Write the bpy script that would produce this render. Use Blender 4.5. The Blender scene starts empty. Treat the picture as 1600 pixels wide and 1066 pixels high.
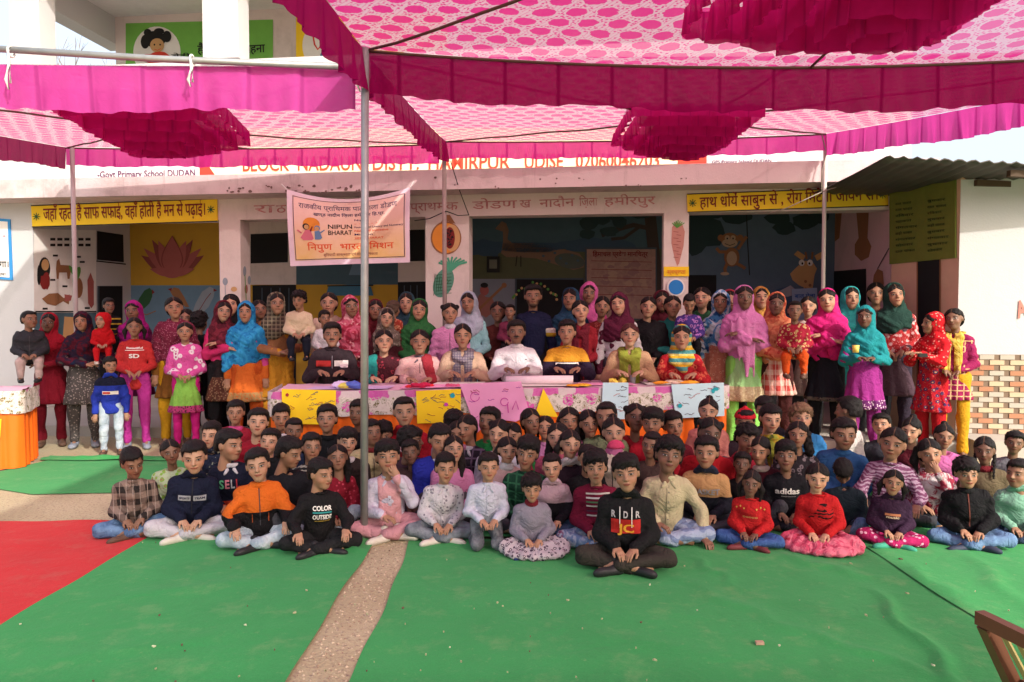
import bpy, math, random
import numpy as np
from math import radians as RAD, sin, cos, pi
sc = bpy.context.scene
COL = sc.collection
# ---------------------------------------------------------------- camera, sky, sun, exposure
CH, FPX, HOR = 1.43, 1150.0, 490.0
PITCH = math.atan((533 - HOR) / FPX)
cam = bpy.data.cameras.new('camera'); camo = bpy.data.objects.new('camera', cam); COL.objects.link(camo)
cam.sensor_width = 36; cam.lens = FPX / 1600 * 36; cam.clip_end = 2000; cam.clip_start = 0.05
camo.location = (0, 0, CH); camo.rotation_euler = (pi / 2 - PITCH, 0, 0)
sc.camera = camo
SUN = np.array([-0.95, 1.25, -1.0])            # direction the light travels
sun_dir = -SUN / np.linalg.norm(SUN)
ELEV = math.asin(sun_dir[2]); AZ = math.atan2(sun_dir[0], sun_dir[1])
world = bpy.data.worlds.new('World'); sc.world = world; world.use_nodes = True
wn = world.node_tree; bg = wn.nodes['Background']
sky = wn.nodes.new('ShaderNodeTexSky'); sky.sky_type = 'NISHITA'; sky.sun_disc = False
sky.sun_elevation = ELEV; sky.sun_rotation = AZ; sky.air_density = 1.0; sky.dust_density = 7.0; sky.ozone_density = 1.0
hz = wn.nodes.new('ShaderNodeMix'); hz.data_type = 'RGBA'; hz.inputs[0].default_value = .38; hz.inputs[7].default_value = (5.2, 5.5, 6.0, 1)   # thin bright haze over the whole sky
wn.links.new(sky.outputs[0], hz.inputs[6]); wn.links.new(hz.outputs[2], bg.inputs[0]); bg.inputs[1].default_value = 0.15
sl = bpy.data.lights.new('sun', 'SUN'); sl.energy = 2.0; sl.angle = RAD(1.2); sl.color = (1.0, 0.95, 0.87)
so = bpy.data.objects.new('sun', sl); COL.objects.link(so)
from mathutils import Vector, Matrix, Euler
so.rotation_euler = Vector(-sun_dir).to_track_quat('-Z', 'Y').to_euler()
sc.view_settings.view_transform = 'Standard'; sc.view_settings.look = 'None'
sc.view_settings.exposure = 1.08; sc.view_settings.gamma = 1.0
sc.cycles.use_denoising = True
sc.cycles.max_bounces = 8; sc.cycles.diffuse_bounces = 4; sc.cycles.transparent_max_bounces = 16
try: sc.cycles.sample_clamp_indirect = 6
except Exception: pass
rng = random.Random(7)

# ---------------------------------------------------------------- generic helpers
def tag(o, label=None, cat=None, group=None, kind=None):
    if label: o['label'] = label
    if cat: o['category'] = cat
    if group: o['group'] = group
    if kind: o['kind'] = kind
    return o
def empty(name, loc, label=None, cat=None, group=None):
    o = bpy.data.objects.new(name, None); COL.objects.link(o); o.location = loc
    o.empty_display_size = 0.1
    return tag(o, label, cat, group)
def link(name, me, parent=None):
    o = bpy.data.objects.new(name, me); COL.objects.link(o)
    if parent is not None: o.parent = parent
    return o
def mk(name, V, F, mats, parent=None, mi=None, smooth=False, rel=True):
    """world coordinates unless rel False"""
    V = np.asarray(V, float)
    if parent is not None and rel:
        V = V - np.array(parent_world(parent))
    me = bpy.data.meshes.new(name); me.from_pydata(V.tolist(), [], F)
    if not isinstance(mats, (list, tuple)): mats = [mats]
    for m in mats: me.materials.append(m)
    if mi is not None: me.polygons.foreach_set('material_index', mi)
    if smooth: me.polygons.foreach_set('use_smooth', [True] * len(F))
    me.update()
    return link(name, me, parent)
def parent_world(p):
    v = Vector((0, 0, 0))
    while p is not None:
        v += p.location; p = p.parent
    return v
class MB:
    def __init__(s): s.V = []; s.F = []; s.M = []
    def add(s, V, F, m=0):
        n = len(s.V); s.V += [tuple(v) for v in V]; s.F += [tuple(i + n for i in f) for f in F]; s.M += [m] * len(F); return s
    def box(s, lo, hi, m=0, T=None):
        x0, y0, z0 = lo; x1, y1, z1 = hi
        V = [(x0,y0,z0),(x1,y0,z0),(x1,y1,z0),(x0,y1,z0),(x0,y0,z1),(x1,y0,z1),(x1,y1,z1),(x0,y1,z1)]
        if T: V = [T(v) for v in V]
        return s.add(V, [(0,3,2,1),(4,5,6,7),(0,1,5,4),(1,2,6,5),(2,3,7,6),(3,0,4,7)], m)
    def tube(s, pts, r, n=8, m=0, cap=True):
        pts = [Vector(p) for p in pts]; base = len(s.V); rs = r if isinstance(r, (list, tuple)) else [r] * len(pts)
        V = []
        for i, p in enumerate(pts):
            d = (pts[min(i + 1, len(pts) - 1)] - pts[max(i - 1, 0)]).normalized()
            a = d.cross(Vector((0, 0, 1)));
            if a.length < 1e-3: a = Vector((1, 0, 0))
            a.normalize(); b = d.cross(a)
            for k in range(n):
                t = 2 * pi * k / n; V.append(p + (a * cos(t) + b * sin(t)) * rs[i])
        F = [(i*n+k, i*n+(k+1)%n, (i+1)*n+(k+1)%n, (i+1)*n+k) for i in range(len(pts)-1) for k in range(n)]
        if cap: F += [tuple(range(n))[::-1], tuple((len(pts)-1)*n + k for k in range(n))]
        return s.add(V, F, m)
    def build(s, name, mats, parent=None, smooth=False, rel=True):
        return mk(name, s.V, s.F, mats, parent, s.M, smooth, rel)
# pixel rays -> real 3-D points on real planes
Fv = np.array([0, cos(PITCH), -sin(PITCH)]); Uv = np.array([0, sin(PITCH), cos(PITCH)]); Rv = np.array([1.0, 0, 0]); C0 = np.array([0, 0, CH])
def ray(px, py): return Fv + Rv * ((px - 800) / FPX) + Uv * ((533 - py) / FPX)
def hit(px, py, P, N):
    r = ray(px, py); t = np.dot(np.array(P) - C0, N) / np.dot(r, N); return C0 + r * t
def G(px, py, z=0.0): return hit(px, py, (0, 0, z), (0, 0, 1.0))
def atY(px, py, Y): return hit(px, py, (0, Y, 0), (0, 1.0, 0))
# facade frame
FO = np.array([-5.165, 9.9, 0.0]); FU = np.array([0.9931, -0.1168, 0.0]); FB = np.array([0.1168, 0.9931, 0.0])
def W(u, y, z): return FO + FU * u + FB * y + np.array([0, 0, z])
def FT(v): return tuple(W(*v))
def FP(px, py, off=0.0):
    p = hit(px, py, FO + FB * off, FB); q = p - FO; return float(np.dot(q, FU)), float(p[2])
def U(px, off=0.0, py=400): return FP(px, py, off)[0]
def plane(off): return (FO + FB * off, -FB)

# ---------------------------------------------------------------- node material helpers
class NT:
    def __init__(s, name):
        s.m = bpy.data.materials.new(name); s.m.use_nodes = True; s.t = s.m.node_tree; s.n = s.t.nodes
        s.b = s.n['Principled BSDF']; s.b.inputs['Specular IOR Level'].default_value = 0.25
    def new(s, k, **kw):
        n = s.n.new(k)
        for a, v in kw.items(): setattr(n, a, v)
        return n
    def put(s, i, v):
        if v is None: return
        if hasattr(v, 'links') or isinstance(v, bpy.types.NodeSocket): s.t.links.new(v, i)
        else:
            try: i.default_value = v
            except Exception: i.default_value = tuple(v) + (1,) if len(v) == 3 else v
    def M(s, op, a, b=None, c=None, clamp=False):
        n = s.new('ShaderNodeMath', operation=op); n.use_clamp = clamp
        s.put(n.inputs[0], a)
        if b is not None: s.put(n.inputs[1], b)
        if c is not None: s.put(n.inputs[2], c)
        return n.outputs[0]
    def V(s, op, a, b=None, c=None):
        n = s.new('ShaderNodeVectorMath', operation=op); s.put(n.inputs[0], a)
        if b is not None: s.put(n.inputs[1], b)
        if op == 'SCALE': s.put(n.inputs[3], c)
        return n.outputs[1] if op in ('LENGTH', 'DOT_PRODUCT', 'DISTANCE') else n.outputs[0]
    def mix(s, f, a, b, blend='MIX'):
        n = s.new('ShaderNodeMix', data_type='RGBA', blend_type=blend)
        s.put(n.inputs[0], f); s.put(n.inputs[6], col(a)); s.put(n.inputs[7], col(b)); return n.outputs[2]
    def sep(s, v):
        n = s.new('ShaderNodeSeparateXYZ'); s.put(n.inputs[0], v); return n.outputs
    def comb(s, x, y, z):
        n = s.new('ShaderNodeCombineXYZ'); s.put(n.inputs[0], x); s.put(n.inputs[1], y); s.put(n.inputs[2], z); return n.outputs[0]
    def noise(s, scale, v=None, detail=3, rough=.6, dist=0):
        n = s.new('ShaderNodeTexNoise'); n.inputs['Scale'].default_value = scale; n.inputs['Detail'].default_value = detail
        n.inputs['Roughness'].default_value = rough; n.inputs['Distortion'].default_value = dist
        s.put(n.inputs['Vector'], v if v is not None else s.obj()); return n.outputs[0]
    def vor(s, scale, v=None, feat='F1', out=0):
        n = s.new('ShaderNodeTexVoronoi', feature=feat); n.inputs['Scale'].default_value = scale
        s.put(n.inputs['Vector'], v if v is not None else s.obj()); return n.outputs[out]
    def obj(s):
        if not hasattr(s, '_tc'): s._tc = s.new('ShaderNodeTexCoord')
        return s._tc.outputs['Object']
    def step(s, v, a, b):   # smoothstep a..b
        n = s.new('ShaderNodeMapRange', interpolation_type='SMOOTHSTEP'); s.put(n.inputs[0], v)
        n.inputs[1].default_value = a; n.inputs[2].default_value = b; return n.outputs[0]
    def bump(s, h, st=.3, d=.01):
        n = s.new('ShaderNodeBump'); n.inputs['Strength'].default_value = st; n.inputs['Distance'].default_value = d
        s.put(n.inputs['Height'], h); s.t.links.new(n.outputs[0], s.b.inputs['Normal']); return n.outputs[0]
    def color(s, v): s.put(s.b.inputs['Base Color'], col(v))
    def rough(s, v): s.put(s.b.inputs['Roughness'], v)
def col(c):
    if isinstance(c, (tuple, list)): return tuple(c) + (1,) if len(c) == 3 else tuple(c)
    return c
MC = {}
def plain(name, c, rough=.7, var=.12, scale=6, bump=.0, bs=60, dirt=None, metal=0):
    key = ('plain', name, tuple(c), rough)
    if key in MC: return MC[key]
    t = NT(name); a = t.noise(scale); f = t.M('MULTIPLY_ADD', a, 2 * var, 1 - var)
    cc = t.mix(1.0, c, t.comb(f, f, f), 'MULTIPLY')
    if dirt: cc = t.mix(t.M('MULTIPLY', t.step(t.noise(dirt[1], detail=6, rough=.7), .45, .75), dirt[2]), cc, dirt[0])
    t.color(cc); t.rough(rough); t.b.inputs['Metallic'].default_value = metal
    if bump: t.bump(t.noise(bs, detail=4), bump, .01)
    MC[key] = t.m; return t.m
# -------- cloth
def cloth(kind, c1, c2=(1, 1, 1), c3=(0, 0, 0), s=1.0, rough=.85):
    key = ('cloth', kind, c1, c2, c3, s)
    if key in MC: return MC[key]
    t = NT('cloth_' + kind); P = t.obj(); x, y, z = t.sep(P)[:3]
    base = c1
    wob = t.noise(9 * s, P, 2)
    if kind == 'knit':
        w = t.M('SINE', t.M('MULTIPLY', x, 900)); base = t.mix(t.M('MULTIPLY', t.step(w, -1, 1), .25), c1, tuple(v * .6 for v in c1))
    elif kind == 'stripe':   # horizontal stripes c1/c2/c3
        zz = t.M('FRACT', t.M('MULTIPLY', z, 14 * s)); base = t.mix(t.M('GREATER_THAN', zz, .72), t.mix(t.M('LESS_THAN', zz, .25), c1, c3), c2)
    elif kind == 'plaid':
        a = t.M('GREATER_THAN', t.M('FRACT', t.M('MULTIPLY', t.M('ADD', x, t.M('MULTIPLY', y, .7)), 11 * s)), .5)
        b = t.M('GREATER_THAN', t.M('FRACT', t.M('MULTIPLY', z, 11 * s)), .5)
        base = t.mix(t.M('MULTIPLY', t.M('ADD', a, b), .5), c1, c2); l = t.M('GREATER_THAN', t.M('FRACT', t.M('MULTIPLY', x, 22 * s)), .88); base = t.mix(t.M('MULTIPLY', l, .6), base, c3)
    elif kind == 'dots':
        d = t.vor(26 * s); base = t.mix(t.step(d, .33, .26), c1, c2)
    elif kind == 'floral':
        d = t.vor(22 * s, t.V('ADD', P, t.V('SCALE', t.comb(wob, wob, wob), None, .03))); e = t.vor(60 * s)
        base = t.mix(t.step(d, .42, .36), c1, c2); base = t.mix(t.step(d, .2, .14), base, c3); base = t.mix(t.M('MULTIPLY', t.step(e, .25, .15), .7), base, c3)
    elif kind == 'zebra':
        w = t.M('SINE', t.M('ADD', t.M('MULTIPLY', z, 230 * s), t.M('MULTIPLY', t.noise(14 * s, P, 2), 16))); base = t.mix(t.step(w, -.1, .25), c1, c2)
    elif kind == 'denim':
        n2 = t.noise(7, P, 4); base = t.mix(t.step(n2, .35, .7), c1, c2)
    elif kind == 'tie':
        n2 = t.noise(7 * s, P, 3, dist=2.0); base = t.mix(t.step(n2, .45, .55), c1, c2); base = t.mix(t.step(t.noise(12 * s, P, 2), .6, .66), base, c3)
    elif kind == 'vband':     # vertical-coordinate gradient bands c1 low, c2 mid, c3 high (object z in s)
        base = t.mix(t.M('GREATER_THAN', z, s), c1, c2)
    elif kind == 'border':    # plain with border band at hem: s = z level
        b1 = t.M('LESS_THAN', z, s); e = t.vor(45); base = t.mix(b1, c1, t.mix(t.step(e, .4, .3), c2, c3))
    elif kind == 'yoke':      # c2 above z = s, c1 below
        base = t.mix(t.M('GREATER_THAN', z, s), c1, c2)
    elif kind == 'check':
        a = t.M('GREATER_THAN', t.M('FRACT', t.M('MULTIPLY', x, 18 * s)), .8); b = t.M('GREATER_THAN', t.M('FRACT', t.M('MULTIPLY', z, 18 * s)), .8)
        base = t.mix(t.M('MAXIMUM', a, b), c1, c2)
    f = t.M('MULTIPLY_ADD', wob, .3, .85)
    fine = t.noise(140, P, 2)
    f = t.M('MULTIPLY', f, t.M('MULTIPLY_ADD', fine, .24, .88))
    t.color(t.mix(1.0, base, t.comb(f, f, f), 'MULTIPLY')); t.rough(rough)
    t.b.inputs['Specular IOR Level'].default_value = .15
    cr = t.M('ABSOLUTE', t.M('SUBTRACT', t.noise(8, P, 2, .5, 1.6), .5)); cr2 = t.M('ABSOLUTE', t.M('SUBTRACT', t.noise(17, P, 2, .5, 1.0), .5)); h = t.M('ADD', t.M('ADD', t.M('MULTIPLY', t.M('MINIMUM', cr, .12), 5.0), t.M('MULTIPLY', t.M('MINIMUM', cr2, .12), 2.0)), t.M('MULTIPLY', fine, .10))
    t.bump(h, .5, .014)
    MC[key] = t.m; return t.m
def skin_mat(mous=False, beard=False):
    key = ('skin', mous, beard)
    if key in MC: return MC[key]
    t = NT('skin'); at = t.new('ShaderNodeAttribute', attribute_name='hp'); x, y, z = t.sep(at.outputs['Vector'])[:3]
    oi = t.new('ShaderNodeObjectInfo'); rnd = oi.outputs['Random']; ax = t.M('ABSOLUTE', x)
    front = t.M('MULTIPLY', t.M('LESS_THAN', y, -.028), t.M('GREATER_THAN', z, -.2))
    def el(X, cx, cz, rx, rz, soft=.25, Z=None, tilt=0):
        zz = Z if Z is not None else z
        dx = t.M('SUBTRACT', X, cx); dz = t.M('SUBTRACT', zz, cz)
        if tilt: dz = t.M('SUBTRACT', dz, t.M('MULTIPLY', dx, tilt))
        a = t.M('DIVIDE', dx, rx); b = t.M('DIVIDE', dz, rz)
        r = t.M('ADD', t.M('MULTIPLY', a, a), t.M('MULTIPLY', b, b))
        return t.M('MULTIPLY', t.step(r, 1 + soft, 1 - soft), front)
    n = t.noise(30, at.outputs['Vector'], 3); n2 = t.noise(8, at.outputs['Vector'], 2)
    f = t.M('MULTIPLY_ADD', n2, .3, .85)
    c = t.mix(1.0, oi.outputs['Color'], t.comb(f, f, f), 'MULTIPLY')
    red = t.mix(1.0, oi.outputs['Color'], (1.15, .72, .66), 'MULTIPLY')
    dark = t.mix(1.0, oi.outputs['Color'], (.52, .42, .38), 'MULTIPLY')
    c = t.mix(t.M('MULTIPLY', el(ax, .036, -.028, .022, .022, .9), .35), c, red)
    c = t.mix(t.M('MULTIPLY', el(ax, .029, .004, .021, .0145, .7), .5), c, dark)           # eye-socket shade painted into the skin colour
    lips = t.mix(1.0, oi.outputs['Color'], (.72, .36, .34), 'MULTIPLY')
    r2 = t.M('FRACT', t.M('MULTIPLY', rnd, 7.31)); r3 = t.M('FRACT', t.M('MULTIPLY', rnd, 13.7)); zm = t.M('SUBTRACT', z, t.M('MULTIPLY', t.M('MULTIPLY', t.M('SUBTRACT', r2, .35), 13), t.M('MULTIPLY', x, x)))
    mw = t.M('MULTIPLY_ADD', r3, .008, .0175)
    c = t.mix(el(x, 0, -.0475, mw, t.M('MULTIPLY_ADD', r2, .003, .0062), .3, Z=zm), c, lips)
    c = t.mix(t.M('MULTIPLY', el(x, 0, -.0470, t.M('MULTIPLY', mw, .9), .0014, .6, Z=zm), .8), c, (.03, .012, .01))
    c = t.mix(t.M('MULTIPLY', el(ax, .0075, -.0265, .0045, .0025, .5), .85), c, (.03, .013, .01))
    bz = t.M('MULTIPLY_ADD', t.M('ABSOLUTE', t.M('SUBTRACT', ax, .030)), -.22, .0)          # brow arc
    c = t.mix(t.M('MULTIPLY', el(ax, .031, .0250, .0200, .0044, .5, Z=t.M('SUBTRACT', z, bz)), .95), c, (.018, .011, .009))
    c = t.mix(el(ax, .0292, .0066, .0150, t.M('MULTIPLY_ADD', r3, .0022, .0052), .2, tilt=.12), c, (.016, .009, .008))
    c = t.mix(el(ax, .0292, .0056, .0125, t.M('MULTIPLY_ADD', r3, .0022, .0028), .25, tilt=.12), c, (.34, .30, .27))
    c = t.mix(el(ax, .0292, .0062, .0060, .0054, .25), c, (.012, .007, .005))
    if mous:
        c = t.mix(t.M('MULTIPLY', el(x, 0, -.0345, .025, .0075, .4), .95), c, (.015, .011, .01))
    if beard:
        m = t.M('MULTIPLY', t.step(z, -.02, -.04), t.step(t.M('ABSOLUTE', x), .02, .045)); m = t.M('MAXIMUM', m, el(x, 0, -.082, .04, .018, .5))
        c = t.mix(t.M('MULTIPLY', t.M('MULTIPLY', m, front), .8), c, (.02, .015, .012))
    # scalp under the hair
    c = t.mix(t.M('MULTIPLY', t.step(t.M('ADD', z, t.M('MULTIPLY', y, .55)), .035, .05), t.M('GREATER_THAN', z, -.19)), c, (.02, .015, .012))
    t.color(c); t.rough(.52); t.b.inputs['Specular IOR Level'].default_value = .35
    t.b.inputs['Subsurface Weight'].default_value = 0
    t.bump(n, .12, .004)
    MC[key] = t.m; return t.m
def hair_mat(c=(.006, .0045, .0045), part=False):
    key = ('hair', c, part)
    if key in MC: return MC[key]
    t = NT('hair'); P = t.obj(); x, y, z = t.sep(P)[:3]
    n = t.noise(1, t.comb(t.M('MULTIPLY', x, 420), t.M('MULTIPLY', y, 160), t.M('MULTIPLY', z, 60)), 3)
    hc_ = t.mix(t.step(n, .35, .75), c, tuple(v * 2.2 + .003 for v in c))
    if part: hc_ = t.mix(t.M('MULTIPLY', t.M('MULTIPLY', t.step(t.M('ABSOLUTE', x), .0032, .0016), t.M('LESS_THAN', y, .03)), .8), hc_, (.16, .085, .05))
    t.color(hc_); t.rough(.55); t.b.inputs['Specular IOR Level'].default_value = .18
    t.bump(n, .8, .006); MC[key] = t.m; return t.m

# ---------------------------------------------------------------- lettering
_txt = {}
def text_mesh(body, bold=0.0):
    k = (body, bold)
    if k in _txt: return _txt[k]
    cu = bpy.data.curves.new('lettering', 'FONT'); cu.body = body; cu.size = 1; cu.resolution_u = 3; cu.offset = bold
    o = bpy.data.objects.new('lettering', cu); COL.objects.link(o)
    dg = bpy.context.evaluated_depsgraph_get(); oe = o.evaluated_get(dg); me = oe.to_mesh()
    V = np.array([v.co[:] for v in me.vertices]) if len(me.vertices) else np.zeros((0, 3)); F = [tuple(p.vertices) for p in me.polygons]
    oe.to_mesh_clear(); bpy.data.objects.remove(o); bpy.data.curves.remove(cu)
    V[:, 0] -= V[:, 0].min(); _txt[k] = (V, F); return V, F
def text_on(mb, body, A, B, hgt, N, m=0, bold=.0, lift=.006, up=None):
    """lettering between 3-D points A and B (baseline), cap height hgt metres, on a plane with normal N"""
    V, F = text_mesh(body, bold); A = np.array(A); B = np.array(B); w = V[:, 0].max()
    d = (B - A); L = np.linalg.norm(d); d = d / L; N = np.array(N) / np.linalg.norm(N)
    upv = np.cross(N, d) if up is None else np.array(up)
    upv = upv / np.linalg.norm(upv)
    if upv[2] < 0: upv = -upv
    P = A + np.outer(V[:, 0] / w * L, d) + np.outer(V[:, 1] / .70 * hgt, upv) + N * lift
    mb.add(P, F, m)
def text_px(mb, body, a, b, hpx, pl, m=0, bold=.0, lift=.006):
    P, N = pl; A = hit(a[0], a[1], P, N); B = hit(b[0], b[1], P, N); T = hit(a[0], a[1] - hpx, P, N)
    text_on(mb, body, A, B, np.linalg.norm(T - A), N, m, bold, lift)
def poly_px(mb, pts, pl, m=0, lift=.004, thick=None):
    """a flat painted / board shape: pixel outline laid on a real plane"""
    P, N = pl; N = np.array(N, float) / np.linalg.norm(N)
    V = [hit(x, y, P, N) + N * lift for x, y in pts]; n = len(V)
    a = sum(np.cross(V[i], V[(i + 1) % n]) for i in range(n))
    idx = list(range(n))
    if np.dot(a, N) < 0: idx = idx[::-1]
    if thick is None:
        mb.add(V, [tuple(idx)], m)
    else:
        Bk = [v - N * thick for v in V]
        mb.add(V + Bk, [tuple(idx), tuple(i + n for i in idx[::-1])] + [(idx[i], idx[i] + n, idx[(i + 1) % n] + n, idx[(i + 1) % n]) for i in range(n)], m)
def ep(cx, cy, rx, ry, n=20, rot=0, a0=0, a1=360):
    r = RAD(rot); out = []
    for k in range(n if a1 - a0 >= 360 else n + 1):
        t = RAD(a0 + (a1 - a0) * k / n); x = rx * cos(t); y = ry * sin(t)
        out.append((cx + x * cos(r) - y * sin(r), cy + x * sin(r) + y * cos(r)))
    return out
def stroke(pts, w):
    """thin polygon along a pixel polyline"""
    L, R = [], []
    for i, p in enumerate(pts):
        a = pts[max(i - 1, 0)]; b = pts[min(i + 1, len(pts) - 1)]; dx, dy = b[0] - a[0], b[1] - a[1]; l = math.hypot(dx, dy) or 1
        nx, ny = -dy / l * w / 2, dx / l * w / 2; L.append((p[0] + nx, p[1] + ny)); R.append((p[0] - nx, p[1] - ny))
    return L + R[::-1]
def blobpix(cx, cy, rx, ry, seed, n=18, amp=.22):
    r = random.Random(seed); return [(cx + rx * cos(2*pi*k/n) * (1 + r.uniform(-amp, amp)), cy + ry * sin(2*pi*k/n) * (1 + r.uniform(-amp, amp))) for k in range(n)]
# ================================================================ THE SETTING
def ground_mat():
    t = NT('sandy_ground'); P = t.obj(); a = t.noise(.6, P, 5); b = t.noise(45, P, 4); v = t.vor(70)
    c = t.mix(t.step(a, .35, .65), (.38, .32, .19), (.48, .42, .27)); c = t.mix(t.step(b, .52, .7), c, (.25, .19, .14)); c = t.mix(t.M('MULTIPLY', t.step(v, .18, .1), .7), c, (.55, .5, .43))
    t.color(c); t.rough(.95); t.bump(t.M('ADD', b, t.M('MULTIPLY', v, .6)), .5, .012); return t.m
def sheet(name, mat, x0, x1, y0, y1, z, n=(60, 60), ridges=(), seed=1, wob=.02, amp=.004, kind='structure'):
    r = np.random.RandomState(seed); nx, ny = n
    X, Y = np.meshgrid(np.linspace(0, 1, nx), np.linspace(0, 1, ny), indexing='ij')
    ph = r.rand(8) * 6.28
    ex0 = wob * (np.sin(Y * 9 + ph[0]) + .5 * np.sin(Y * 31 + ph[1])); ex1 = wob * (np.sin(Y * 8 + ph[2]) + .5 * np.sin(Y * 27 + ph[3]))
    ey0 = wob * np.sin(X * 11 + ph[4]); ey1 = wob * (np.sin(X * 10 + ph[5]) + .5 * np.sin(X * 33 + ph[6]))
    WX = (x0 + ex0) * (1 - X) + (x1 + ex1) * X; WY = (y0 + ey0) * (1 - Y) + (y1 + ey1) * Y
    q = np.sin(WX * 3.1 + WY * 2.3 + ph[0]) * np.sin(WX * 1.7 - WY * 4.1 + ph[1]); q2 = np.sin(WX * 11 + 2 * np.sin(WY * 5 + ph[2])) * np.sin(WY * 7 + ph[3])
    Z = z + amp * (.6 + .6 * q + .3 * q2)
    for (ax, ay, bx, by, h, w) in ridges:
        dx, dy = bx - ax, by - ay; L2 = dx * dx + dy * dy; tt = np.clip(((WX - ax) * dx + (WY - ay) * dy) / L2, 0, 1)
        wig = .03 * np.sin(tt * 13 + ph[4]); d = np.hypot(WX - ax - tt * dx + wig, WY - ay - tt * dy); fade = np.sin(np.clip(tt, .02, .98) * pi) ** .5
        Z = Z + h * fade * np.exp(-(d / w) ** 2)
    Z = np.maximum(Z, z)
    V = np.stack([WX, WY, Z], -1).reshape(-1, 3); F = [(i*ny+j, (i+1)*ny+j, (i+1)*ny+j+1, i*ny+j+1) for i in range(nx-1) for j in range(ny-1)]
    o = mk(name, V, F, mat, None, None, True); return tag(o, kind=kind)
def carpet_mat(name, c, dirty):
    t = NT(name); P = t.obj(); a = t.noise(1.3, P, 4); b = t.noise(160, P, 3); d = t.noise(5, P, 5, .7)
    f = t.M('MULTIPLY', t.M('MULTIPLY_ADD', a, .35, .83), t.M('MULTIPLY_ADD', b, .5, .75))
    cc = t.mix(1.0, c, t.comb(f, f, f), 'MULTIPLY'); cc = t.mix(t.M('MULTIPLY', t.step(d, .5, .74), .28), cc, dirty); dd = t.noise(22, P, 5, .75); cc = t.mix(t.M('MULTIPLY', t.step(dd, .58, .74), .3), cc, dirty)
    sp = t.noise(60, P, 1)
    cc = t.mix(t.M('MULTIPLY', t.step(t.noise(.9, P, 6, .75), .52, .72), .22), cc, tuple(v * .55 for v in c))
    t.color(cc); t.rough(.97); t.b.inputs['Specular IOR Level'].default_value = .05; t.b.inputs['Sheen Weight'].default_value = .08
    t.bump(t.M('ADD', t.M('MULTIPLY', t.noise(7, P, 4, dist=.8), 1.5), t.M('MULTIPLY', b, .25)), .4, .012); return t.m
tag(mk('ground', [(-120, -60, 0), (120, -60, 0), (120, 200, 0), (-120, 200, 0)], [(0, 1, 2, 3)], ground_mat()), kind='structure')
GREEN = carpet_mat('green_carpet', (.034, .275, .072), (.22, .34, .15)); RED = carpet_mat('red_carpet', (.50, .018, .022), (.35, .14, .10))
r = random.Random(31); SMALL = [(x_, y_, x_ + r.uniform(-.35, .35), y_ + r.uniform(-.25, .25), r.uniform(.002, .006), r.uniform(.015, .035)) for x_, y_ in [(r.uniform(-.5, 2.1), r.uniform(2.6, 4.4)) for _ in range(34)]]
R1 = [(x_ - 1.6 * (x_ - .8) / 1.3 - 1.6 - .8, y_, a_ - x_ + x_ - 1.6 * (x_ - .8) / 1.3 - 1.6 - .8, b_, h_, w_) for x_, y_, a_, b_, h_, w_ in SMALL[:0]] + [(-1.7, 4.6, -1.0, 4.2, .012, .05), (-2.1, 3.6, -1.2, 3.9, .008, .07), (-2.0, 2.9, -1.0, 3.3, .006, .05)]
R2 = SMALL + [(1.85, 3.75, 1.7, 2.6, .022, .028), (1.55, 4.3, 1.95, 3.9, .014, .05), (.9, 3.9, 1.3, 3.2, .010, .04), (1.25, 3.3, 1.75, 2.75, .016, .03), (0.2, 3.3, .9, 3.0, .006, .06), (1.05, 4.25, 1.2, 3.75, .014, .02)]
sheet('carpet_red', RED, -5.2, -2.315, 1.2, 5.0, .006, (60, 60), [(-2.9, 4.2, -2.5, 3.9, .012, .04), (-3.3, 4.5, -2.6, 4.5, .008, .05)], 3)
sheet('carpet_green', GREEN, -2.32, -.862, 1.0, 4.86, .012, (70, 110), R1 + [(-1.05, 4.75, -.92, 4.3, .03, .04)], 4, .012)
sheet('carpet_green', GREEN, -.63, 2.20, 1.0, 4.60, .006, (110, 120), R2, 5, .012)
sheet('carpet_green', GREEN, 2.16, 6.2, 1.0, 6.6, .014, (90, 110), [(2.7, 4.4, 2.4, 3.2, .02, .03), (3.2, 4.2, 2.9, 3.2, .012, .04), (2.25, 4.4, 2.2, 3.5, .016, .02)], 6, .014)
sheet('carpet_green', GREEN, -2.25, 2.18, 4.62, 6.7, .018, (80, 50), [(-1.2, 4.75, -.6, 4.68, .02, .03)], 7, .02)
gp = [(-60, 742), (0, 738), (85, 718), (125, 714), (190, 716), (310, 722), (330, 770), (140, 772), (50, 774), (0, 766), (-60, 760)]
mb = MB(); V = [G(x, y) + np.array([0, 0, .008]) for x, y in gp]; mb.add(V, [tuple(range(len(V)))])
tag(mb.build('carpet_green_scrap', [GREEN]), kind='structure')
sheet('carpet_fold', GREEN, -4.6, -3.3, 7.05, 7.25, .016, (40, 10), [(-4.4, 7.15, -3.4, 7.12, .035, .05)], 9, .02)
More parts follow.
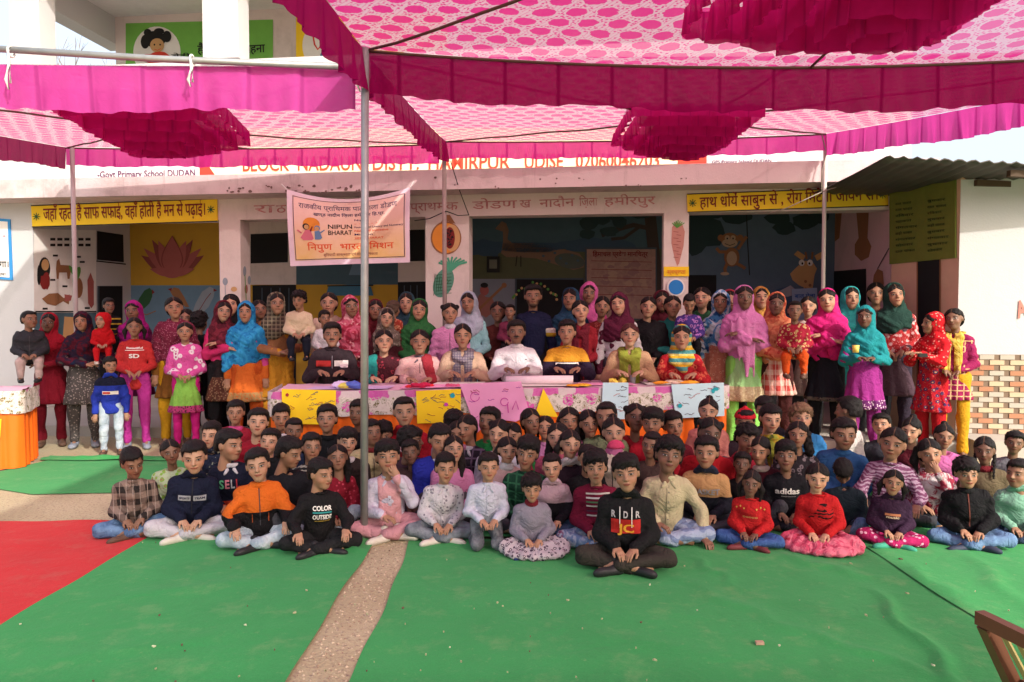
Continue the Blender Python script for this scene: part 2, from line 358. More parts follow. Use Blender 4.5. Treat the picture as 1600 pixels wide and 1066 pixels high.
# litter on the carpets
mb = MB(); r = random.Random(5)
for k in range(120):
    x = r.uniform(-3.4, 3.6); y = r.uniform(2.3, 4.5) if r.random() < .9 else r.uniform(4.5, 7.5)
    if r.random() < .35: x = -.2 + r.gauss(0, .7); y = r.uniform(2.7, 3.8)
    s = r.choice([.003, .004, .004, .006, .009]) * r.uniform(.7, 1.4); a = r.uniform(0, 6.28); z = .026
    V = [(x + s * cos(a + q) * (1 if i % 2 else .6), y + s * sin(a + q) * (1 if i % 2 else .6), z + r.uniform(0, .004)) for i, q in enumerate((0, 1.3, 2.5, 3.9, 5))]
    V2 = [(v[0], v[1], v[2] - .006) for v in V]; mb.add(V + V2, [(0,1,2,3,4)] + [(i, i+5, (i+1)%5+5, (i+1)%5) for i in range(5)], r.choice([0, 0, 0, 1, 2]))
st = MB()
for k in range(520):
    yy = r.uniform(2.4, 4.6); xx = r.uniform(-.86, -.63); s = r.uniform(.003, .009); V = [(xx + s * cos(a) * r.uniform(.6, 1), yy + s * sin(a) * r.uniform(.6, 1), 0) for a in (0, 1.6, 3.1, 4.6)]; st.add(V + [(xx, yy, s * .8)], [(0, 1, 4), (1, 2, 4), (2, 3, 4), (3, 0, 4)], r.choice((0, 0, 1)))
tag(st.build('gravel', [plain('grit', (.50, .40, .28)), plain('grit2', (.26, .18, .12))]), 'sandy grit on the bare strip between the green carpets', kind='stuff')
tag(mb.build('litter_crumbs', [plain('crumb', (.34, .36, .20)), plain('crumb2', (.12, .08, .05)), plain('crumb3', (.45, .5, .33))]), 'scattered crumbs, petals and bits of leaf on the carpets', kind='stuff')
mb = MB(); c = G(1187, 1003, .02); mb.box((c[0]-.017, c[1]-.010, .010), (c[0]+.017, c[1]+.010, .022)); tag(mb.build('stone_chip', [plain('chip', (.42, .28, .2), bump=.5)]), 'small tan broken brick chip lying alone on the green carpet', 'stone')

# ---------------------------------------------------------------- school building
def wallmat(name, c, dirt=(.30, .25, .22), amt=.35, stain=True):
    t = NT(name); P = t.obj(); x, y, z = t.sep(P)[:3]; a = t.noise(1.2, P, 6, .7); st = t.noise(1, t.comb(t.M('MULTIPLY', x, 7), t.M('MULTIPLY', y, 7), t.M('MULTIPLY', z, .9)), 5, .7)
    m = t.M('MULTIPLY', t.step(a, .48, .75), amt); cc = t.mix(m, c, dirt)
    if stain: cc = t.mix(t.M('MULTIPLY', t.step(st, .55, .75), amt * .8), cc, dirt)
    cc = t.mix(t.M('MULTIPLY', t.step(t.noise(28, P, 4, .8), .62, .72), .3), cc, dirt)
    t.color(cc); t.rough(.9); t.bump(t.M('ADD', t.noise(60, P, 4), t.M('MULTIPLY', t.noise(6, P, 3), 1.5)), .25, .01); return t.m
WALL = wallmat('wall_plaster', (.66, .57, .53)); WHITE = wallmat('wall_whitewash', (.52, .52, .52), (.5, .47, .42), .22); LEDGE = wallmat('ledge_plaster', (.62, .50, .50), (.20, .15, .13), .5)
PINKW = wallmat('wall_pink', (.60, .42, .44)); CONC = wallmat('concrete', (.42, .38, .33), (.26, .21, .17), .5, False)
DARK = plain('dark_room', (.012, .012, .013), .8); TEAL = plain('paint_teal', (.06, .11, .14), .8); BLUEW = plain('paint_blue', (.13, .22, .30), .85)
YEL = plain('paint_yellow', (.48, .28, .03), .8, .08); YELS = plain('sign_yellow', (.86, .58, .02), .6, .05); MAR = plain('paint_maroon', (.20, .02, .018), .7); REDP = plain('paint_red', (.62, .05, .03), .7)
BLK = plain('paint_black', (.012, .012, .012), .6); WH = plain('paint_white', (.74, .72, .68), .7); LOT = plain('lotus_paint', (.36, .10, .09), .8); LOT2 = plain('lotus_dark', (.24, .06, .055), .8)
GRN = plain('paint_green', (.10, .30, .06), .8); DGR = plain('paint_dark_green', (.03, .10, .04), .8); BRN = plain('paint_brown', (.28, .13, .06), .8); TAN = plain('paint_tan', (.55, .32, .14), .8); ORA = plain('paint_orange', (.70, .26, .04), .8)
BLU = plain('paint_blue2', (.02, .10, .38), .7); SKYB = plain('paint_sky', (.10, .15, .21), .85); CREAM = plain('sign_cream', (.90, .80, .50), .6, .03); PEACH = plain('peach_wall', (.62, .40, .28), .85); GREY = plain('bird_grey', (.26, .30, .34), .8); LIME = plain('board_lime', (.15, .18, .03), .7, .2); WOODG = plain('steel_door', (.05, .07, .09), .5)

SB = empty('school_building', tuple(W(6, 1, 0)), 'single storey school front with pink plaster verandah, painted pillars and an open upper floor', 'building')
def bx(name, u, y, z, mat, parent=None, n=1):
    mb = MB(); mb.box((u[0], y[0], z[0]), (u[1], y[1], z[1]), 0, FT); return mb.build(name, [mat], parent or SB)
uL, uP1a, uP1b, uP2a, uP2b, uP3a, uP3b, uR = U(52), U(343), U(376), U(665), U(733), U(1037), U(1076), U(1392)
uFar = U(-500); uEnd = uR + .9
ZF, ZL, ZS0, ZS1 = .12, 2.66, 2.93, 3.17
bx('wall', (uFar, uL), (0, 2.35), (0, ZS0), WHITE)
for a, b in ((uP1a, uP1b), (uP2a, uP2b), (uP3a, uP3b)):
    mb = MB(); mb.box((a, 0, ZF), (b, .26, ZL), 0, FT); mb.build('pillar', [WALL], SB)
bx('wall', (uR, uR + .25), (.0, 2.35), (ZF, ZS0), PINKW)
bx('beam', (uL, uR), (0, .26), (ZL, ZS0), WALL)
bx('roof_ledge', (uFar, uR + .35), (-.42, 0), (ZS0, ZS1), LEDGE)
bx('slab', (uFar, uR + .35), (0, 2.35), (ZS0, ZS1), LEDGE)
bx('back_wall', (uL, uR), (2.1, 2.35), (ZF, ZS0), WALL)
o = bx('plinth', (uFar, uR + .5), (-1.35, 2.1), (0, ZF), CONC)
ZT = FP(300, 97, .1)[1]
bx('parapet', (uFar, U(1425)), (.08, .24), (ZS1, ZT), WHITE)
# upper storey
ucl = [(U(24), U(70)), (U(322), U(377))]
for a, b in ucl: bx('pillar', (a, b), (.0, .30), (ZT, 6.4), WHITE)
uu = U(185, 2.1, 75)
bx('upper_back_wall', (uu - .05, U(1440)), (2.1, 2.3), (ZS1, 6.4), WALL)
bx('upper_ceiling', (uu - .35, U(1440)), (-.5, 2.4), (6.25, 6.4), plain('ceiling_white', (.75, .74, .72)))
bx('upper_end_beam', (uu - .35, uu - .05), (-.5, 2.4), (5.82, 6.25), WHITE)
bx('upper_floor', (uu - 3, U(1420)), (.24, 2.1), (ZS1, ZS1 + .03), CONC)
# painted boards and murals
pf = plane(0); pb = plane(2.1)
def mural(name, shapes, pl, mats, parent=SB, lift=.003, label=None, step=.0015):
    mb = MB()
    for i, (pts, m) in enumerate(shapes): poly_px(mb, pts, pl, m, lift + step * i)
    o = mb.build(name, mats, parent)
    if label: o['label'] = label
    return o
def rect(x0, y0, x1, y1): return [(x0, y0), (x1, y0), (x1, y1), (x0, y1)]
# yellow slogan boards
def slogan(corners, txt, a, b, h, star1, star2, label):
    mb = MB(); poly_px(mb, corners, pf, 0, .02, .018); poly_px(mb, stroke(corners[:2], 1.6), pf, 2, .0225); poly_px(mb, stroke(corners[2:], 1.6), pf, 2, .0225)
    o = mb.build('slogan_board', [YELS, MAR, BLK], SB); o['label'] = label
    t = MB(); text_px(t, txt, a, b, h, pf, 0, .012, .026); s = t.build('lettering', [MAR], o)
    st = MB()
    for (cx, cy) in (star1, star2):
        for k in range(4): poly_px(st, stroke([(cx + 6 * cos(k * pi / 4), cy + 6 * sin(k * pi / 4)), (cx - 6 * cos(k * pi / 4), cy - 6 * sin(k * pi / 4))], 1.3), pf, 0, .024 + .001 * k)
    st.build('star_emblem', [DGR], o)
slogan([(50, 322), (340, 311), (341, 346), (52, 355)], 'जहाँ रहती है साफ सफाई, वहाँ होती है मन से पढ़ाई।', (70, 344), (322, 336), 19, (59, 339), (331, 328), 'yellow board lettered in maroon over the lotus bay')
slogan([(1073, 304), (1386, 293), (1387, 322), (1074, 332)], 'हाथ धोयें साबुन से , रोग िमटेगा जीवन से।', (1093, 325), (1370, 312), 17, (1082, 318), (1378, 305), 'yellow board lettered in maroon over the monkey bay')
# faded pink title on the beam
mb = MB(); FADE = plain('faded_paint', (.44, .17, .17), .9, .6, 30, dirt=((.60, .50, .48), 14, .75))
for s, a, b in (('रा', (397, 333), (430, 332)), ('ठ', (432, 333), (448, 332)), ('प्रा', (641, 330), (668, 329)), ('थमक', (668, 329), (716, 328)), ('डोडण', (738, 327), (808, 325)), ('ख', (812, 325), (830, 324)), ('नादौन', (843, 324), (898, 322)), ('िज़ला', (905, 322), (934, 321)), ('हमीरपुर', (944, 321), (1024, 319))):
    mb = MB(); text_px(mb, s, a, b, 13, pf, 0, .010, .004); mb.build('faded_lettering', [FADE], SB)
# sign panels on the parapet
pp = plane(.08)
mural('sign_panel', [(rect(148, 205, 312, 281), 0), ([(149, 205), (150, 281)], 0)][:1], pp, [WH])
mb = MB(); text_px(mb, '-Govt Primary School DUDAN', (153, 278), (306, 275), 10, pp, 0, .02, .012); mb.build('lettering', [plain('ink_purple', (.12, .04, .10))], SB)
mural('sign_panel', [([(312, 200), (1104, 200), (1104, 268), (340, 279), (312, 279)], 0), ([(312, 200), (345, 200), (328, 262), (340, 279), (312, 279)], 1), ([(1062, 200), (1104, 200), (1104, 266), (1058, 266)], 1)], pp, [CREAM, REDP])
mb = MB()
SR = plain('sign_red', (.72, .06, .03), .6)
for s, a, b in (('BLOCK', (380, 268), (453, 267)), ('NADAUN', (466, 267), (566, 266)), ('DISTT.', (583, 266), (655, 265)), ('HAMIRPUR', (670, 265), (797, 264)), ('UDISE', (820, 263.5), (880, 263)), ('02060046203', (900, 263), (1030, 261))):
    mb = MB(); text_px(mb, s, a, b, 22, pp, 0, .012, .012); mb.build('lettering', [SR], SB)
mural('sign_panel', [(rect(1106, 205, 1214, 262), 0)], pp, [WH]); mb = MB(); text_px(mb, 'GPS Primary School DUDAN', (1112, 256), (1205, 254), 5, pp, 0, .02, .012); mb.build('lettering', [plain('ink_purple', (.12, .04, .10))], SB)
tag(mural('ledge_marks', [(blobpix(400 + r.uniform(-60, 180), 296 + r.uniform(-6, 5), r.uniform(1, 3.5), r.uniform(.8, 2.4), k, 9), 0) for k in range(34)] + [(blobpix(r.uniform(640, 1080), 283 + r.uniform(-8, 12), r.uniform(.8, 2.2), r.uniform(.7, 2), k + 50, 8), 0) for k in range(14)], plane(-.42), [plain('grime', (.16, .10, .09), .9)], step=.0001), kind='stuff')
# blue-bordered white board on the sunlit wall at the end
mb = MB(); poly_px(mb, [(-90, 335), (17, 343), (21, 438), (-90, 430)], pf, 1, .02, .018); poly_px(mb, [(-90, 339), (14, 347), (17, 434), (-90, 426)], pf, 0, .024)
o = mb.build('notice_board', [WH, plain('board_blue', (.04, .25, .55))], SB); mb = MB(); text_px(mb, 'होगा।', (-8, 418), (16, 418), 10, pf, 0, .012, .03); mb.build('lettering', [BLK], o)
mb = MB(); text_px(mb, '। +', (0, 372), (12, 372), 5, pf, 0, .0, .03); mb.build('lettering', [plain('ink_magenta', (.5, .05, .2))], o)
mb = MB(); text_px(mb, 'िशक्षा', (-12, 430), (12, 431), 4, pf, 0, .0, .03); mb.build('lettering', [BLK], o)

# -- first bay: side wall and back wall
psl = (FO + FU * uL, FU.copy())           # side wall face looks towards +u
uCor = uL
mural('side_mural', [([(53, 358), (150, 360), (150, 487), (53, 487)], 0)], psl, [WH], lift=.002)
S = []
skinp, clo = 1, 2
S += [(ep(69, 420, 9, 18, 18), 3), (ep(70, 414, 6, 9, 14), 1), (blobpix(70, 440, 8, 13, 3), 4), (ep(60, 430, 3, 16, 10), 3)]
S += [([(88, 408), (92, 404), (94, 414), (108, 415), (110, 425), (108, 436), (105, 436), (104, 426), (92, 426), (91, 436), (88, 436), (87, 420)], 2)]
S += [(ep(122, 450, 7, 16, 16), 2), (ep(119, 430, 5, 14, 12, 20), 5), (ep(113, 425, 3, 12, 10, -30), 5)]
S += [([(65, 467), (76, 459), (90, 458), (99, 466), (108, 460), (107, 476), (98, 471), (86, 478), (73, 475)], 2), ([(100, 460), (112, 462), (110, 470), (101, 471)], 6)]
S += [([(136, 438), (141, 426), (146, 440), (146, 476), (142, 482), (137, 474)], 6)]
S += [(stroke([(55, 487), (150, 487)], 2), 3)]
for k in range(12): S.append((rect(78 + (k % 6) * 11, 372 + (k // 6) * 9, 86 + (k % 6) * 11, 376 + (k // 6) * 9), 3))
for (a, b) in ((82, 398), (118, 400), (124, 408), (78, 436), (97, 446), (66, 481), (132, 480)): S.append((rect(a, b, a + 8, b + 3), 3))
S += [([(53, 489), (150, 489), (150, 560), (53, 560)], 7), ([(100, 495), (140, 497), (140, 560), (95, 560)], 8)]
SM = [WH, TAN, BRN, BLK, MAR, GRN, LOT, TEAL, TAN]
for nm_, i0, i1 in (('woman_painting', 0, 4), ('goat_painting', 4, 5), ('fruit_painting', 5, 8), ('fish_painting', 8, 9), ('fin_painting', 9, 10), ('carrot_painting', 10, 11), ('painted_line', 11, 12)): mural(nm_, S[i0:i1], psl, SM, lift=.005 + .0002 * i0)
for k_ in range(12, 31): mural('caption_mark', [S[k_]], psl, SM, lift=.005)
mural('painted_panel', S[31:], psl, SM, lift=.005)
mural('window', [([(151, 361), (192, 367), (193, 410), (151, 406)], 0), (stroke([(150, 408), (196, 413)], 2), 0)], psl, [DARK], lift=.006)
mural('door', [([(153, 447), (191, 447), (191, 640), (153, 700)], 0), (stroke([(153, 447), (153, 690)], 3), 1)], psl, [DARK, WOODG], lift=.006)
mb = MB(); mural('painted_wall', [(rect(196, 340, 352, 446), 0), (rect(190, 446, 352, 640), 1)], pb, [YEL, BLUEW], lift=.002)
L = []
def petal(px_, py_, a, ln, w): # petal from base point
    a = RAD(a); dx, dy = sin(a), -cos(a); nx, ny = cos(a), sin(a); out = []
    for k in range(17):
        t = k / 16; ww = w * math.sin(pi * t ** .75) * (1 - .12 * t); out.append((px_ + dx * ln * t + nx * ww, py_ + dy * ln * t + ny * ww))
    for k in range(16, -1, -1):
        t = k / 16; ww = w * math.sin(pi * t ** .75) * (1 - .12 * t); out.append((px_ + dx * ln * t - nx * ww, py_ + dy * ln * t - ny * ww))
    return out
bxp, byp = 270, 430
for a, ln, w, m in ((-58, 58, 10, 1), (58, 58, 10, 1), (-47, 62, 9, 0), (47, 62, 9, 0), (-30, 64, 10, 1), (30, 64, 10, 1), (-22, 58, 11, 0), (22, 58, 11, 0)): L.append((petal(bxp, byp, a, ln, w), m))
L += [(petal(bxp, byp, 0, 62, 18), 1), (petal(bxp, byp - 1, 0, 59, 16), 0), (petal(bxp, byp - 2, -78, 36, 7), 0), (petal(bxp, byp - 2, 78, 36, 7), 0), (ep(bxp, byp - 4, 15, 9), 0)]
mural('lotus_mural', L, pb, [LOT, LOT2], lift=.006, label='large dark pink lotus flower on a yellow wall')
bd = [([(212, 480), (218, 466), (226, 454), (234, 450), (239, 455), (238, 464), (234, 474), (226, 482), (219, 484), (208, 494), (205, 494)], 0), ([(238, 452), (242, 457), (238, 460)], 1), (stroke([(214, 488), (230, 492), (244, 486)], 1.5), 2), ([(266, 455), (272, 449), (280, 451), (288, 464), (296, 480), (290, 480), (280, 470), (270, 462)], 3), ([(262, 452), (269, 450), (268, 455)], 1), ([(300, 492), (306, 474), (316, 456), (328, 448), (336, 452), (334, 464), (326, 480), (314, 492), (304, 498)], 4), ([(334, 451), (340, 454), (334, 456)], 1)]
bm_ = [DGR, MAR, BRN, BRN, GREY]
mural('parrot_painting', bd[0:3], pb, bm_, lift=.006); mural('sparrow_painting', bd[3:5], pb, bm_, lift=.006); mural('pigeon_painting', bd[5:7] + [(stroke([(310, 488), (322, 468), (330, 458)], 1), 1)], pb, bm_, lift=.006)
# pillar paintings
mural('flower_mural', [(ep(352, 440, 4, 6), 0), (ep(357, 468, 6, 5, 10), 1), (stroke([(352, 446), (353, 470)], 1), 0), (ep(366, 452, 5, 4, 10), 1)], pf, [GREY, TAN])
psp = (FO + FU * uP1b, FU.copy())
mural('flower_mural', [(ep(382, 424, 2.5, 8), 0), (ep(389, 438, 2.5, 7), 0), (ep(384, 452, 2.5, 7), 1), (stroke([(382, 430), (384, 470)], 1), 2)], psp, [GREY, LOT, GRN])
pg = [([(695, 336), (688, 350), (700, 346), (712, 350), (703, 336)], 0), (ep(697, 372, 24, 26, 28), 0), (ep(697, 372, 21.5, 23.5, 28), 1), (ep(706, 372, 13, 21, 22), 2), (ep(703, 372, 8, 17, 20), 3)]
r = random.Random(3)
for k in range(26): pg.append((ep(703 + r.uniform(-5, 5), 372 + r.uniform(-13, 13), 1.3, 1.3, 6), 4))
mural('pomegranate_mural', pg, pf, [BRN, ORA, TAN, MAR, BLK], label='halved pomegranate painted on the pillar')
pa = [(ep(693, 442, 15, 24, 24, 22), 0)]
for k in range(9):
    a = RAD(-75 + k * 18); pa.append((stroke([(704, 424), (706 + 12 * sin(a) , 416 - 8 * cos(a)), (708 + 26 * sin(a) * .9, 410 - 9 * cos(a) + abs(sin(a)) * 3)], 3), 1))
for k in range(7):
    pa.append((stroke([(680 + k * 4, 428 + k * 1.5), (678 + k * 3.4, 462 - k * 3)], .8), 2)); pa.append((stroke([(681, 430 + k * 5), (706, 428 + k * 5)], .8), 2))
mural('pineapple_mural', pa, pf, [plain('pine_teal', (.10, .28, .20)), plain('pine_leaf', (.07, .33, .20)), DGR], label='teal pineapple painted on the pillar', step=.0006)
ca = [([(1050, 355), (1056, 348), (1066, 350), (1070, 362), (1068, 385), (1061, 412), (1058, 416), (1054, 404), (1049, 380)], 0)]
for k in range(7): ca.append((stroke([(1058, 356), (1050 + k * 3.2, 344 + abs(k - 3) * 1.5)], 1.4), 1))
for k in range(9): ca.append((stroke([(1052 + (k % 2) * 5, 362 + k * 5), (1060 + (k % 2) * 4, 363 + k * 5)], .8), 2))
ca += [(ep(1052, 470, 1, 1), 2)]
mural('carrot_leaf_mural', ca[1:8], pf, [GRN, GRN, LOT2], lift=.006); mural('carrot_mural', ca[:1] + ca[8:-1], pf, [plain('carrot_pink', (.48, .22, .18)), GRN, LOT2], label='pale orange carrot painted on the pillar', step=.0006)
mb = MB(); poly_px(mb, [(1037, 417), (1076, 417), (1076, 432), (1037, 432)], pf, 0, .02, .015); text_px(mb, 'स्वच्छता', (1042, 428), (1071, 428), 6, pf, 1, .02, .026); mb.build('plaque', [YELS, ORA], SB)
mb = MB(); poly_px(mb, ep(1056, 449, 14, 14, 28), pf, 0, .02, .015); poly_px(mb, ep(1056, 449, 11.5, 11.5, 28), pf, 1, .024); mb.build('round_sign', [WH, plain('sign_blue', (.02, .20, .55), .5)], SB)
mural('flag_paint', [([(1044, 462), (1060, 464), (1056, 478), (1042, 474)], 0)], pf, [YELS])
# -- second bay
mural('painted_wall', [(rect(378, 350, 680, 445), 0), (rect(463, 382, 622, 445), 1), (rect(378, 445, 680, 600), 3)], pb, [WALL, TEAL, DARK, YEL], lift=.002)
for c in ([(392, 366), (450, 364), (450, 410), (392, 412)], [(620, 360), (664, 359), (664, 408), (620, 409)]):
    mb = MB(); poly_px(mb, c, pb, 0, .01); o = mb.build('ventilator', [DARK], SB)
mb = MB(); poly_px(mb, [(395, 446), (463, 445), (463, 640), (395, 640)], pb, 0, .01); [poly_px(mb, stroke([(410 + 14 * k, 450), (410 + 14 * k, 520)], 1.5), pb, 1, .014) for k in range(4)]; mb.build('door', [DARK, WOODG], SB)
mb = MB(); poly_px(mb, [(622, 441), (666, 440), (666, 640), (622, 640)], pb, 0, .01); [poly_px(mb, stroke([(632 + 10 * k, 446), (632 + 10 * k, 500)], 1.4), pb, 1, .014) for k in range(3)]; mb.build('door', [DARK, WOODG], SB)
mural('shelf_paint', [([(514, 447), (560, 444), (580, 448), (584, 462), (510, 462)], 0), (stroke([(512, 447), (584, 446)], 2), 1)], pb, [plain('steel_blue', (.05, .16, .24)), BLK], lift=.02)
mural('painted_wall', [([(545, 430), (561, 384), (575, 430)], 0)], pb, [BLUEW], lift=.006)
# -- third bay: peacock
mural('painted_wall', [(rect(725, 325, 1050, 389), 0), (rect(725, 389, 1050, 600), 1), (blobpix(760, 388, 30, 14, 4), 2), (blobpix(930, 384, 60, 12, 5), 2), (blobpix(830, 386, 60, 8, 6), 2)], pb, [TEAL, plain('field', (.09, .10, .05)), plain('hills', (.04, .08, .13))], lift=.002)
PK = [([(776, 355), (784, 346), (791, 349), (795, 360), (793, 374), (800, 380), (832, 380), (860, 384), (905, 396), (914, 408), (912, 418), (896, 422), (870, 414), (838, 404), (812, 402), (792, 402), (783, 396), (786, 378), (786, 362), (774, 358)], 0), (ep(890, 408, 24, 12, 16, 8), 1)]
PK += [(stroke([(808, 400), (806, 416)], 1.4), 2), (stroke([(814, 400), (814, 417)], 1.4), 2)] + [(ep(840 + k * 9, 392 + (k % 3) * 7 + k * 1.2, 2.4, 2, 8), 3) for k in range(8)]
mural('peacock_mural', PK, pb, [plain('peacock', (.20, .12, .08)), plain('peacock2', (.08, .10, .08)), BLK, TEAL], lift=.008, label='peacock with a long spotted tail')
TR = [(stroke([(1030, 480), (1022, 400), (1016, 340), (1012, 320)], 18), 0), (stroke([(1018, 358), (990, 352), (960, 360), (940, 368)], 7), 0), (stroke([(1000, 354), (975, 372), (955, 374)], 5), 0)]
for k, (x, y, a, b) in enumerate(((920, 350, 14, 10), (938, 342, 16, 10), (952, 362, 14, 8), (918, 366, 12, 8), (968, 348, 12, 9), (1000, 330, 20, 12), (960, 336, 16, 8))): TR.append((blobpix(x, y, a, b, k, 14, .15), 1))
mural('tree_mural', TR, pb, [plain('mtrunk', (.05, .035, .03)), plain('mleaf', (.02, .045, .05))], lift=.012, step=.0006)
MAPC = plain('map_paper', (.36, .22, .18), .8, .35, 20)
mb = MB(); poly_px(mb, rect(914, 387, 1026, 500), pb, 2, .03, .02); poly_px(mb, rect(917, 390, 1024, 498), pb, 0, .032); text_px(mb, 'िहमाचल प्रदेश मानिचत्र', (926, 401), (1012, 401), 7, pb, 1, .02, .04)
for k in range(26): poly_px(mb, blobpix(r.uniform(930, 1012), r.uniform(412, 480), r.uniform(3, 9), r.uniform(3, 7), k, 9, .4), pb, 3 if k % 2 else 4, .034 + .0002 * k)
for k in range(5): poly_px(mb, stroke([(924, 408 + 13 * k), (1018, 410 + 13 * k)], .8), pb, 1, .042)
o = mb.build('wall_map', [MAPC, MAR, WOODG, plain('map_a', (.42, .28, .2)), plain('map_b', (.3, .17, .16))], SB)
mb = MB(); poly_px(mb, rect(761, 401, 781, 426), pb, 0, .03, .02); poly_px(mb, rect(765, 406, 777, 420), pb, 1, .033); mb.build('picture_frame', [BLK, plain('pic', (.15, .16, .12))], SB)
mural('painted_wall', [(rect(735, 436, 808, 600), 0)], pb, [plain('lilac_wall', (.20, .22, .26))], lift=.009)
mural('veena_player_mural', [(ep(757, 454, 7, 8), 0), (blobpix(757, 478, 15, 18, 2), 1), (stroke([(748, 484), (788, 446)], 4), 2), (ep(788, 446, 4, 4), 2), (ep(746, 486, 6, 6), 2), (ep(757, 446, 6, 4), 3)], pb, [LOT, plain('sari', (.3, .12, .10)), BRN, BLK], lift=.012, label='seated figure playing a long-necked instrument')
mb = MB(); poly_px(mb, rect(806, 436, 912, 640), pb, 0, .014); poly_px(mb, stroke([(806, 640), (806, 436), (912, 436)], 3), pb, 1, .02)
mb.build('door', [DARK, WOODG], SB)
mb = MB()
for k in range(18): a = k / 17 * pi; poly_px(mb, ep(836 + 34 * cos(a) , 452 - 10 * sin(a) + r.uniform(-3, 3) + 14 * abs(cos(a)), 2.2, 2.2, 7), pb, k % 2, .03 + .0005 * k)
mb.build('door_garland', [TAN, GRN], SB)
# -- fourth bay: monkey and giraffe
mural('painted_wall', [(rect(1066, 318, 1310, 600), 0), ([(1180, 470), (1215, 452), (1235, 446), (1260, 462), (1310, 466), (1310, 600), (1130, 600), (1130, 480)], 1), ([(1208, 460), (1235, 446), (1250, 458), (1230, 464)], 2)], pb, [SKYB, plain('mblue', (.05, .09, .17)), plain('msnow', (.4, .36, .4))], lift=.002)
TL = [(blobpix(x, y, a, b, k + 9, 14, .15), 0) for k, (x, y, a, b) in enumerate(((1090, 345, 26, 22), (1110, 365, 22, 22), (1085, 375, 18, 24), (1150, 338, 26, 12), (1215, 340, 20, 12), (1226, 356, 18, 11), (1258, 346, 20, 12), (1280, 338, 16, 12), (1095, 330, 40, 14)))] + [(stroke([(1166, 330), (1168, 380), (1171, 430)], 1.6), 1)]
mural('tree_mural', TL, pb, [plain('mleaf', (.02, .045, .05)), BLK], lift=.005, step=.0006)
mk_ = [(ep(1140, 375, 14, 11), 0), (ep(1126, 372, 5, 5), 0), (ep(1156, 372, 5, 5), 0), (ep(1140, 380, 12, 7), 1), (ep(1136, 372, 4, 4), 1), (ep(1145, 372, 4, 4), 1), (ep(1136, 373, 1.3, 1.6, 8), 2), (ep(1145, 373, 1.3, 1.6, 8), 2), (stroke([(1132, 381), (1140, 384), (1148, 381)], 1), 2), (ep(1143, 402, 12, 15), 0), (ep(1143, 404, 8, 11), 1), (stroke([(1134, 394), (1124, 394), (1119, 388)], 5), 0), (stroke([(1152, 390), (1160, 378), (1166, 370)], 5), 0), (stroke([(1136, 412), (1132, 420), (1133, 426)], 5), 0), (stroke([(1150, 412), (1158, 416), (1164, 420)], 5), 0), (ep(1132, 428, 7, 2.5), 1)]
mural('monkey_mural', mk_, pb, [BRN, plain('monkey_face', (.46, .33, .22)), BLK], lift=.018, label='brown monkey hanging from a vine', step=.0006)
gi = [([(1242, 420), (1255, 408), (1268, 408), (1276, 420), (1268, 440), (1262, 452), (1248, 446), (1238, 438), (1234, 428)], 0), ([(1258, 430), (1272, 430), (1266, 476), (1252, 476)], 0), ([(1246, 392), (1258, 400), (1254, 408), (1240, 398)], 0), ([(1286, 392), (1272, 400), (1276, 408), (1290, 400)], 0), (stroke([(1260, 405), (1258, 394)], 3), 2), (stroke([(1268, 405), (1269, 394)], 3), 2), (ep(1252, 411, 4.5, 5), 1), (ep(1265, 411, 4.5, 5), 1), (ep(1253, 412, 1.5, 2, 8), 3), (ep(1264, 412, 1.5, 2, 8), 3)] + [(ep(1258 + (k % 2) * 7, 440 + k * 6, 2.5, 2.5, 7), 2) for k in range(6)]
mural('giraffe_mural', gi, pb, [TAN, WH, BRN, BLK], lift=.018, label='giraffe head with big eyes', step=.0006)
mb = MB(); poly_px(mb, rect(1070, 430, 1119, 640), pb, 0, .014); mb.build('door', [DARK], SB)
psr = (FO + FU * uR, -FU.copy())
mural('trunk_mural', [([(1302, 330), (1316, 330), (1312, 372), (1302, 380)], 0)], psr, [BRN], lift=.004)
mural('arm_mural', [([(1338, 326), (1358, 326), (1356, 372), (1362, 385), (1358, 402), (1346, 408), (1336, 398), (1336, 382), (1342, 372)], 0)], psr, [BRN], lift=.004)
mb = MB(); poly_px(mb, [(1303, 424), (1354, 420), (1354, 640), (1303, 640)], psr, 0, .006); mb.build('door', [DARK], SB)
mural('fan_paint', [([(1366, 430), (1372, 420), (1380, 424), (1382, 444), (1376, 452), (1364, 446)], 0), (stroke([(1372, 420), (1390, 388)], 1.2), 1)], psr, [BRN, BLK], lift=.006)
mb = MB(); poly_px(mb, [(1236, 452), (1275, 450), (1277, 520), (1238, 520)], pb, 0, .05, .01); text_px(mb, 'बाल मेला', (1240, 466), (1272, 465), 6, pb, 1, .02, .06)
mb.build('small_banner', [plain('ban', (.35, .45, .62)), BLU], SB)
# upper floor painted signs
pu = plane(2.1)
mb = MB(); poly_px(mb, [(197, 37), (427, 31), (427, 110), (197, 110)], pu, 0, .01); poly_px(mb, ep(246, 82, 37, 40, 30), pu, 1, .014)
hair = [(ep(243, 62, 17, 13), 2), (ep(228, 66, 7, 11), 2), (ep(262, 58, 7, 9), 2), (ep(232, 52, 6, 6), 2), (ep(250, 50, 8, 5), 2), (ep(247, 72, 11, 11), 3), (ep(243, 71, 1.3, 1.6, 8), 2), (ep(252, 71, 1.3, 1.6, 8), 2), (stroke([(243, 78), (248, 80), (253, 77)], 1), 4), (blobpix(247, 92, 22, 9, 3), 4)]
for i, (p, m) in enumerate(hair): poly_px(mb, p, pu, m, .018 + .002 * i)
text_px(mb, 'है', (309, 84), (321, 84), 13, pu, 2, .015, .02); text_px(mb, 'गहना', (383, 84), (415, 82), 13, pu, 2, .015, .02); text_px(mb, 'बेटी', (270, 92), (300, 92), 6, pu, 2, .015, .045)
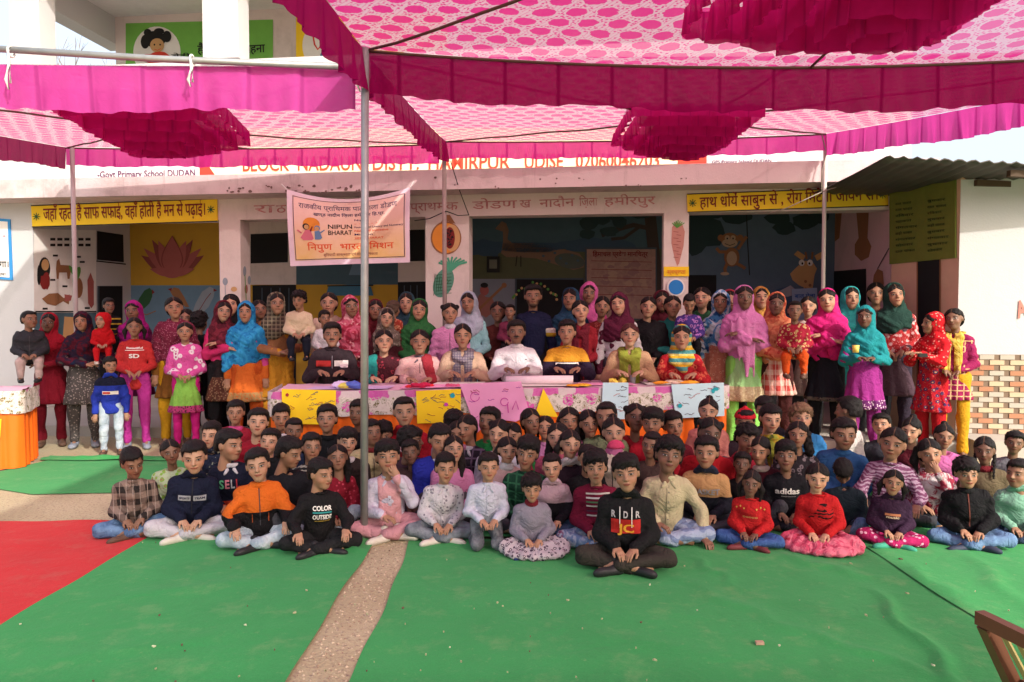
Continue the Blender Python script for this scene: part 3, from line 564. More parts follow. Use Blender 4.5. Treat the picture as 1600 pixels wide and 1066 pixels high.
o = mb.build('painted_sign', [plain('sign_green', (.16, .42, .07), .7), WH, BLK, TAN, REDP], SB); o['label'] = 'green wall sign with a cartoon girl in a white circle'
mural('painted_sign', [([(463, 25), (700, 20), (700, 110), (463, 110)], 0), (ep(497, 72, 24, 34, 28), 1), (stroke([(490, 58), (492, 70), (497, 78), (502, 72)], 2.5), 2), (blobpix(512, 90, 12, 14, 8), 3), (ep(524, 88, 4, 5), 4)], pu, [YELS, WH, REDP, plain('cartoon_blue', (.04, .12, .28)), ORA], lift=.012, label='yellow wall panel with a white roundel')

# ---------------------------------------------------------------- kitchen block at the side
KB = empty('kitchen_block', (5.2, 8.0, 0), 'white single-room block with a painted brick pattern base and tin roof', 'building')
pA = np.array([4.43, 8.62, 0]); pB = np.array([4.60, 7.60, 0]); dS = (pB - pA) / np.linalg.norm(pB - pA); nS = np.array([-abs(dS[1]), -dS[0] * 1.0, 0]); nS = np.array([dS[1], -dS[0], 0]);
if nS[0] > 0: nS = -nS
dF = np.array([0.985, -0.17, 0]); dF = dF / np.linalg.norm(dF); nF = np.array([dF[1], -dF[0], 0])
if nF[1] > 0: nF = -nF
def prism(name, pts, z0, z1, mat, parent):
    n = len(pts); V = [(p[0], p[1], z0) for p in pts] + [(p[0], p[1], z1) for p in pts]
    return mk(name, V, [tuple(range(n))[::-1], tuple(i + n for i in range(n))] + [(i, (i+1)%n, (i+1)%n+n, i+n) for i in range(n)], mat, parent)
pC = pB + dF * 4; th = .2
prism('side_wall', [pA, pB, pB - nS * th - nF * .0, pA - nS * th], 0, 2.84, PEACH, KB)
q = pB - nS * (th + .002)
prism('front_wall', [pB + dF * (th + .004), pC, pC - nF * th, pB + dF * (th + .004) - nF * th], 0, 2.80, WHITE, KB)
prism('corner_post', [pB + nF * .004 - nS * .0, pB + nF * .004 + dF * (th + .002), pB + nF * .004 + dF * (th + .002) - nF * .003, pB + nF * .004 - nF * .003], 0, 2.80, WHITE, KB)
pK = (pA, nS); pM = (pB + nF * .006, nF)
mb = MB(); poly_px(mb, [(1392, 301), (1495, 274), (1495, 403), (1392, 413)], pK, 0, .02, .018)
for rr in range(9):
    for c in range(2):
        x0, x1 = (1402, 1438) if c == 0 else (1452, 1486); f = (x0 - 1392) / 103; yy = 322 - 10 * f + rr * (9.2 + .9 * f)
        w = r.uniform(.65, 1.0); text_px(mb, r.choice(['चावल', 'सोमवार', 'दाल चावल', 'रिववार', 'मंगलवार', 'कढ़ी चावल', 'बुधवार']), (x0, yy), (x0 + (x1 - x0) * w, yy - 3), 3.6, pK, 1, .012, .026)
o = mb.build('menu_board', [LIME, plain('board_ink', (.03, .05, .01))], KB); o['label'] = 'olive green board painted with rows of small dark lettering'
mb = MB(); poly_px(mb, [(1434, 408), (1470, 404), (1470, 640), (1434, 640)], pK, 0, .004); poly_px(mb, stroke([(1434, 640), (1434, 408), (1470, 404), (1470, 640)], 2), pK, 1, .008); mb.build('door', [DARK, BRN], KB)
# painted brick pattern: raised courses along the base of the front wall
zb0, zb1 = .19, 1.01; rows = 15; bh = (zb1 - zb0) / rows; bw = .135
bm = [plain('brick_cream', (.50, .40, .27), .85, .2), plain('brick_white', (.42, .38, .32), .85, .2), plain('brick_orange', (.40, .19, .11), .85, .2), plain('brick_grey', (.30, .26, .23), .85, .3)]
mb = MB(); V0 = pB + nF * .007; pr = [V0 + np.array([0, 0, zb0]), V0 + dF * 4 + np.array([0, 0, zb0]), V0 + dF * 4 + np.array([0, 0, zb1]), V0 + np.array([0, 0, zb1])]; mb.add(pr, [(0, 1, 2, 3)]); mb.build('brick_band', [plain('band_brown', (.20, .14, .10), .9, .25)], KB)
cache = {}
for rr in range(rows):
    for c in range(11):
        off = (rr % 2) * bw * .71; x = .02 + c * bw * 1.42 + off; mi = (0, 2, 1, 2, 0, 1)[(rr * 2 + c * 3 + (rr // 3)) % 6] if (c + rr) % 2 else (1, 0, 0, 2)[(rr + c) % 4]
        if mi not in cache:
            m_ = MB(); m_.box((0, 0, 0), (bw, .006, bh * .86), 0, lambda v: tuple(dF * v[0] + nF * v[1] + np.array([0, 0, v[2]]))); me_o = m_.build('brick', [bm[mi]], None, rel=False); cache[mi] = me_o.data; bpy.data.objects.remove(me_o)
        o = link('brick', cache[mi], KB); p = V0 + dF * x + nF * .002 + np.array([0, 0, zb0 + rr * bh + bh * .07]); o.location = Vector(p) - KB.location
prism('step', [pB + nF * .45, pC + nF * .45, pC + nF * .008, pB + nF * .008], 0, .19, CONC, KB)
# faint red letters beside the blank area of the whitewashed wall
mb = MB(); text_px(mb, 'A', (1590, 497), (1607, 494), 26, pM, 0, .03, .004); mb.build('lettering', [plain('wall_red_ink', (.62, .20, .16), .8)], KB)
# corrugated tin roof
TIN = plain('tin_sheet', (.10, .09, .085), .6, .35, 3, metal=.3); nx, ny = 110, 10; V = []; F = []
for i in range(nx + 1):
    for j in range(ny + 1):
        x = 3.50 + i / nx * 4.6; y = 6.95 + j / ny * 2.5 - .06 * i / nx; z = 2.90 - .05 * (x - 3.5) + .014 * math.sin(i * 2.0) - .03 * math.sin(j / ny * 3); V.append((x + .14 * j / ny, y, z))
n1 = len(V); V += [(x, y, z - .012) for x, y, z in V]
for i in range(nx):
    for j in range(ny):
        a = i * (ny + 1) + j; b = a + ny + 1; F += [(a, b, b + 1, a + 1), (a + n1, a + 1 + n1, b + 1 + n1, b + n1)]
for j in range(ny): F += [(j, j + 1, j + 1 + n1, j + n1)]; k = nx * (ny + 1) + j; F += [(k, k + n1, k + 1 + n1, k + 1)]
for i in range(nx): a = i * (ny + 1); b = a + ny + 1; F += [(a, a + n1, b + n1, b)]
mk('roof_sheet', V, F, TIN, KB, None, True)
for k in range(5):
    mb = MB(); y = 7.02 + k * .5; mb.box((4.72, y, 2.56), (8.0, y + .06, 2.62)) ; o = mb.build('rafter', [plain('rafter_wood', (.08, .05, .03))], KB)
    for v in o.data.vertices: v.co.z += .25 - .05 * (v.co.x + KB.location.x - 3.5) - .02
mb = MB(); poly_px(mb, [(1500, 262), (1700, 262), (1700, 320), (1600, 292), (1500, 268)], (np.array([4.6, 7.1, 0]), nF), 0, 0, .01); 
# bare tree beyond the roof corner
TR_ = empty('bare_tree', (-15.5, 27, 0), 'leafless twiggy tree seen through the open end of the upper floor', 'tree')
tm = plain('bark', (.22, .18, .15)); r = random.Random(11); mt = MB(); mt.tube([(-15.5, 27, 0), (-15.4, 27, 3.5), (-15.6, 27, 7)], [.2, .15, .1]); mt.build('trunk', [tm], TR_, True); mt = MB()
def br(p, d, L, rad, dep):
    q = p + d * L; mt.tube([p, q], [rad, rad * .6], 5, 0, False)
    if dep:
        for k in range(3): br(q, (d + Vector((r.uniform(-.7, .7), r.uniform(-.5, .5), r.uniform(-.1, .7)))).normalized(), L * r.uniform(.6, .8), rad * .6, dep - 1)
for k in range(5): br(Vector((-15.6, 27, 5.5 + k * .35)), Vector((r.uniform(-.8, .8), r.uniform(-.5, .5), .9)).normalized(), 1.5, .06, 4)
mt.build('crown', [tm], TR_)

# ---------------------------------------------------------------- canopies
def fabric(name, c, pat=False, tr=.10, tl=.5):
    t = NT(name); b = t.b; out = t.n['Material Output']; P = t.obj()
    if pat:
        x, y, z = t.sep(P)[:3]; s = 6.0; uu_ = t.M('MULTIPLY', t.M('ADD', x, t.M('MULTIPLY', t.noise(3, P, 1), .08)), s); vv = t.M('MULTIPLY', t.M('ADD', y, t.M('MULTIPLY', t.noise(2.2, P, 1), .10)), s * .58)
        def cell(ox, oy):
            a = t.M('SUBTRACT', t.M('FRACT', t.M('ADD', uu_, ox)), .5); b_ = t.M('DIVIDE', t.M('SUBTRACT', t.M('FRACT', t.M('ADD', vv, oy)), .5), .58)
            a2 = t.M('MULTIPLY', a, 1.0); return t.M('SQRT', t.M('ADD', t.M('MULTIPLY', a2, a2), t.M('MULTIPLY', b_, b_)))
        d = t.M('MINIMUM', cell(0, 0), cell(.5, .5)); d = t.M('ADD', d, t.M('MULTIPLY', t.M('SUBTRACT', t.noise(40, P, 2), .5), .20))
        net = t.vor(46, P, 'F1'); lace = t.step(net, .42, .30)
        white = (.56, .36, .43); mg = c
        cc = t.mix(t.step(d, .355, .325), t.mix(t.M('MULTIPLY', lace, t.step(d, .38, .43)), white, mg), mg)
        ln = t.M('SINE', t.M('MULTIPLY', t.M('ADD', uu_, vv), 38)); cc = t.mix(t.M('MULTIPLY', t.M('MULTIPLY', t.step(ln, .2, .6), t.step(d, .36, .42)), .35), cc, mg)
        pleat = None
    else:
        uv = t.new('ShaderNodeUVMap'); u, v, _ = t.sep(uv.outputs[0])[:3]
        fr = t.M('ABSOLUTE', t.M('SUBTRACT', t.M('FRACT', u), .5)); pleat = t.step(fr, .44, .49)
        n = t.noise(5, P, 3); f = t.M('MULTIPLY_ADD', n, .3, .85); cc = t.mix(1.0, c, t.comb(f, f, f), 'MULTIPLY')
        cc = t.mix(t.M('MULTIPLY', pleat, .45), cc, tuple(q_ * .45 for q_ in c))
    fine = t.noise(120, P, 2); dn = t.new('ShaderNodeBump'); dn.inputs['Strength'].default_value = .5; dn.inputs['Distance'].default_value = .01
    t.put(dn.inputs['Height'], t.M('ADD', t.noise(14, P, 3, dist=1), t.M('MULTIPLY', fine, .1)))
    df = t.new('ShaderNodeBsdfDiffuse'); t.put(df.inputs[0], cc); t.t.links.new(dn.outputs[0], df.inputs['Normal']); tls = t.new('ShaderNodeBsdfTranslucent'); t.put(tls.inputs[0], cc)
    tp = t.new('ShaderNodeBsdfTransparent'); t.put(tp.inputs[0], (1, .72, .80, 1) if not pat else (1, .85, .88, 1))
    m1 = t.new('ShaderNodeMixShader'); m1.inputs[0].default_value = tl; t.t.links.new(df.outputs[0], m1.inputs[1]); t.t.links.new(tls.outputs[0], m1.inputs[2])
    m2 = t.new('ShaderNodeMixShader'); m2.inputs[0].default_value = tr
    if pleat is not None: t.put(m2.inputs[0], t.M('MULTIPLY', t.M('SUBTRACT', 1, pleat), tr))
    t.t.links.new(m1.outputs[0], m2.inputs[1]); t.t.links.new(tp.outputs[0], m2.inputs[2]); t.t.links.new(m2.outputs[0], out.inputs[0]); return t.m
FAB_C = fabric('ceiling_print', (.56, .012, .19), True, .22, .58); FAB_M = fabric('frill_crimson_shaded', (.28, .005, .085), False, .03, .4); FAB_P = fabric('frill_pink', (.62, .04, .33), False, .04, .5); FAB_L = fabric('frill_pink_sunlit', (.60, .075, .36), False, .05, .5); FAB_D = fabric('chandelier_crimson', (.56, .012, .19), False, .04, .62)  # one magenta frill cloth: sun and shade painted in as pink and crimson
def bil(c, u, v): c = [np.array(q) for q in c]; return c[0] * (1-u) * (1-v) + c[1] * u * (1-v) + c[2] * u * v + c[3] * (1-u) * v
def ceil_pt(c, u, v, sag, esag, seed=0):
    p = bil(c, u, v); e = 4 * esag * (u * (1-u) * (abs(v - .5) * 2) ** 4 + v * (1-v) * (abs(u - .5) * 2) ** 4)
    s = sag * (4 * u * (1-u)) ** .8 * (4 * v * (1-v)) ** .8
    w = .012 * math.sin(u * 23 + seed) * math.sin(v * 19 + 1 + seed) * min(1, 8 * u * (1-u)) * min(1, 8 * v * (1-v)); p[2] -= e + s + w; return p
def valance(name, pts, drop, parent, mat, seed=0, sp=.33, ripple=.012, fine=False):
    pts = [np.array(p) for p in pts]; L = [0]
    for a, b in zip(pts, pts[1:]): L.append(L[-1] + np.linalg.norm(b - a))
    tot = L[-1]; n = int(tot * 34); V = []; UV = []; rows = 6
    for i in range(n + 1):
        s = tot * i / n; k = max(0, min(len(L) - 2, int(np.searchsorted(L, s)) - 1)); f = (s - L[k]) / max(1e-6, L[k+1] - L[k]); p = pts[k] * (1-f) + pts[k+1] * f
        d = pts[k+1] - pts[k]; nn = np.array([d[1], -d[0], 0]); nn = nn / np.linalg.norm(nn)
        ph = (s / sp) % 1.0; saw = (ph - .5) * .03
        for j in range(rows):
            v = j / (rows - 1); off = saw * (.3 + .7 * v) + v * ripple * (math.sin(s * 17 + seed) + .7 * math.sin(s * 41 + seed * 2)) + (ripple * 1.2 * v * math.sin(s * 2 * pi / .075) if fine else 0) + .015 * v * math.sin(s * 2.1 + seed)
            dz = -drop * v * (1 + .04 * math.sin(s * 5 + seed) + .02 * math.sin(s * 31)); V.append(p + nn * off + np.array([0, 0, dz])); UV.append((s / sp, v))
    F = [(i*rows+j, i*rows+j+1, (i+1)*rows+j+1, (i+1)*rows+j) for i in range(n) for j in range(rows-1)]
    o = mk(name, V, F, mat, parent, None, True); uvl = o.data.uv_layers.new(name='UVMap'); idx = np.zeros(len(o.data.loops), int); o.data.loops.foreach_get('vertex_index', idx); uvl.data.foreach_set('uv', np.array(UV)[idx].ravel()); return o
def canopy(corners, label, sag, esag, seed, mats=(FAB_M,)*4, drop=.27, fines=(0, 0, 0, 0)):
    ctr = bil(corners, .5, .5); root = empty('canopy', (ctr[0], ctr[1], ctr[2]), label, 'canopy', 'fabric canopies over the gathering'); n = 44
    V = [ceil_pt(corners, i/n, j/n, sag, esag, seed) for i in range(n+1) for j in range(n+1)]; F = [(i*(n+1)+j, (i+1)*(n+1)+j, (i+1)*(n+1)+j+1, i*(n+1)+j+1) for i in range(n) for j in range(n)]
    mk('ceiling_cloth', V, F, FAB_C, root, None, True)
    ed = [[(i/n, 0) for i in range(n+1)], [(1, i/n) for i in range(n+1)], [(1-i/n, 1) for i in range(n+1)], [(0, 1-i/n) for i in range(n+1)]]
    for k, e in enumerate(ed):
        if mats[k] is None: continue
        P_ = [ceil_pt(corners, u, v, sag, esag, seed) + np.array([0, 0, -.004]) for u, v in e]; valance('valance', P_, drop if not isinstance(drop, tuple) else drop[k], root, mats[k], seed + k, .33 if not fines[k] else .2, .012, bool(fines[k]))
    rp = MB(); RO = plain('rope_brown', (.10, .05, .04))
    for pth in ([(.001, .001), (.999, .999)], [(.999, .001), (.001, .999)], [(.001, .999), (.999, .999)], [(.5, .999), (.5, .001)]):
        rp.tube([ceil_pt(corners, pth[0][0] + (pth[1][0]-pth[0][0]) * t/24, pth[0][1] + (pth[1][1]-pth[0][1]) * t/24, sag, esag, seed) + np.array([0, 0, -.012]) for t in range(25)], .0085, 6)
    rp.build('rope', [RO], root, True); return root
A = [(-.92, -.75, 3.02), (4.75, -.75, 3.02), (4.57, 4.5, 3.08), (-.92, 4.63, 3.07)]
B = [(-.90, 4.72, 3.06), (4.57, 4.58, 3.07), (3.56, 8.42, 3.47), (-.78, 8.74, 3.46)]
Cc = [(-5.6, 4.6, 3.04), (-.98, 4.66, 2.98), (-.86, 8.78, 3.44), (-5.42, 9.02, 3.45)]
canopy(A, 'large magenta printed canopy over the open carpet, its dark frill crossing above the crowd', .10, .13, 1)
canopy(B, 'magenta printed canopy over the long table, hung in front of the painted signboard', .10, .03, 2, mats=(None, FAB_P, FAB_P, FAB_M), drop=(.25, .25, .20, .25), fines=(0, 1, 0, 0))
canopy(Cc, 'bright pink frilled printed canopy hung under a horizontal pipe before the lotus bay', .10, .03, 5, mats=(FAB_L, None, FAB_P, FAB_M), drop=(.275, .25, .22, .25), fines=(0, 0, 0, 1))
def chandelier(c, corners, sag, esag, seed, label, sc_=1.0, yaw=.0):
    root = empty('frill_chandelier', tuple(c), label, 'frill chandelier', 'tiered frill hangings under the canopies')
    for k, (a, dz) in enumerate(((.62, .14), (.52, .21), (.41, .28), (.30, .34), (.18, .39), (.08, .41))):
        a *= sc_; m = 10; P_ = []
        q = [(-a, -a), (a, -a), (a, a), (-a, a), (-a, -a)]
        for (x0, y0), (x1, y1) in zip(q, q[1:]):
            for t in range(m): x = x0 + (x1-x0)*t/m; y = y0 + (y1-y0)*t/m; P_.append((c[0] + x*cos(yaw) - y*sin(yaw), c[1] + x*sin(yaw) + y*cos(yaw), c[2] - .02 * k))
        P_.append(P_[0]); valance('tier', P_, (dz * .9 - .02 * k) * sc_, root, FAB_D, seed + k, .16, .007, True)
    return root
def under(corners, X, Y, sag, esag, seed):
    u = (X - corners[3][0]) / (corners[2][0] - corners[3][0]); v = (Y - corners[0][1]) / (corners[3][1] - corners[0][1]); return ceil_pt(corners, min(max(u, .05), .95), min(max(v, .05), .95), sag, esag, seed) + np.array([0, 0, -.02])
chandelier(under(A, 1.50, 3.15, .10, .13, 1) , A, 0, 0, 1, 'big dark crimson tiered cloth hanging under the canopy over the open carpet', 1.06)
chandelier(under(B, 1.30, 6.7, .10, .03, 2), B, 0, 0, 2, 'tiered crimson cloth hanging in front of the white end of the signboard', .88)
chandelier(under(Cc, -2.72, 5.9, .10, .03, 5), Cc, 0, 0, 3, 'wide stepped crimson cloth hanging before the lotus bay', .95, .12)
# poles
STEEL = plain('pole_steel', (.34, .34, .33), .45, .3, 12, metal=.6); STEELD = plain('pole_brown', (.26, .20, .18), .6, .3, 12)
def pole(x, y, z0, z1, rad, label, m=STEEL, lean=(0, 0)):
    mb = MB(); mb.tube([(x, y, z0), (x + lean[0] * .5, y + lean[1] * .5, (z0 + z1) / 2), (x + lean[0], y + lean[1], z1)], rad, 14); o = mb.build('tent_pole', [m], None, True)
    return tag(o, label, 'pole', 'poles holding up the canopies')
pb_ = G(569, 845); pole(pb_[0], pb_[1], 0, 3.10, .024, 'thick galvanised pole standing among the children at the gap in the carpets', STEEL, (-.92 + .018 - pb_[0], 0))
pole(-.80, 8.76, .12, 3.5, .026, 'thin brown pole standing before the pomegranate pillar', STEELD)
pole(3.56, 8.44, .12, 3.56, .022, 'thin pale pole under the canopy corner in front of the monkey bay', plain('pole_cream', (.5, .46, .42)))
pole(-5.33, 9.0, .12, 3.5, .026, 'pinkish grey pole in front of the painted alphabet wall near the lotus', plain('pole_pinkgrey', (.36, .30, .30)))
pole(4.62, 4.52, 0, 3.1, .026, 'pole at the open side of the yard beyond the seated children')
mb = MB(); a_ = atY(-60, 73, 4.60); b_ = atY(551, 105, 4.62); mb.tube([a_, (a_ + b_) / 2 + np.array([0, 0, -.012]), b_], .021, 12); tag(mb.build('horizontal_pole', [STEEL], None, True), 'horizontal galvanised pipe carrying the bright pink frill', 'pole')
ROPEW = plain('rope_white', (.70, .66, .62)); 
for px, py, L_, lb in ((12, 78, .24, 'white cloth tie knotted round the far end of the horizontal pipe'), (297, 92, .17, 'white cloth tie hanging from the middle of the horizontal pipe'), (562, 108, .14, 'white cord knotted where the pipe meets the upright pole')):
    mb = MB(); p = atY(px, py, 4.565); rr_ = [(p[0] + .028 * cos(t), p[1] + .035 + .03 * sin(t), p[2] + .03 * sin(t * .5)) for t in np.linspace(0, 6.28, 12)]
    mb.tube([tuple(np.array(p) + np.array([0, .03 - .032 * cos(t), .032 * sin(t)])) for t in np.linspace(0, 6.28, 14)], .007, 6); mb.tube([p, p + np.array([.01, -.01, -L_*.4]), p + np.array([-.012, -.006, -L_*.75]), p + np.array([.004, -.004, -L_])], [.008, .007, .010, .005], 6)
    mb.tube([p, p + np.array([.02, -.014, -L_*.3]), p + np.array([.018, -.01, -L_*.85])], [.007, .006, .007], 6); tag(mb.build('cloth_tie', [ROPEW], None, True), lb, 'rope')
for k, (a, b, lb) in enumerate((((697, 330), (648, 345), 'dark cord tied from the brown pole towards the hanging banner'), ((697, 330), (733, 336), 'dark cord tied from the brown pole round the pomegranate pillar'), ((704, 252), (732, 335), 'thin dark cord slanting down from the canopy to the pomegranate pillar'))):
    mb = MB(); A_ = atY(a[0], a[1], 8.72); B_ = hit(b[0], b[1], *plane(-.05)); mid = (A_ + B_) / 2 - np.array([0, 0, .03]); mb.tube([A_, mid, B_], .006, 6); tag(mb.build('cord', [BLK], None, True), lb, 'cord')
mb = MB(); A_ = atY(1284, 300, 8.40); mb.tube([A_, atY(1230, 325, 8.42), atY(1200, 335, 8.5)], .006, 6); mb.tube([A_, atY(1330, 285, 8.3), atY(1372, 270, 7.6)], .006, 6); mb.tube([atY(1284, 210, 8.40), atY(1291, 238, 8.38), atY(1284, 270, 8.38), A_], .008, 6); tag(mb.build('cord', [plain('cord_grey', (.3, .26, .22))], None, True), 'pale cord knotted on the corner pole and tied to the tin roof', 'cord')

# ---------------------------------------------------------------- hanging banner
BN = empty('banner', tuple(hit(545, 290, *plane(-.47))), 'cream and yellow cloth banner with orange and dark lettering hanging from the ledge', 'banner'); pn = plane(-.47)
t = NT('banner_print'); P = t.obj(); z = t.sep(P)[2]; c_ = t.mix(t.step(z, -.95, -.25), (.74, .50, .17), (.78, .52, .46)); c_ = t.mix(t.M('MULTIPLY', t.step(t.noise(2.2, P, 3), .4, .7), .35), c_, (.84, .62, .55)); t.color(c_); t.rough(.55); t.bump(t.noise(5, P, 3, dist=.6), .4, .02); BANM = t.m  # pink of the upper part is the light's tint painted into the print
c4 = [np.array(hit(x, y, *pn)) for x, y in ((448, 296), (641, 293), (640, 410), (453, 416))]; NB = pn[1]
def banpt(u, v):
    p = c4[0]*(1-u)*(1-v) + c4[1]*u*(1-v) + c4[2]*u*v + c4[3]*(1-u)*v; sg = .135 * (4*u*(1-u)) ** 1.1 * (1-v) ** 2.2; p = p - np.array([0, 0, sg]); return p + NB * (.02 * math.sin(u*7+1) * math.sin(v*4) + .035 * (1-v) * math.sin(u*3.1416))
def ban_mesh(name, u0, u1, v0, v1, mat, lift=0, n=(40, 26)):
    V = [banpt(u0 + (u1-u0)*i/n[0], v0 + (v1-v0)*j/n[1]) + NB * lift for i in range(n[0]+1) for j in range(n[1]+1)]; m = n[1]+1
    return mk(name, V, [(i*m+j, i*m+j+1, (i+1)*m+j+1, (i+1)*m+j) for i in range(n[0]) for j in range(n[1])], mat, BN, None, True)
ban_mesh('cloth', 0, 1, 0, 1, plain('banner_edge', (.72, .58, .66), .6)); ban_mesh('print_field', .045, .965, .055, .93, BANM, .003)
ink = plain('banner_navy', (.03, .025, .10), .5)
for (u0, u1, v0, v1) in ((.05, .96, .062, .07), (.05, .96, .916, .924), (.05, .056, .06, .924), (.954, .96, .06, .924)): ban_mesh('border_line', u0, u1, v0, v1, ink, .005, (40, 2) if u1 - u0 > .5 else (2, 26))
def ban_text(body, u0, u1, v, h, m, bold=.0):
    V, F = text_mesh(body, min(bold, .012)); w = V[:, 0].max(); pts = [banpt(u0 + x / w * (u1-u0), v - y / .7 * h) + NB * .006 for x, y, _ in V]; mb = MB(); mb.add(pts, F); mb.build('lettering', [m], BN)
ban_text('राजकीय प्रािथमक पाठशाला डोडण', .10, .90, .215, .075, ink); ban_text('खण्ड नादौन िज़ला हमीरपुर िह.प्र.', .22, .80, .31, .045, ink, .01)
ban_text('NIPUN', .335, .53, .50, .065, BLK, .05); ban_text('BHARAT', .335, .53, .59, .065, BLK, .05); OR_ = plain('banner_orange', (.70, .10, .03), .5)
ban_text('िनपुण', .155, .365, .80, .085, OR_, .04); ban_text('भारत', .43, .62, .80, .085, OR_, .04); ban_text('िमशन', .67, .87, .80, .085, OR_, .04); ban_text('बुिनयादी साक्षरता एवं संख्यात्मकता', .29, .74, .885, .035, plain('banner_brown', (.30, .12, .08)), .01)
for k, (s_, e_) in enumerate((('Nipun', .66), ('- - - - - -', .74), ('Foundational Literacy and Numeracy', .95), ('National Initiative', .83), ('Mission', .70), ('2021 BHARAT', .79))):
    ban_text(s_, .55, e_, .385 + k * .055 - .0, .028, ink if k % 2 == 0 else OR_, .01)
def ban_shape(name, pts, m, lift): mb = MB(); V = [banpt(u, v) + NB * lift for u, v in pts]; mb.add(V, [tuple(range(len(V)))]); mb.build(name, [m], BN)
ban_shape('logo_sun', [(.20 + .07*cos(t_), .44 + .10*sin(t_)) for t_ in np.linspace(0, 6.1, 18)], ORA, .0055)
PKC = plain('logo_pink', (.60, .16, .22)); BLC = plain('logo_blue', (.12, .22, .38))
ban_shape('logo_girl', [(.15, .52), (.19, .52), (.215, .64), (.20, .665), (.13, .665), (.105, .63)], PKC, .0065); ban_shape('logo_girl_hair', [(.155 + .028*cos(t_), .475 + .045*sin(t_)) for t_ in np.linspace(0, 6.1, 16)], BLK, .0070); ban_shape('logo_girl_face', [(.160 + .020*cos(t_), .482 + .033*sin(t_)) for t_ in np.linspace(0, 6.1, 16)], TAN, .0076)
ban_shape('logo_boy', [(.225, .54), (.265, .53), (.285, .63), (.27, .655), (.225, .655)], BLC, .0082); ban_shape('logo_boy_hair', [(.247 + .024*cos(t_), .495 + .040*sin(t_)) for t_ in np.linspace(0, 6.1, 16)], BLC, .0088); ban_shape('logo_boy_face', [(.245 + .018*cos(t_), .502 + .030*sin(t_)) for t_ in np.linspace(0, 6.1, 16)], TAN, .0094)
ban_shape('logo_arm', [(.27, .55), (.305, .515), (.31, .525), (.275, .57)], BLC, .0099); ban_shape('logo_arm', [(.185, .53), (.205, .47), (.212, .475), (.197, .55)], MAR, .0099); ban_shape('logo_arm', [(.12, .56), (.09, .52), (.075, .53), (.115, .575)], PKC, .0099)
mb = MB()
for a, b in ((c4[0], hit(440, 288, *plane(-.43))), (c4[1], hit(646, 284, *plane(-.43)))): mb.tube([a, b], .006, 6)
mb.build('tie_cord', [ROPEW], BN)

# ---------------------------------------------------------------- tables
def floral_mat(zt=.69):
    t = NT('floral_cloth'); P = t.obj(); w = t.noise(6, P, 2); Q = t.V('ADD', P, t.V('SCALE', t.comb(w, w, w), None, .05)); d = t.vor(6.5, Q); e = t.vor(22, Q); g = t.noise(26, Q, 3, dist=1.5)
    c = t.mix(t.step(e, .46, .38), (.66, .60, .55), (.16, .14, .05)); c = t.mix(t.M('MULTIPLY', t.step(g, .52, .56), .8), c, (.62, .54, .50)); c = t.mix(t.M('MULTIPLY', t.step(e, .14, .10), .9), c, (.38, .12, .06)); c = t.mix(t.step(t.M('ADD', d, t.M('MULTIPLY', t.M('SUBTRACT', t.noise(50, P, 2), .5), .2)), .36, .30), c, (.62, .10, .38)); c = t.mix(t.step(d, .12, .08), c, (.4, .05, .25))
    x, y, z = t.sep(P)[:3]; leaf = t.M('ABSOLUTE', t.M('SUBTRACT', t.noise(17, Q, 2, .5, 1.4), .5)); c = t.mix(t.step(leaf, .055, .035), c, (.60, .54, .48)); c = t.mix(t.M('MULTIPLY', t.step(leaf, .016, .008), .8), c, (.12, .11, .04))
    bl = t.M('SINE', t.M('ADD', t.M('MULTIPLY', x, 17), t.M('MULTIPLY', w, 3))); pk = t.mix(t.step(bl, -.25, -.1), (.62, .50, .52), (.56, .09, .36)); c = t.mix(t.M('MULTIPLY', t.step(t.M('ADD', z, t.M('MULTIPLY', t.noise(14, P, 1), .05)), zt + .042, zt + .052), .92), c, pk)
    t.color(c); t.rough(.7); t.bump(t.noise(20, P, 3), .3, .01); return t.m
FLO = floral_mat(); FLO2 = floral_mat(.9); ORG = plain('orange_satin', (.85, .15, .012), .5, .1); TBW = plain('table_wood', (.25, .15, .09))
TCP = plain('table_cover_pink', (.66, .42, .52), .6, .12)
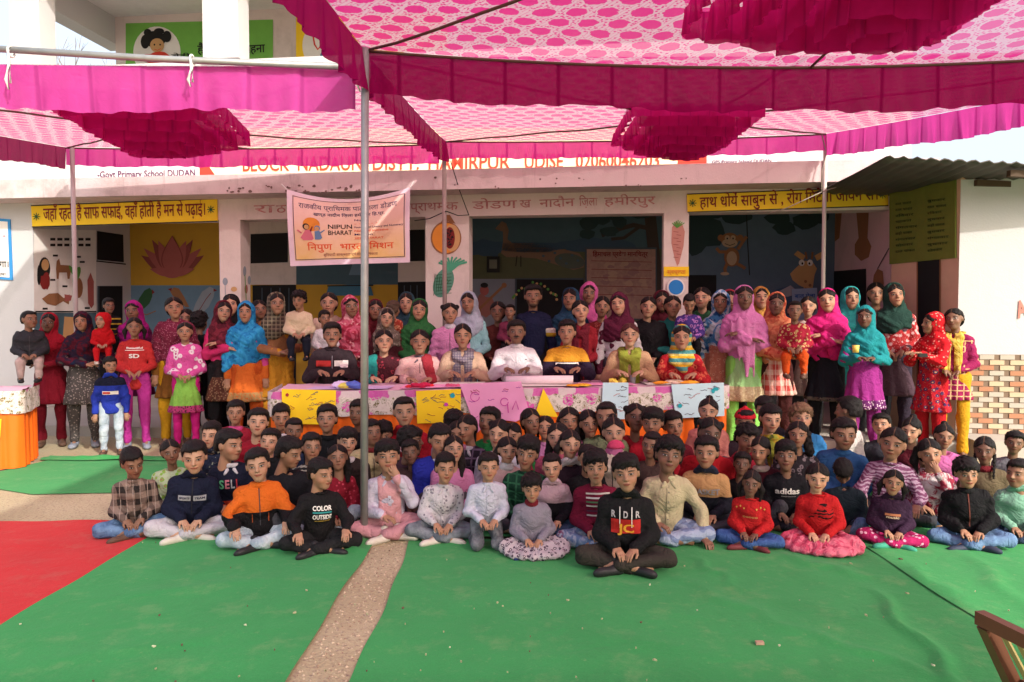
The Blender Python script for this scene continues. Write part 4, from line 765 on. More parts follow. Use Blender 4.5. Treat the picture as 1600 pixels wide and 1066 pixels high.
def table(name, lab, P0, P1, depth, H, clothlab, both=False):
    P0 = np.array([P0[0], P0[1], 0.]); P1 = np.array([P1[0], P1[1], 0.]); d = (P1 - P0); L = np.linalg.norm(d); d /= L; bk = np.array([-d[1], d[0], 0]);
    if bk[1] < 0: bk = -bk
    T = lambda v: tuple(P0 + d * v[0] + bk * v[1] + np.array([0, 0, v[2]]))
    root = empty(name, T((L/2, depth/2, 0)), lab, 'table'); m = MB(); m.box((.03, .03, H - .045), (L - .03, depth - .03, H - .012), 0, T); m.build('tabletop', [TBW], root)
    for x in (.08, L - .13):
        for y in (.08, depth - .13): m = MB(); m.box((x, y, 0), (x + .05, y + .05, H - .047), 0, T); m.build('leg', [TBW], root)
    cr = empty('tablecloth', T((L/2, depth/2, 0)), clothlab, 'tablecloth')
    n = 60; V = [np.array(T((L * i / n, depth * j / 10, H + .004 * math.sin(i * 1.7 + j * 2.1)))) for i in range(n+1) for j in range(11)]; mk('top_cover', V, [(i*11+j, (i+1)*11+j, (i+1)*11+j+1, i*11+j+1) for i in range(n) for j in range(10)], TCP, cr, None, True)
    path = [(0, depth), (0, 0), (L, 0), (L, depth)]
    def band(name, z0, z1, off, amp, fr, mat, scal=0):
        V = []; rows = 8; S_ = []; tot = 2 * depth + L; n = int(tot * 60)
        for i in range(n + 1):
            s = tot * i / n
            if s < depth: p = (-off, depth - s); nn = (-1, 0)
            elif s < depth + L: p = (s - depth, -off); nn = (0, -1)
            else: p = (L + off, s - depth - L); nn = (1, 0)
            for j in range(rows):
                v = j / (rows - 1); a = amp * (.35 + .65 * v) * (math.sin(s * fr) + .5 * math.sin(s * fr * 1.7 + 1.3) + .6 * math.sin(s * fr * .37)); zz = z0 + (z1 - z0) * v + (scal * math.sin(s * 9) + .4*scal * math.sin(s*23)) * v; V.append(T((p[0] + nn[0] * a, p[1] + nn[1] * a, zz)))
        return mk(name, V, [(i*rows+j, i*rows+j+1, (i+1)*rows+j+1, (i+1)*rows+j) for i in range(n) for j in range(rows-1)], mat, cr, None, True)
    band('pleated_skirt', H - .12, .015, .025, .013, 62, ORG); band('floral_border', H + .006, H - .205, .05, .004, 20, FLO if H > .75 else FLO2, .006); return T, L
TZ = .765
tl_ = G(425, 0, 0) if False else None
TA = hit(428, 613, (0, 0, TZ), (0, 0, 1.)); TB = hit(1132, 603, (0, 0, TZ), (0, 0, 1.))
tT, tL = table('long_table', 'long low table in front of the seated teachers', TA, TB, .72, TZ, 'orange pleated table skirt with a flowery white and magenta border on the long table')
print('table', TA, TB)
ST0 = hit(-150, 680, (0, 0, .72), (0, 0, 1.)); 
sT, sL = table('side_table', 'small table standing at the edge of the yard beside the sunlit wall', (-6.2, 6.05), (-4.52, 6.72), .6, .72, 'bright orange pleated skirt with flowery border on the small side table')
# papers and things on the long table
def paper(name, pts, z, mat, lab, cat='paper', rise=0):
    n = len(pts); V = [tT((x, y, z + (rise if i % 2 else 0))) for i, (x, y) in enumerate(pts)]; V2 = [tuple(np.array(v) + np.array([0, 0, .004])) for v in V]; m = MB(); m.add(V + V2, [tuple(range(n))[::-1], tuple(i + n for i in range(n))] + [(i, (i+1) % n, (i+1) % n + n, i + n) for i in range(n)]); return tag(m.build(name, [mat]), lab, cat, 'papers on the long table')
PL = plain('paper_lilac', (.55, .42, .66), .6); PP = plain('paper_pink', (.75, .32, .52), .6); PWH = plain('paper_white', (.72, .66, .62), .6)
paper('paper_sheet', [(.25, .1), (.95, .06), (1.0, .3), (.3, .33)], TZ + .01, PL, 'lilac sheet on the table end before the man in brown')
paper('paper_sheet', [(1.05, .05), (1.9, .08), (1.85, .35), (1.1, .3)], TZ + .01, PP, 'bright pink sheet spread before the woman with the teal dupatta', rise=.01)
paper('paper_sheet', [(2.0, .1), (2.6, .08), (2.62, .3), (2.05, .3)], TZ + .012, PWH, 'white sheet lying before the man in the white jersey')
paper('paper_sheet', [(2.68, .12), (3.2, .08), (3.2, .28), (2.7, .34)], TZ + .011, PP, 'pink paper lying before the woman with the olive scarf')
paper('paper_sheet', [(3.3, .1), (3.75, .12), (3.7, .4), (3.32, .36)], TZ + .011, PWH, 'cream paper at the far table end by the striped scarf')
paper('paper_sheet', [(1.35, .38), (1.8, .36), (1.85, .55), (1.4, .56)], TZ + .012, PWH, 'white paper under the hands of the woman in the striped stole')
def crumple(name, x, y, s, mats, lab, seed, cat, flat=.5):
    r = random.Random(seed); root = empty(name, tT((x, y, TZ + .008)), lab, cat)
    for k in range(6):
        m = MB(); cx, cy = r.uniform(-s, s), r.uniform(-s * .5, s * .5); rr = s * r.uniform(.4, .7); V = []
        for a in range(7):
            for b in range(5): th_ = 2 * pi * a / 7; ph_ = pi * b / 4; q_ = rr * r.uniform(.7, 1.2); V.append(np.array(tT((x + cx + q_ * sin(ph_) * cos(th_), y + cy + q_ * sin(ph_) * sin(th_) * .7, TZ + .01 + rr * flat + q_ * cos(ph_) * flat))))
        m.add(V, [(a*5+b, ((a+1) % 7)*5+b, ((a+1) % 7)*5+b+1, a*5+b+1) for a in range(7) for b in range(4)]); m.build('petal_cluster' if cat == 'flowers' else 'fold', [mats[k % len(mats)]], root)
    return root
crumple('crepe_paper', .62, .12, .13, [plain('crepe_lilac', (.60, .48, .74)), plain('crepe_blue', (.08, .12, .45)), plain('crepe_yellow', (.62, .55, .1))], 'crumpled lilac, blue and yellow crepe paper at the table end', 1, 'crepe paper', .4)
crumple('flower_heap', 1.22, .12, .10, [plain('petal_red', (.62, .02, .03)), plain('petal_red2', (.45, .01, .06))], 'heap of red flowers on the table beside the galvanised pole', 2, 'flowers', .35)
crumple('flower_heap', 1.52, .12, .05, [plain('petal_rose', (.55, .08, .18))], 'small rose pink flower head beside the red heap', 3, 'flowers', .5)
crumple('cloth_bundle', 3.06, .22, .07, [plain('bundle_yellow', (.72, .58, .08))], 'yellow cloth bundle on the table before the olive-scarfed woman', 4, 'bundle', .6)
crumple('marigold_heap', 2.65, .03, .12, [plain('marigold', (.75, .32, .02)), plain('marigold2', (.72, .45, .03))], 'low row of marigold petals along the table edge above the light blue sheet', 5, 'flowers', .14)
crumple('marigold_heap', 3.55, .10, .14, [plain('marigold', (.75, .32, .02)), plain('petal_cream', (.7, .55, .42))], 'orange and cream petals at the far table end before the striped-scarf woman', 6, 'flowers', .2)
m = MB(); a = np.array(tT((2.02, .30, TZ + .05))); b = np.array(tT((2.62, .16, TZ + .06))); m.tube([a, (a+b)/2, b], [.036, .04, .038], 16); tag(m.build('paper_roll', [plain('roll_white', (.74, .60, .64), .5, .15, 20)], None, True), 'thick white roll of chart paper before the man in the striped sweater', 'paper roll')
m = MB(); m.tube([tT((3.22, .28, TZ + .004)), tT((3.22, .28, TZ + .085))], [.026, .03], 14); tag(m.build('drinking_glass', [plain('glass_dull', (.25, .27, .28), .15)], None, True), 'short drinking glass on the table near the yellow bundle', 'glass')
# charts hanging down the front of the long table
def pxT(px, py, off=.075):
    P = np.array(tT((0, -off, 0))); N = np.array(tT((0, -1, 0))) - np.array(tT((0, 0, 0))); return hit(px, py, P, N), N
def chart(corners, mat, lab, marks, name='wall_chart', ink_=None, shape_extra=()):
    P = np.array(tT((0, -.075, 0))); N = np.array(tT((0, -1, 0))) - np.array(tT((0, 0, 0))); pl = (P, N); m = MB(); poly_px(m, corners, pl, 0, 0, .004); o = tag(m.build(name, [mat]), lab, 'chart', 'hand-made charts on the table front')
    ks = MB(); r = random.Random(len(lab)); x0 = min(c[0] for c in corners) + 8; x1 = max(c[0] for c in corners) - 8; y0 = min(c[1] for c in corners) + 7; y1 = max(c[1] for c in corners) - 6
    for k in range(marks):
        x = r.uniform(x0, x1); y = y0 + (y1 - y0) * r.random() ** 1.2; pts = [(x, y)]; a = r.uniform(-.4, .4)
        for q_ in range(4): pts.append((pts[-1][0] + r.uniform(1, 3.4), pts[-1][1] + r.uniform(-2, 2)))
        poly_px(ks, stroke(pts, .8), pl, r.choice([0, 0, 1]), .003 + .0001 * k)
    for sh, mm in shape_extra: poly_px(ks, sh, pl, mm, .0085)
    if marks or shape_extra: tag(ks.build('handwriting', [ink_ or plain('chart_ink', (.10, .08, .12)), plain('chart_ink2', (.35, .03, .03)), plain('chart_teal', (.02, .35, .42)), plain('chart_magenta', (.55, .05, .35))], o), kind='stuff')
    return o
YC = plain('chart_yellow', (.88, .60, .015), .6, .06); BC = plain('chart_lightblue', (.50, .68, .76), .6, .06); PC = plain('chart_pink', (.78, .32, .56), .6, .06)
chart([(440, 608), (525, 610), (524, 664), (441, 662)], YC, 'yellow chart at the table end below the man in the brown jacket', 26, shape_extra=[(ep(449, 617, 3, 3, 5), 1)])
chart([(650, 611), (720, 608), (720, 660), (652, 662)], YC, 'yellow chart beside the tilted pink chart', 22, shape_extra=[(ep(697, 632, 3.2, 3, 12), 3), (ep(707, 618, 4, 4, 12), 2)])
chart([(718, 600), (814, 596), (828, 648), (806, 659), (768, 654), (746, 676)], PC, 'tilted pink chart with purple handwriting hanging at the middle of the table', 16, ink_=plain('ink_violet', (.3, .03, .3)), shape_extra=[(stroke(ep(788, 628, 6, 6, 14), 1.2), 3), (stroke([(793, 632), (794, 645)], 1.5), 3), (stroke(ep(742, 620, 7, 7, 14), 1), 3), (stroke([(800, 640), (806, 626), (810, 640)], 1.3), 3)])
chart([(849, 607), (872, 652), (836, 648)], YC, 'yellow triangle of paper hanging point upwards on the skirt', 0)
chart([(942, 598), (982, 598), (982, 655), (940, 655)], BC, 'narrow light blue sheet hanging below the marigold petals', 16)
chart([(1049, 601), (1131, 598), (1132, 650), (1056, 654)], BC, 'wide light blue chart at the table end with a teal doodle', 24, shape_extra=[(ep(1062, 634, 3.4, 3.4, 12), 2), (ep(1118, 608, 5, 3, 6), 2), (ep(1114, 611, 3, 4, 6), 2)])
# flowers and a steel pot on the side table
for k, (x, y, mcol, lab) in enumerate(((1.35, .12, (.80, .08, .01), 'heap of red-orange marigolds on the corner of the small side table'), (.95, .18, (.80, .20, .01), 'second marigold heap further along the small side table'))):
    root = empty('marigold_heap', sT((x, y, .73)), lab, 'flowers'); r = random.Random(k + 20); mm_ = [plain('mg%d%d' % (k, q_), (mcol[0], mcol[1] + .04 * q_, mcol[2])) for q_ in range(3)]
    for j in range(34):
        m = MB(); cx, cy = r.uniform(-.24, .24), r.uniform(-.10, .14); rr = .022 * r.uniform(.8, 1.3); V = [np.array(sT((x + cx + rr * sin(pi * b / 4) * cos(2*pi*a/7) * r.uniform(.8, 1.1), y + cy + rr * sin(pi * b / 4) * sin(2*pi*a/7), .725 + rr * .7 + rr * .7 * cos(pi * b / 4) + r.uniform(0, .02)))) for a in range(7) for b in range(5)]
        m.add(V, [(a*5+b, ((a+1) % 7)*5+b, ((a+1) % 7)*5+b+1, a*5+b+1) for a in range(7) for b in range(4)]); m.build('flower', [mm_[j % 3]], root)
m = MB(); c = (1.45, .42); pr_ = [(.0, .035), (.03, .05), (.06, .045), (.08, .035), (.1, .045)]; V = []
for h_, rd in pr_:
    for a in range(14): V.append(sT((c[0] + rd * cos(2*pi*a/14), c[1] + rd * sin(2*pi*a/14), .727 + h_)))
m.add(V, [(i*14+a, i*14+(a+1) % 14, (i+1)*14+(a+1) % 14, (i+1)*14+a) for i in range(4) for a in range(14)] + [tuple(range(14))[::-1]]); tag(m.build('brass_pot', [plain('clay_pink', (.55, .30, .26), .4)], None, True), 'small pinkish pot standing behind the marigolds on the side table', 'pot')
m = MB(); pl = (np.array(sT((0, -.075, 0))), np.array(sT((0, -1, 0))) - np.array(sT((0, 0, 0)))); poly_px(m, [(-60, 655), (2, 655), (0, 684), (-60, 690)], pl, 0, 0, .004); tag(m.build('yellow_chart', [YC]), 'yellow chart hanging on the small side table at the picture edge'.replace(' at the picture edge', ' skirt'), 'chart')

# ---------------------------------------------------------------- wooden chair near the camera
CHB = empty('wooden_chair', (1.42, 1.20, 0), 'dark wooden chair with a caned back, turned towards the children', 'chair'); WD = plain('chair_wood', (.10, .04, .022), .4, .25, 14)
a0 = atY(1537, 958, 1.42); yawc = RAD(-78)
def CT(v): # local chair: x across, y forward(+ to the crowd), z
    return (a0[0] + v[0] * cos(yawc) - v[1] * sin(yawc), a0[1] + v[0] * sin(yawc) + v[1] * cos(yawc), v[2])
zt = a0[2]
def chair_bar(name, a, b, w, t_, mats=WD):
    m = MB(); a = Vector(CT(a)); b = Vector(CT(b)); d = (b - a).normalized(); s = d.cross(Vector((0, 0, 1)) if abs(d.z) < .9 else Vector((1, 0, 0))).normalized(); u = d.cross(s).normalized(); V = []
    for p in (a, b):
        for i, j in ((-1, -1), (1, -1), (1, 1), (-1, 1)): V.append(p + s * w * i / 2 + u * t_ * j / 2)
    m.add(V, [(0, 3, 2, 1), (4, 5, 6, 7), (0, 1, 5, 4), (1, 2, 6, 5), (2, 3, 7, 6), (3, 0, 4, 7)]); return m.build(name, [mats], CHB)
CHB.location = Vector(CT((.24, .2, 0)))
chair_bar('top_rail', (-.01, 0, zt - .012), (.45, 0, zt - .012), .022, .026)
for x in (0, .43): chair_bar('back_post', (x, .006, zt - .026), (x, .20, .46), .024, .024); chair_bar('leg', (x, .22, .44), (x, .16, 0), .035, .035); chair_bar('leg', (x, .62, .44), (x, .64, 0), .035, .035)
chair_bar('lower_rail', (.015, .16, .56), (.415, .16, .56), .022, .03); chair_bar('middle_rail', (.015, .085, .70), (.415, .085, .70), .018, .022)
CAN = plain('cane', (.30, .24, .10), .6)
for k in range(12): chair_bar('cane_strip', (.035 + k * .032, .012, zt - .03), (.035 + k * .032, .155, .58), .014, .004, CAN)
m = MB(); m.box((-.01, .19, .44), (.44, .66, .47), 0, CT); m.build('seat', [WD], CHB)
for a_, b_ in (((0, .21, .25), (0, .61, .25)), ((.43, .21, .25), (.43, .61, .25))): chair_bar('stretcher', a_, b_, .025, .02)
# ================================================================ PEOPLE
f4 = np.float32
def rc(P, a, b, ra, rb, sc_=None):
    a = np.array(a, f4); b = np.array(b, f4)
    if sc_ is not None: s = np.array(sc_, f4); P = P / s; a = a / s; b = b / s
    ab = b - a; L2 = float(ab @ ab) + 1e-9; Q = P - a; t = np.clip((Q @ ab) / L2, 0, 1); Q = Q - t[:, None] * ab
    d = np.sqrt(np.einsum('ij,ij->i', Q, Q)) - (ra + (rb - ra) * t)
    return d * (min(sc_) if sc_ is not None else 1)
def el(P, c, r):
    r = np.array(r, f4); Q = (P - np.array(c, f4)) / r; k0 = np.sqrt(np.einsum('ij,ij->i', Q, Q)); Q = Q / r; k1 = np.sqrt(np.einsum('ij,ij->i', Q, Q)) + 1e-6; return k0 * (k0 - 1) / k1
def smin(a, b, k):
    h = np.clip(.5 + .5 * (b - a) / k, 0, 1); return b * (1 - h) + a * h - k * h * (1 - h)
def smax(a, b, k): return -smin(-a, -b, k)
def su(ds, k):
    d = ds[0]
    for e in ds[1:]: d = smin(d, e, k)
    return d
def snet(f, lo, hi, h):
    lo = np.array(lo, float); hi = np.array(hi, float); n = np.maximum(3, np.ceil((hi - lo) / h).astype(int) + 1)
    ax = [lo[i] + h * np.arange(n[i]) for i in range(3)]; X, Y, Z = np.meshgrid(*ax, indexing='ij')
    P = np.stack([X, Y, Z], -1).reshape(-1, 3).astype(f4); D = f(P).reshape(n); S = D < 0
    c = n - 1; acc = np.zeros((*c, 3)); cnt = np.zeros(c)
    offs = [(i, j, k) for i in (0, 1) for j in (0, 1) for k in (0, 1)]
    for o in offs:
        for a in range(3):
            if o[a]: continue
            p = list(o); p[a] = 1
            sl0 = tuple(slice(o[i], o[i] + c[i]) for i in range(3)); sl1 = tuple(slice(p[i], p[i] + c[i]) for i in range(3))
            d0 = D[sl0]; d1 = D[sl1]; m = (d0 < 0) != (d1 < 0); den = np.where(m, d0 - d1, 1); t = np.where(m, d0 / den, 0)
            for i in range(3): acc[..., i] += np.where(m, o[i] + (t if i == a else 0), 0)
            cnt += m
    act = cnt > 0; idx = -np.ones(c, int); idx[act] = np.arange(act.sum()); cell = np.argwhere(act)
    V = (cell + acc[act] / cnt[act][:, None]) * h + lo; F = []
    for a in range(3):
        b, g = (a + 1) % 3, (a + 2) % 3; sl0 = [slice(None)] * 3; sl1 = [slice(None)] * 3; sl0[a] = slice(0, n[a] - 1); sl1[a] = slice(1, n[a])
        s0 = S[tuple(sl0)]; s1 = S[tuple(sl1)]; E_ = np.argwhere(s0 != s1)
        ok = (E_[:, b] > 0) & (E_[:, g] > 0) & (E_[:, b] < n[b] - 1) & (E_[:, g] < n[g] - 1); E_ = E_[ok]
        q = []
        for db, dg in ((-1, -1), (0, -1), (0, 0), (-1, 0)):
            e = E_.copy(); e[:, b] += db; e[:, g] += dg; q.append(idx[e[:, 0], e[:, 1], e[:, 2]])
        q = np.stack(q, 1); fl = s0[tuple(E_.T)]; q[~fl] = q[~fl][:, ::-1]; F.append(q)
    F = np.concatenate(F) if F else np.zeros((0, 4), int); return V, F
def np_mesh(name, V, F, mat, hp=None):
    me = bpy.data.meshes.new(name); nv, nf = len(V), len(F); me.vertices.add(nv); me.vertices.foreach_set('co', np.asarray(V, f4).ravel()); me.loops.add(nf * 4); me.loops.foreach_set('vertex_index', np.asarray(F, np.int32).ravel())
    me.polygons.add(nf); me.polygons.foreach_set('loop_start', np.arange(0, nf * 4, 4, dtype=np.int32)); me.polygons.foreach_set('use_smooth', np.ones(nf, bool)); me.update(calc_edges=True)
    if hp is not None: at = me.attributes.new('hp', 'FLOAT_VECTOR', 'POINT'); at.data.foreach_set('vector', np.asarray(hp, f4).ravel())
    if mat is not None: me.materials.append(mat)
    return me
# ---- canonical head, hand, shoe (metres, child size)
def head_f(P, man=0):
    X = np.abs(P[:, :1]); A_ = np.concatenate([X, P[:, 1:]], 1)
    d = su([el(A_, (0, .014, .022), (.070, .086, .076)), el(A_, (0, -.020, -.028), (.053, .060, .066)), el(A_, (0, -.052, -.074), (.022, .020, .017))], .030)
    d = smin(d, el(A_, (.033, -.046, -.028), (.022, .020, .022)), .018)
    d = smin(d, el(A_, (.024, -.058, .026), (.022, .014, .007)), .012)
    d = smax(d, -el(A_, (.029, -.090, .004), (.017, .016, .011)), .012)
    d = smin(d, el(A_, (.0285, -.0615, .0055), (.0145, .0125, .0115)), .004)
    d = smin(d, rc(A_, (0, -.072, .012), (0, -.092, -.018), .0065, .0095), .010)
    d = smin(d, el(A_, (.0085, -.083, -.021), (.0065, .009, .006)), .005)
    d = smin(d, el(A_, (0, -.0735, -.043), (.021, .011, .0055)), .006); d = smin(d, el(A_, (0, -.0735, -.0515), (.017, .011, .0055)), .005)
    d = smin(d, el(A_, (.070, .006, -.002), (.009, .017, .027)), .008)
    return smin(d, rc(A_, (0, .018, -.06), (0, .030, -.17), .036, .041), .02)
def hand_f(P):  # wrist at origin, fingers along +x, palm facing -z, thumb at +y side
    d = rc(P, (-.02, 0, 0), (.015, 0, 0), .020, .022, (1, 1, .75)); d = smin(d, rc(P, (.02, -.008, 0), (.055, -.002, -.002), .024, .026, (1, 1.15, .48)), .015)
    for y, L, r_ in ((.027, .060, .0078), (.009, .068, .0082), (-.009, .063, .0078), (-.026, .050, .0068)):
        a = (.062, y * .85, -.002); b = (.062 + L * .5, y, -.010); c = (.062 + L * .86, y * .95, -.034)
        d = np.minimum(d, smin(rc(P, a, b, r_ * 1.05, r_), rc(P, b, c, r_, r_ * .8), .004))
    th_ = smin(rc(P, (.018, .018, -.004), (.045, .042, -.014), .012, .010), rc(P, (.045, .042, -.014), (.070, .046, -.026), .010, .0078), .005); return smin(d, th_, .008)
def shoe_f(P):  # heel at origin, toe along -y
    d = smin(el(P, (0, .0, .035), (.034, .042, .036)), el(P, (0, -.10, .024), (.040, .066, .030)), .05); d = smin(d, rc(P, (0, .005, .04), (0, .01, .085), .034, .036), .02); return smax(d, -P[:, 2] + .0, .006)
HEADS = {l: (lambda q: (q[0] * np.array([.96, 1, 1.03]), q[1]))(snet(head_f, (-.095, -.12, -.19), (.095, .13, .12), h)) for l, h in ((0, .0050), (1, .0070), (2, .0090))}
HANDS = {l: snet(hand_f, (-.055, -.05, -.06), (.15, .07, .04), h) for l, h in ((0, .0052), (1, .0075), (2, .0100))}
SHOE = {}
def shoe_mesh(mat):
    if mat.name not in SHOE:
        if 'g' not in SHOE: SHOE['g'] = snet(shoe_f, (-.06, -.19, -.02), (.06, .07, .14), .011)
        SHOE[mat.name] = np_mesh('shoe', *SHOE['g'], mat)
    return SHOE[mat.name]
# ---- hair, in head space
def nz(P, a, b, c): return np.sin(P[:, 0] * a + 3 * np.sin(P[:, 2] * b)) * np.sin(P[:, 1] * c + 2 * np.sin(P[:, 0] * b))
def skull(P, g): return smin(el(P, (0, .014, .022), (.070 + g, .086 + g, .076 + g)), el(P, (0, .03, -.02), (.062 + g, .064 + g, .06 + g)), .03)
def hair_f(kind):
    def f(P):
        x, y, z = P[:, 0], P[:, 1], P[:, 2]; ax = np.abs(x); n = nz(P, 90, 60, 80)
        if kind in ('short', 'crop', 'fringe', 'messy', 'mop'):
            g = {'short': .007, 'crop': .003, 'fringe': .008, 'messy': .012, 'mop': .013}[kind]; amp = {'short': .0022, 'crop': .0008, 'fringe': .003, 'messy': .009, 'mop': .006}[kind]
            g2 = g + {'short': .010, 'crop': .003, 'fringe': .012, 'messy': .014, 'mop': .012}[kind] * np.clip((z - .03) / .05, 0, 1)
            d = skull(P, 0) - g2 + n * amp + .0015 * np.sin(x * 190 + 40 * y + 3 * np.sin(z * 60)); top = el(P, (.012, -.012, .078), (.046, .066, .017 if kind != 'crop' else .012)); d = smin(d, top, .02)
            hl = {'short': .058, 'crop': .056, 'fringe': .040, 'messy': .050, 'mop': .043}[kind] + .10 * x * (kind in ('short', 'fringe', 'mop'))      # hairline, a little higher on one side
            rag = {'short': .004, 'crop': .0015, 'fringe': .007, 'messy': .010, 'mop': .007}[kind] * (np.sin(x * 210 + 1) * .5 + np.sin(x * 97) * .6)
            side = .006 + .03 * np.clip((-.012 - y) / .02, 0, 1)
            lim = np.where(y < -.030, hl + rag - .22 * np.maximum(0, ax - .040), np.where(y < .034, side, -.050 + .2 * np.maximum(0, .06 - y))); ear = el(P * np.array([[1, 1, 1]]), (0, .004, -.004), (.12, .020, .022))
            return smax(smax(d, lim - z, .012), -ear, .006)
        part = .0025 * np.exp(-(x / .004) ** 2) * (y < .03)
        d = skull(P, .0055 if kind == 'under' else .008) + part + .0012 * np.sin(ax * 240 + y * 60) + n * .001
        lim = np.where(y < -.02, (.058 if kind == 'under' else .066) - .60 * ax * (ax > .006), np.where(y < .045, -.02 + .075 * np.clip((.02 - y) / .045, 0, 1), -.075)); d = smax(d, lim - z, .008)
        if kind == 'bun': d = smin(d, el(P, (0, .105, -.015), (.030, .024, .028)), .012)
        if kind == 'topbun': d = smin(d, el(P, (0, .05, .105), (.028, .026, .022)), .010)
        if kind == 'pony': d = smin(d, smin(rc(P, (0, .095, .03), (0, .125, -.05), .020, .022), rc(P, (0, .125, -.05), (0, .115, -.14), .022, .010), .02), .01)
        if kind == 'sidepony': d = smin(d, smin(rc(P, (-.075, .03, .035), (-.10, .03, -.05), .020, .026), rc(P, (-.10, .03, -.05), (-.095, .01, -.13), .026, .012), .02), .01)
        if kind == 'pigtails': A_ = np.stack([ax, y, z], 1); d = smin(d, smin(rc(A_, (.070, .03, .005), (.094, .015, -.045), .018, .021), rc(A_, (.094, .015, -.045), (.090, -.005, -.12), .021, .010), .02), .01)
        if kind == 'puffs': A_ = np.stack([ax, y, z], 1); d = smin(d, el(A_, (.068, .02, .062), (.026, .026, .024)), .008)
        if kind == 'plaits': A_ = np.stack([ax, y, z], 1); d = smin(d, rc(A_, (.066, .03, -.04), (.062, -.045, -.19), .014, .009) + .003 * np.sin(z * 260), .01)
        if kind == 'long': A_ = np.stack([ax, y, z], 1); d = smin(d, smin(rc(A_, (.055, .03, -.02), (.072, .03, -.12), .034, .030), rc(A_, (.072, .03, -.12), (.062, -.01, -.20), .030, .014), .03) + n * .004, .015)
        if kind == 'wavy': A_ = np.stack([ax, y, z], 1); d = smin(d, rc(A_, (.062, .02, .0), (.085, .02, -.13), .034, .038) + n * .007, .015)
        return d
    return f
HAIR = {}
def tufts(V, F, kind, lod):
    # loose locks that break the outline of the hair
    if kind == 'under': return V, F
    r = np.random.RandomState(len(kind) * 7 + lod); m = {'crop': 60, 'short': 240, 'fringe': 300, 'mop': 340, 'messy': 420}.get(kind, 150); idx = r.choice(len(V), m); p = V[idx]
    n = p - np.array([0, .014, .0]); n /= np.linalg.norm(n, axis=1)[:, None] + 1e-6; dn = np.stack([p[:, 0] * 2 + r.randn(m) * .4, -.6 * (p[:, 2] > .04) + .25 + r.randn(m) * .3, -1.0 + .4 * r.randn(m)], 1); dn /= np.linalg.norm(dn, axis=1)[:, None]
    lift = {'messy': .55, 'mop': .35, 'crop': .15}.get(kind, .22); d = dn - n * (np.einsum('ij,ij->i', dn, n))[:, None] + n * lift * r.rand(m)[:, None]; L = r.uniform(.010, .022, m)[:, None] * (.5 if kind == 'crop' else 1); s = np.cross(d, n); s /= np.linalg.norm(s, axis=1)[:, None] + 1e-6; w = .0026
    a = p - n * .002 - s * w; b = p - n * .002 + s * w; c_ = p + d * L + s * .0006; e = p + d * L - s * .0006; k = len(V); V2 = np.concatenate([V, a, b, c_, e]); i = np.arange(m); F2 = np.concatenate([F, np.stack([k + i, k + m + i, k + 2 * m + i, k + 3 * m + i], 1)]); return V2, F2
def hair_mesh(kind, lod, c=(.006, .0045, .0045)):
    k = (kind, lod, c)
    if k not in HAIR:
        V, F = snet(hair_f(kind), (-.16, -.13, -.24), (.16, .17, .15), (.0054, .0072, .009)[lod]); V, F = tufts(V, F, kind, lod); HAIR[k] = np_mesh('hair', V, F, hair_mat(c, kind not in ('short', 'crop', 'fringe', 'mop', 'messy')))
    return HAIR[k]
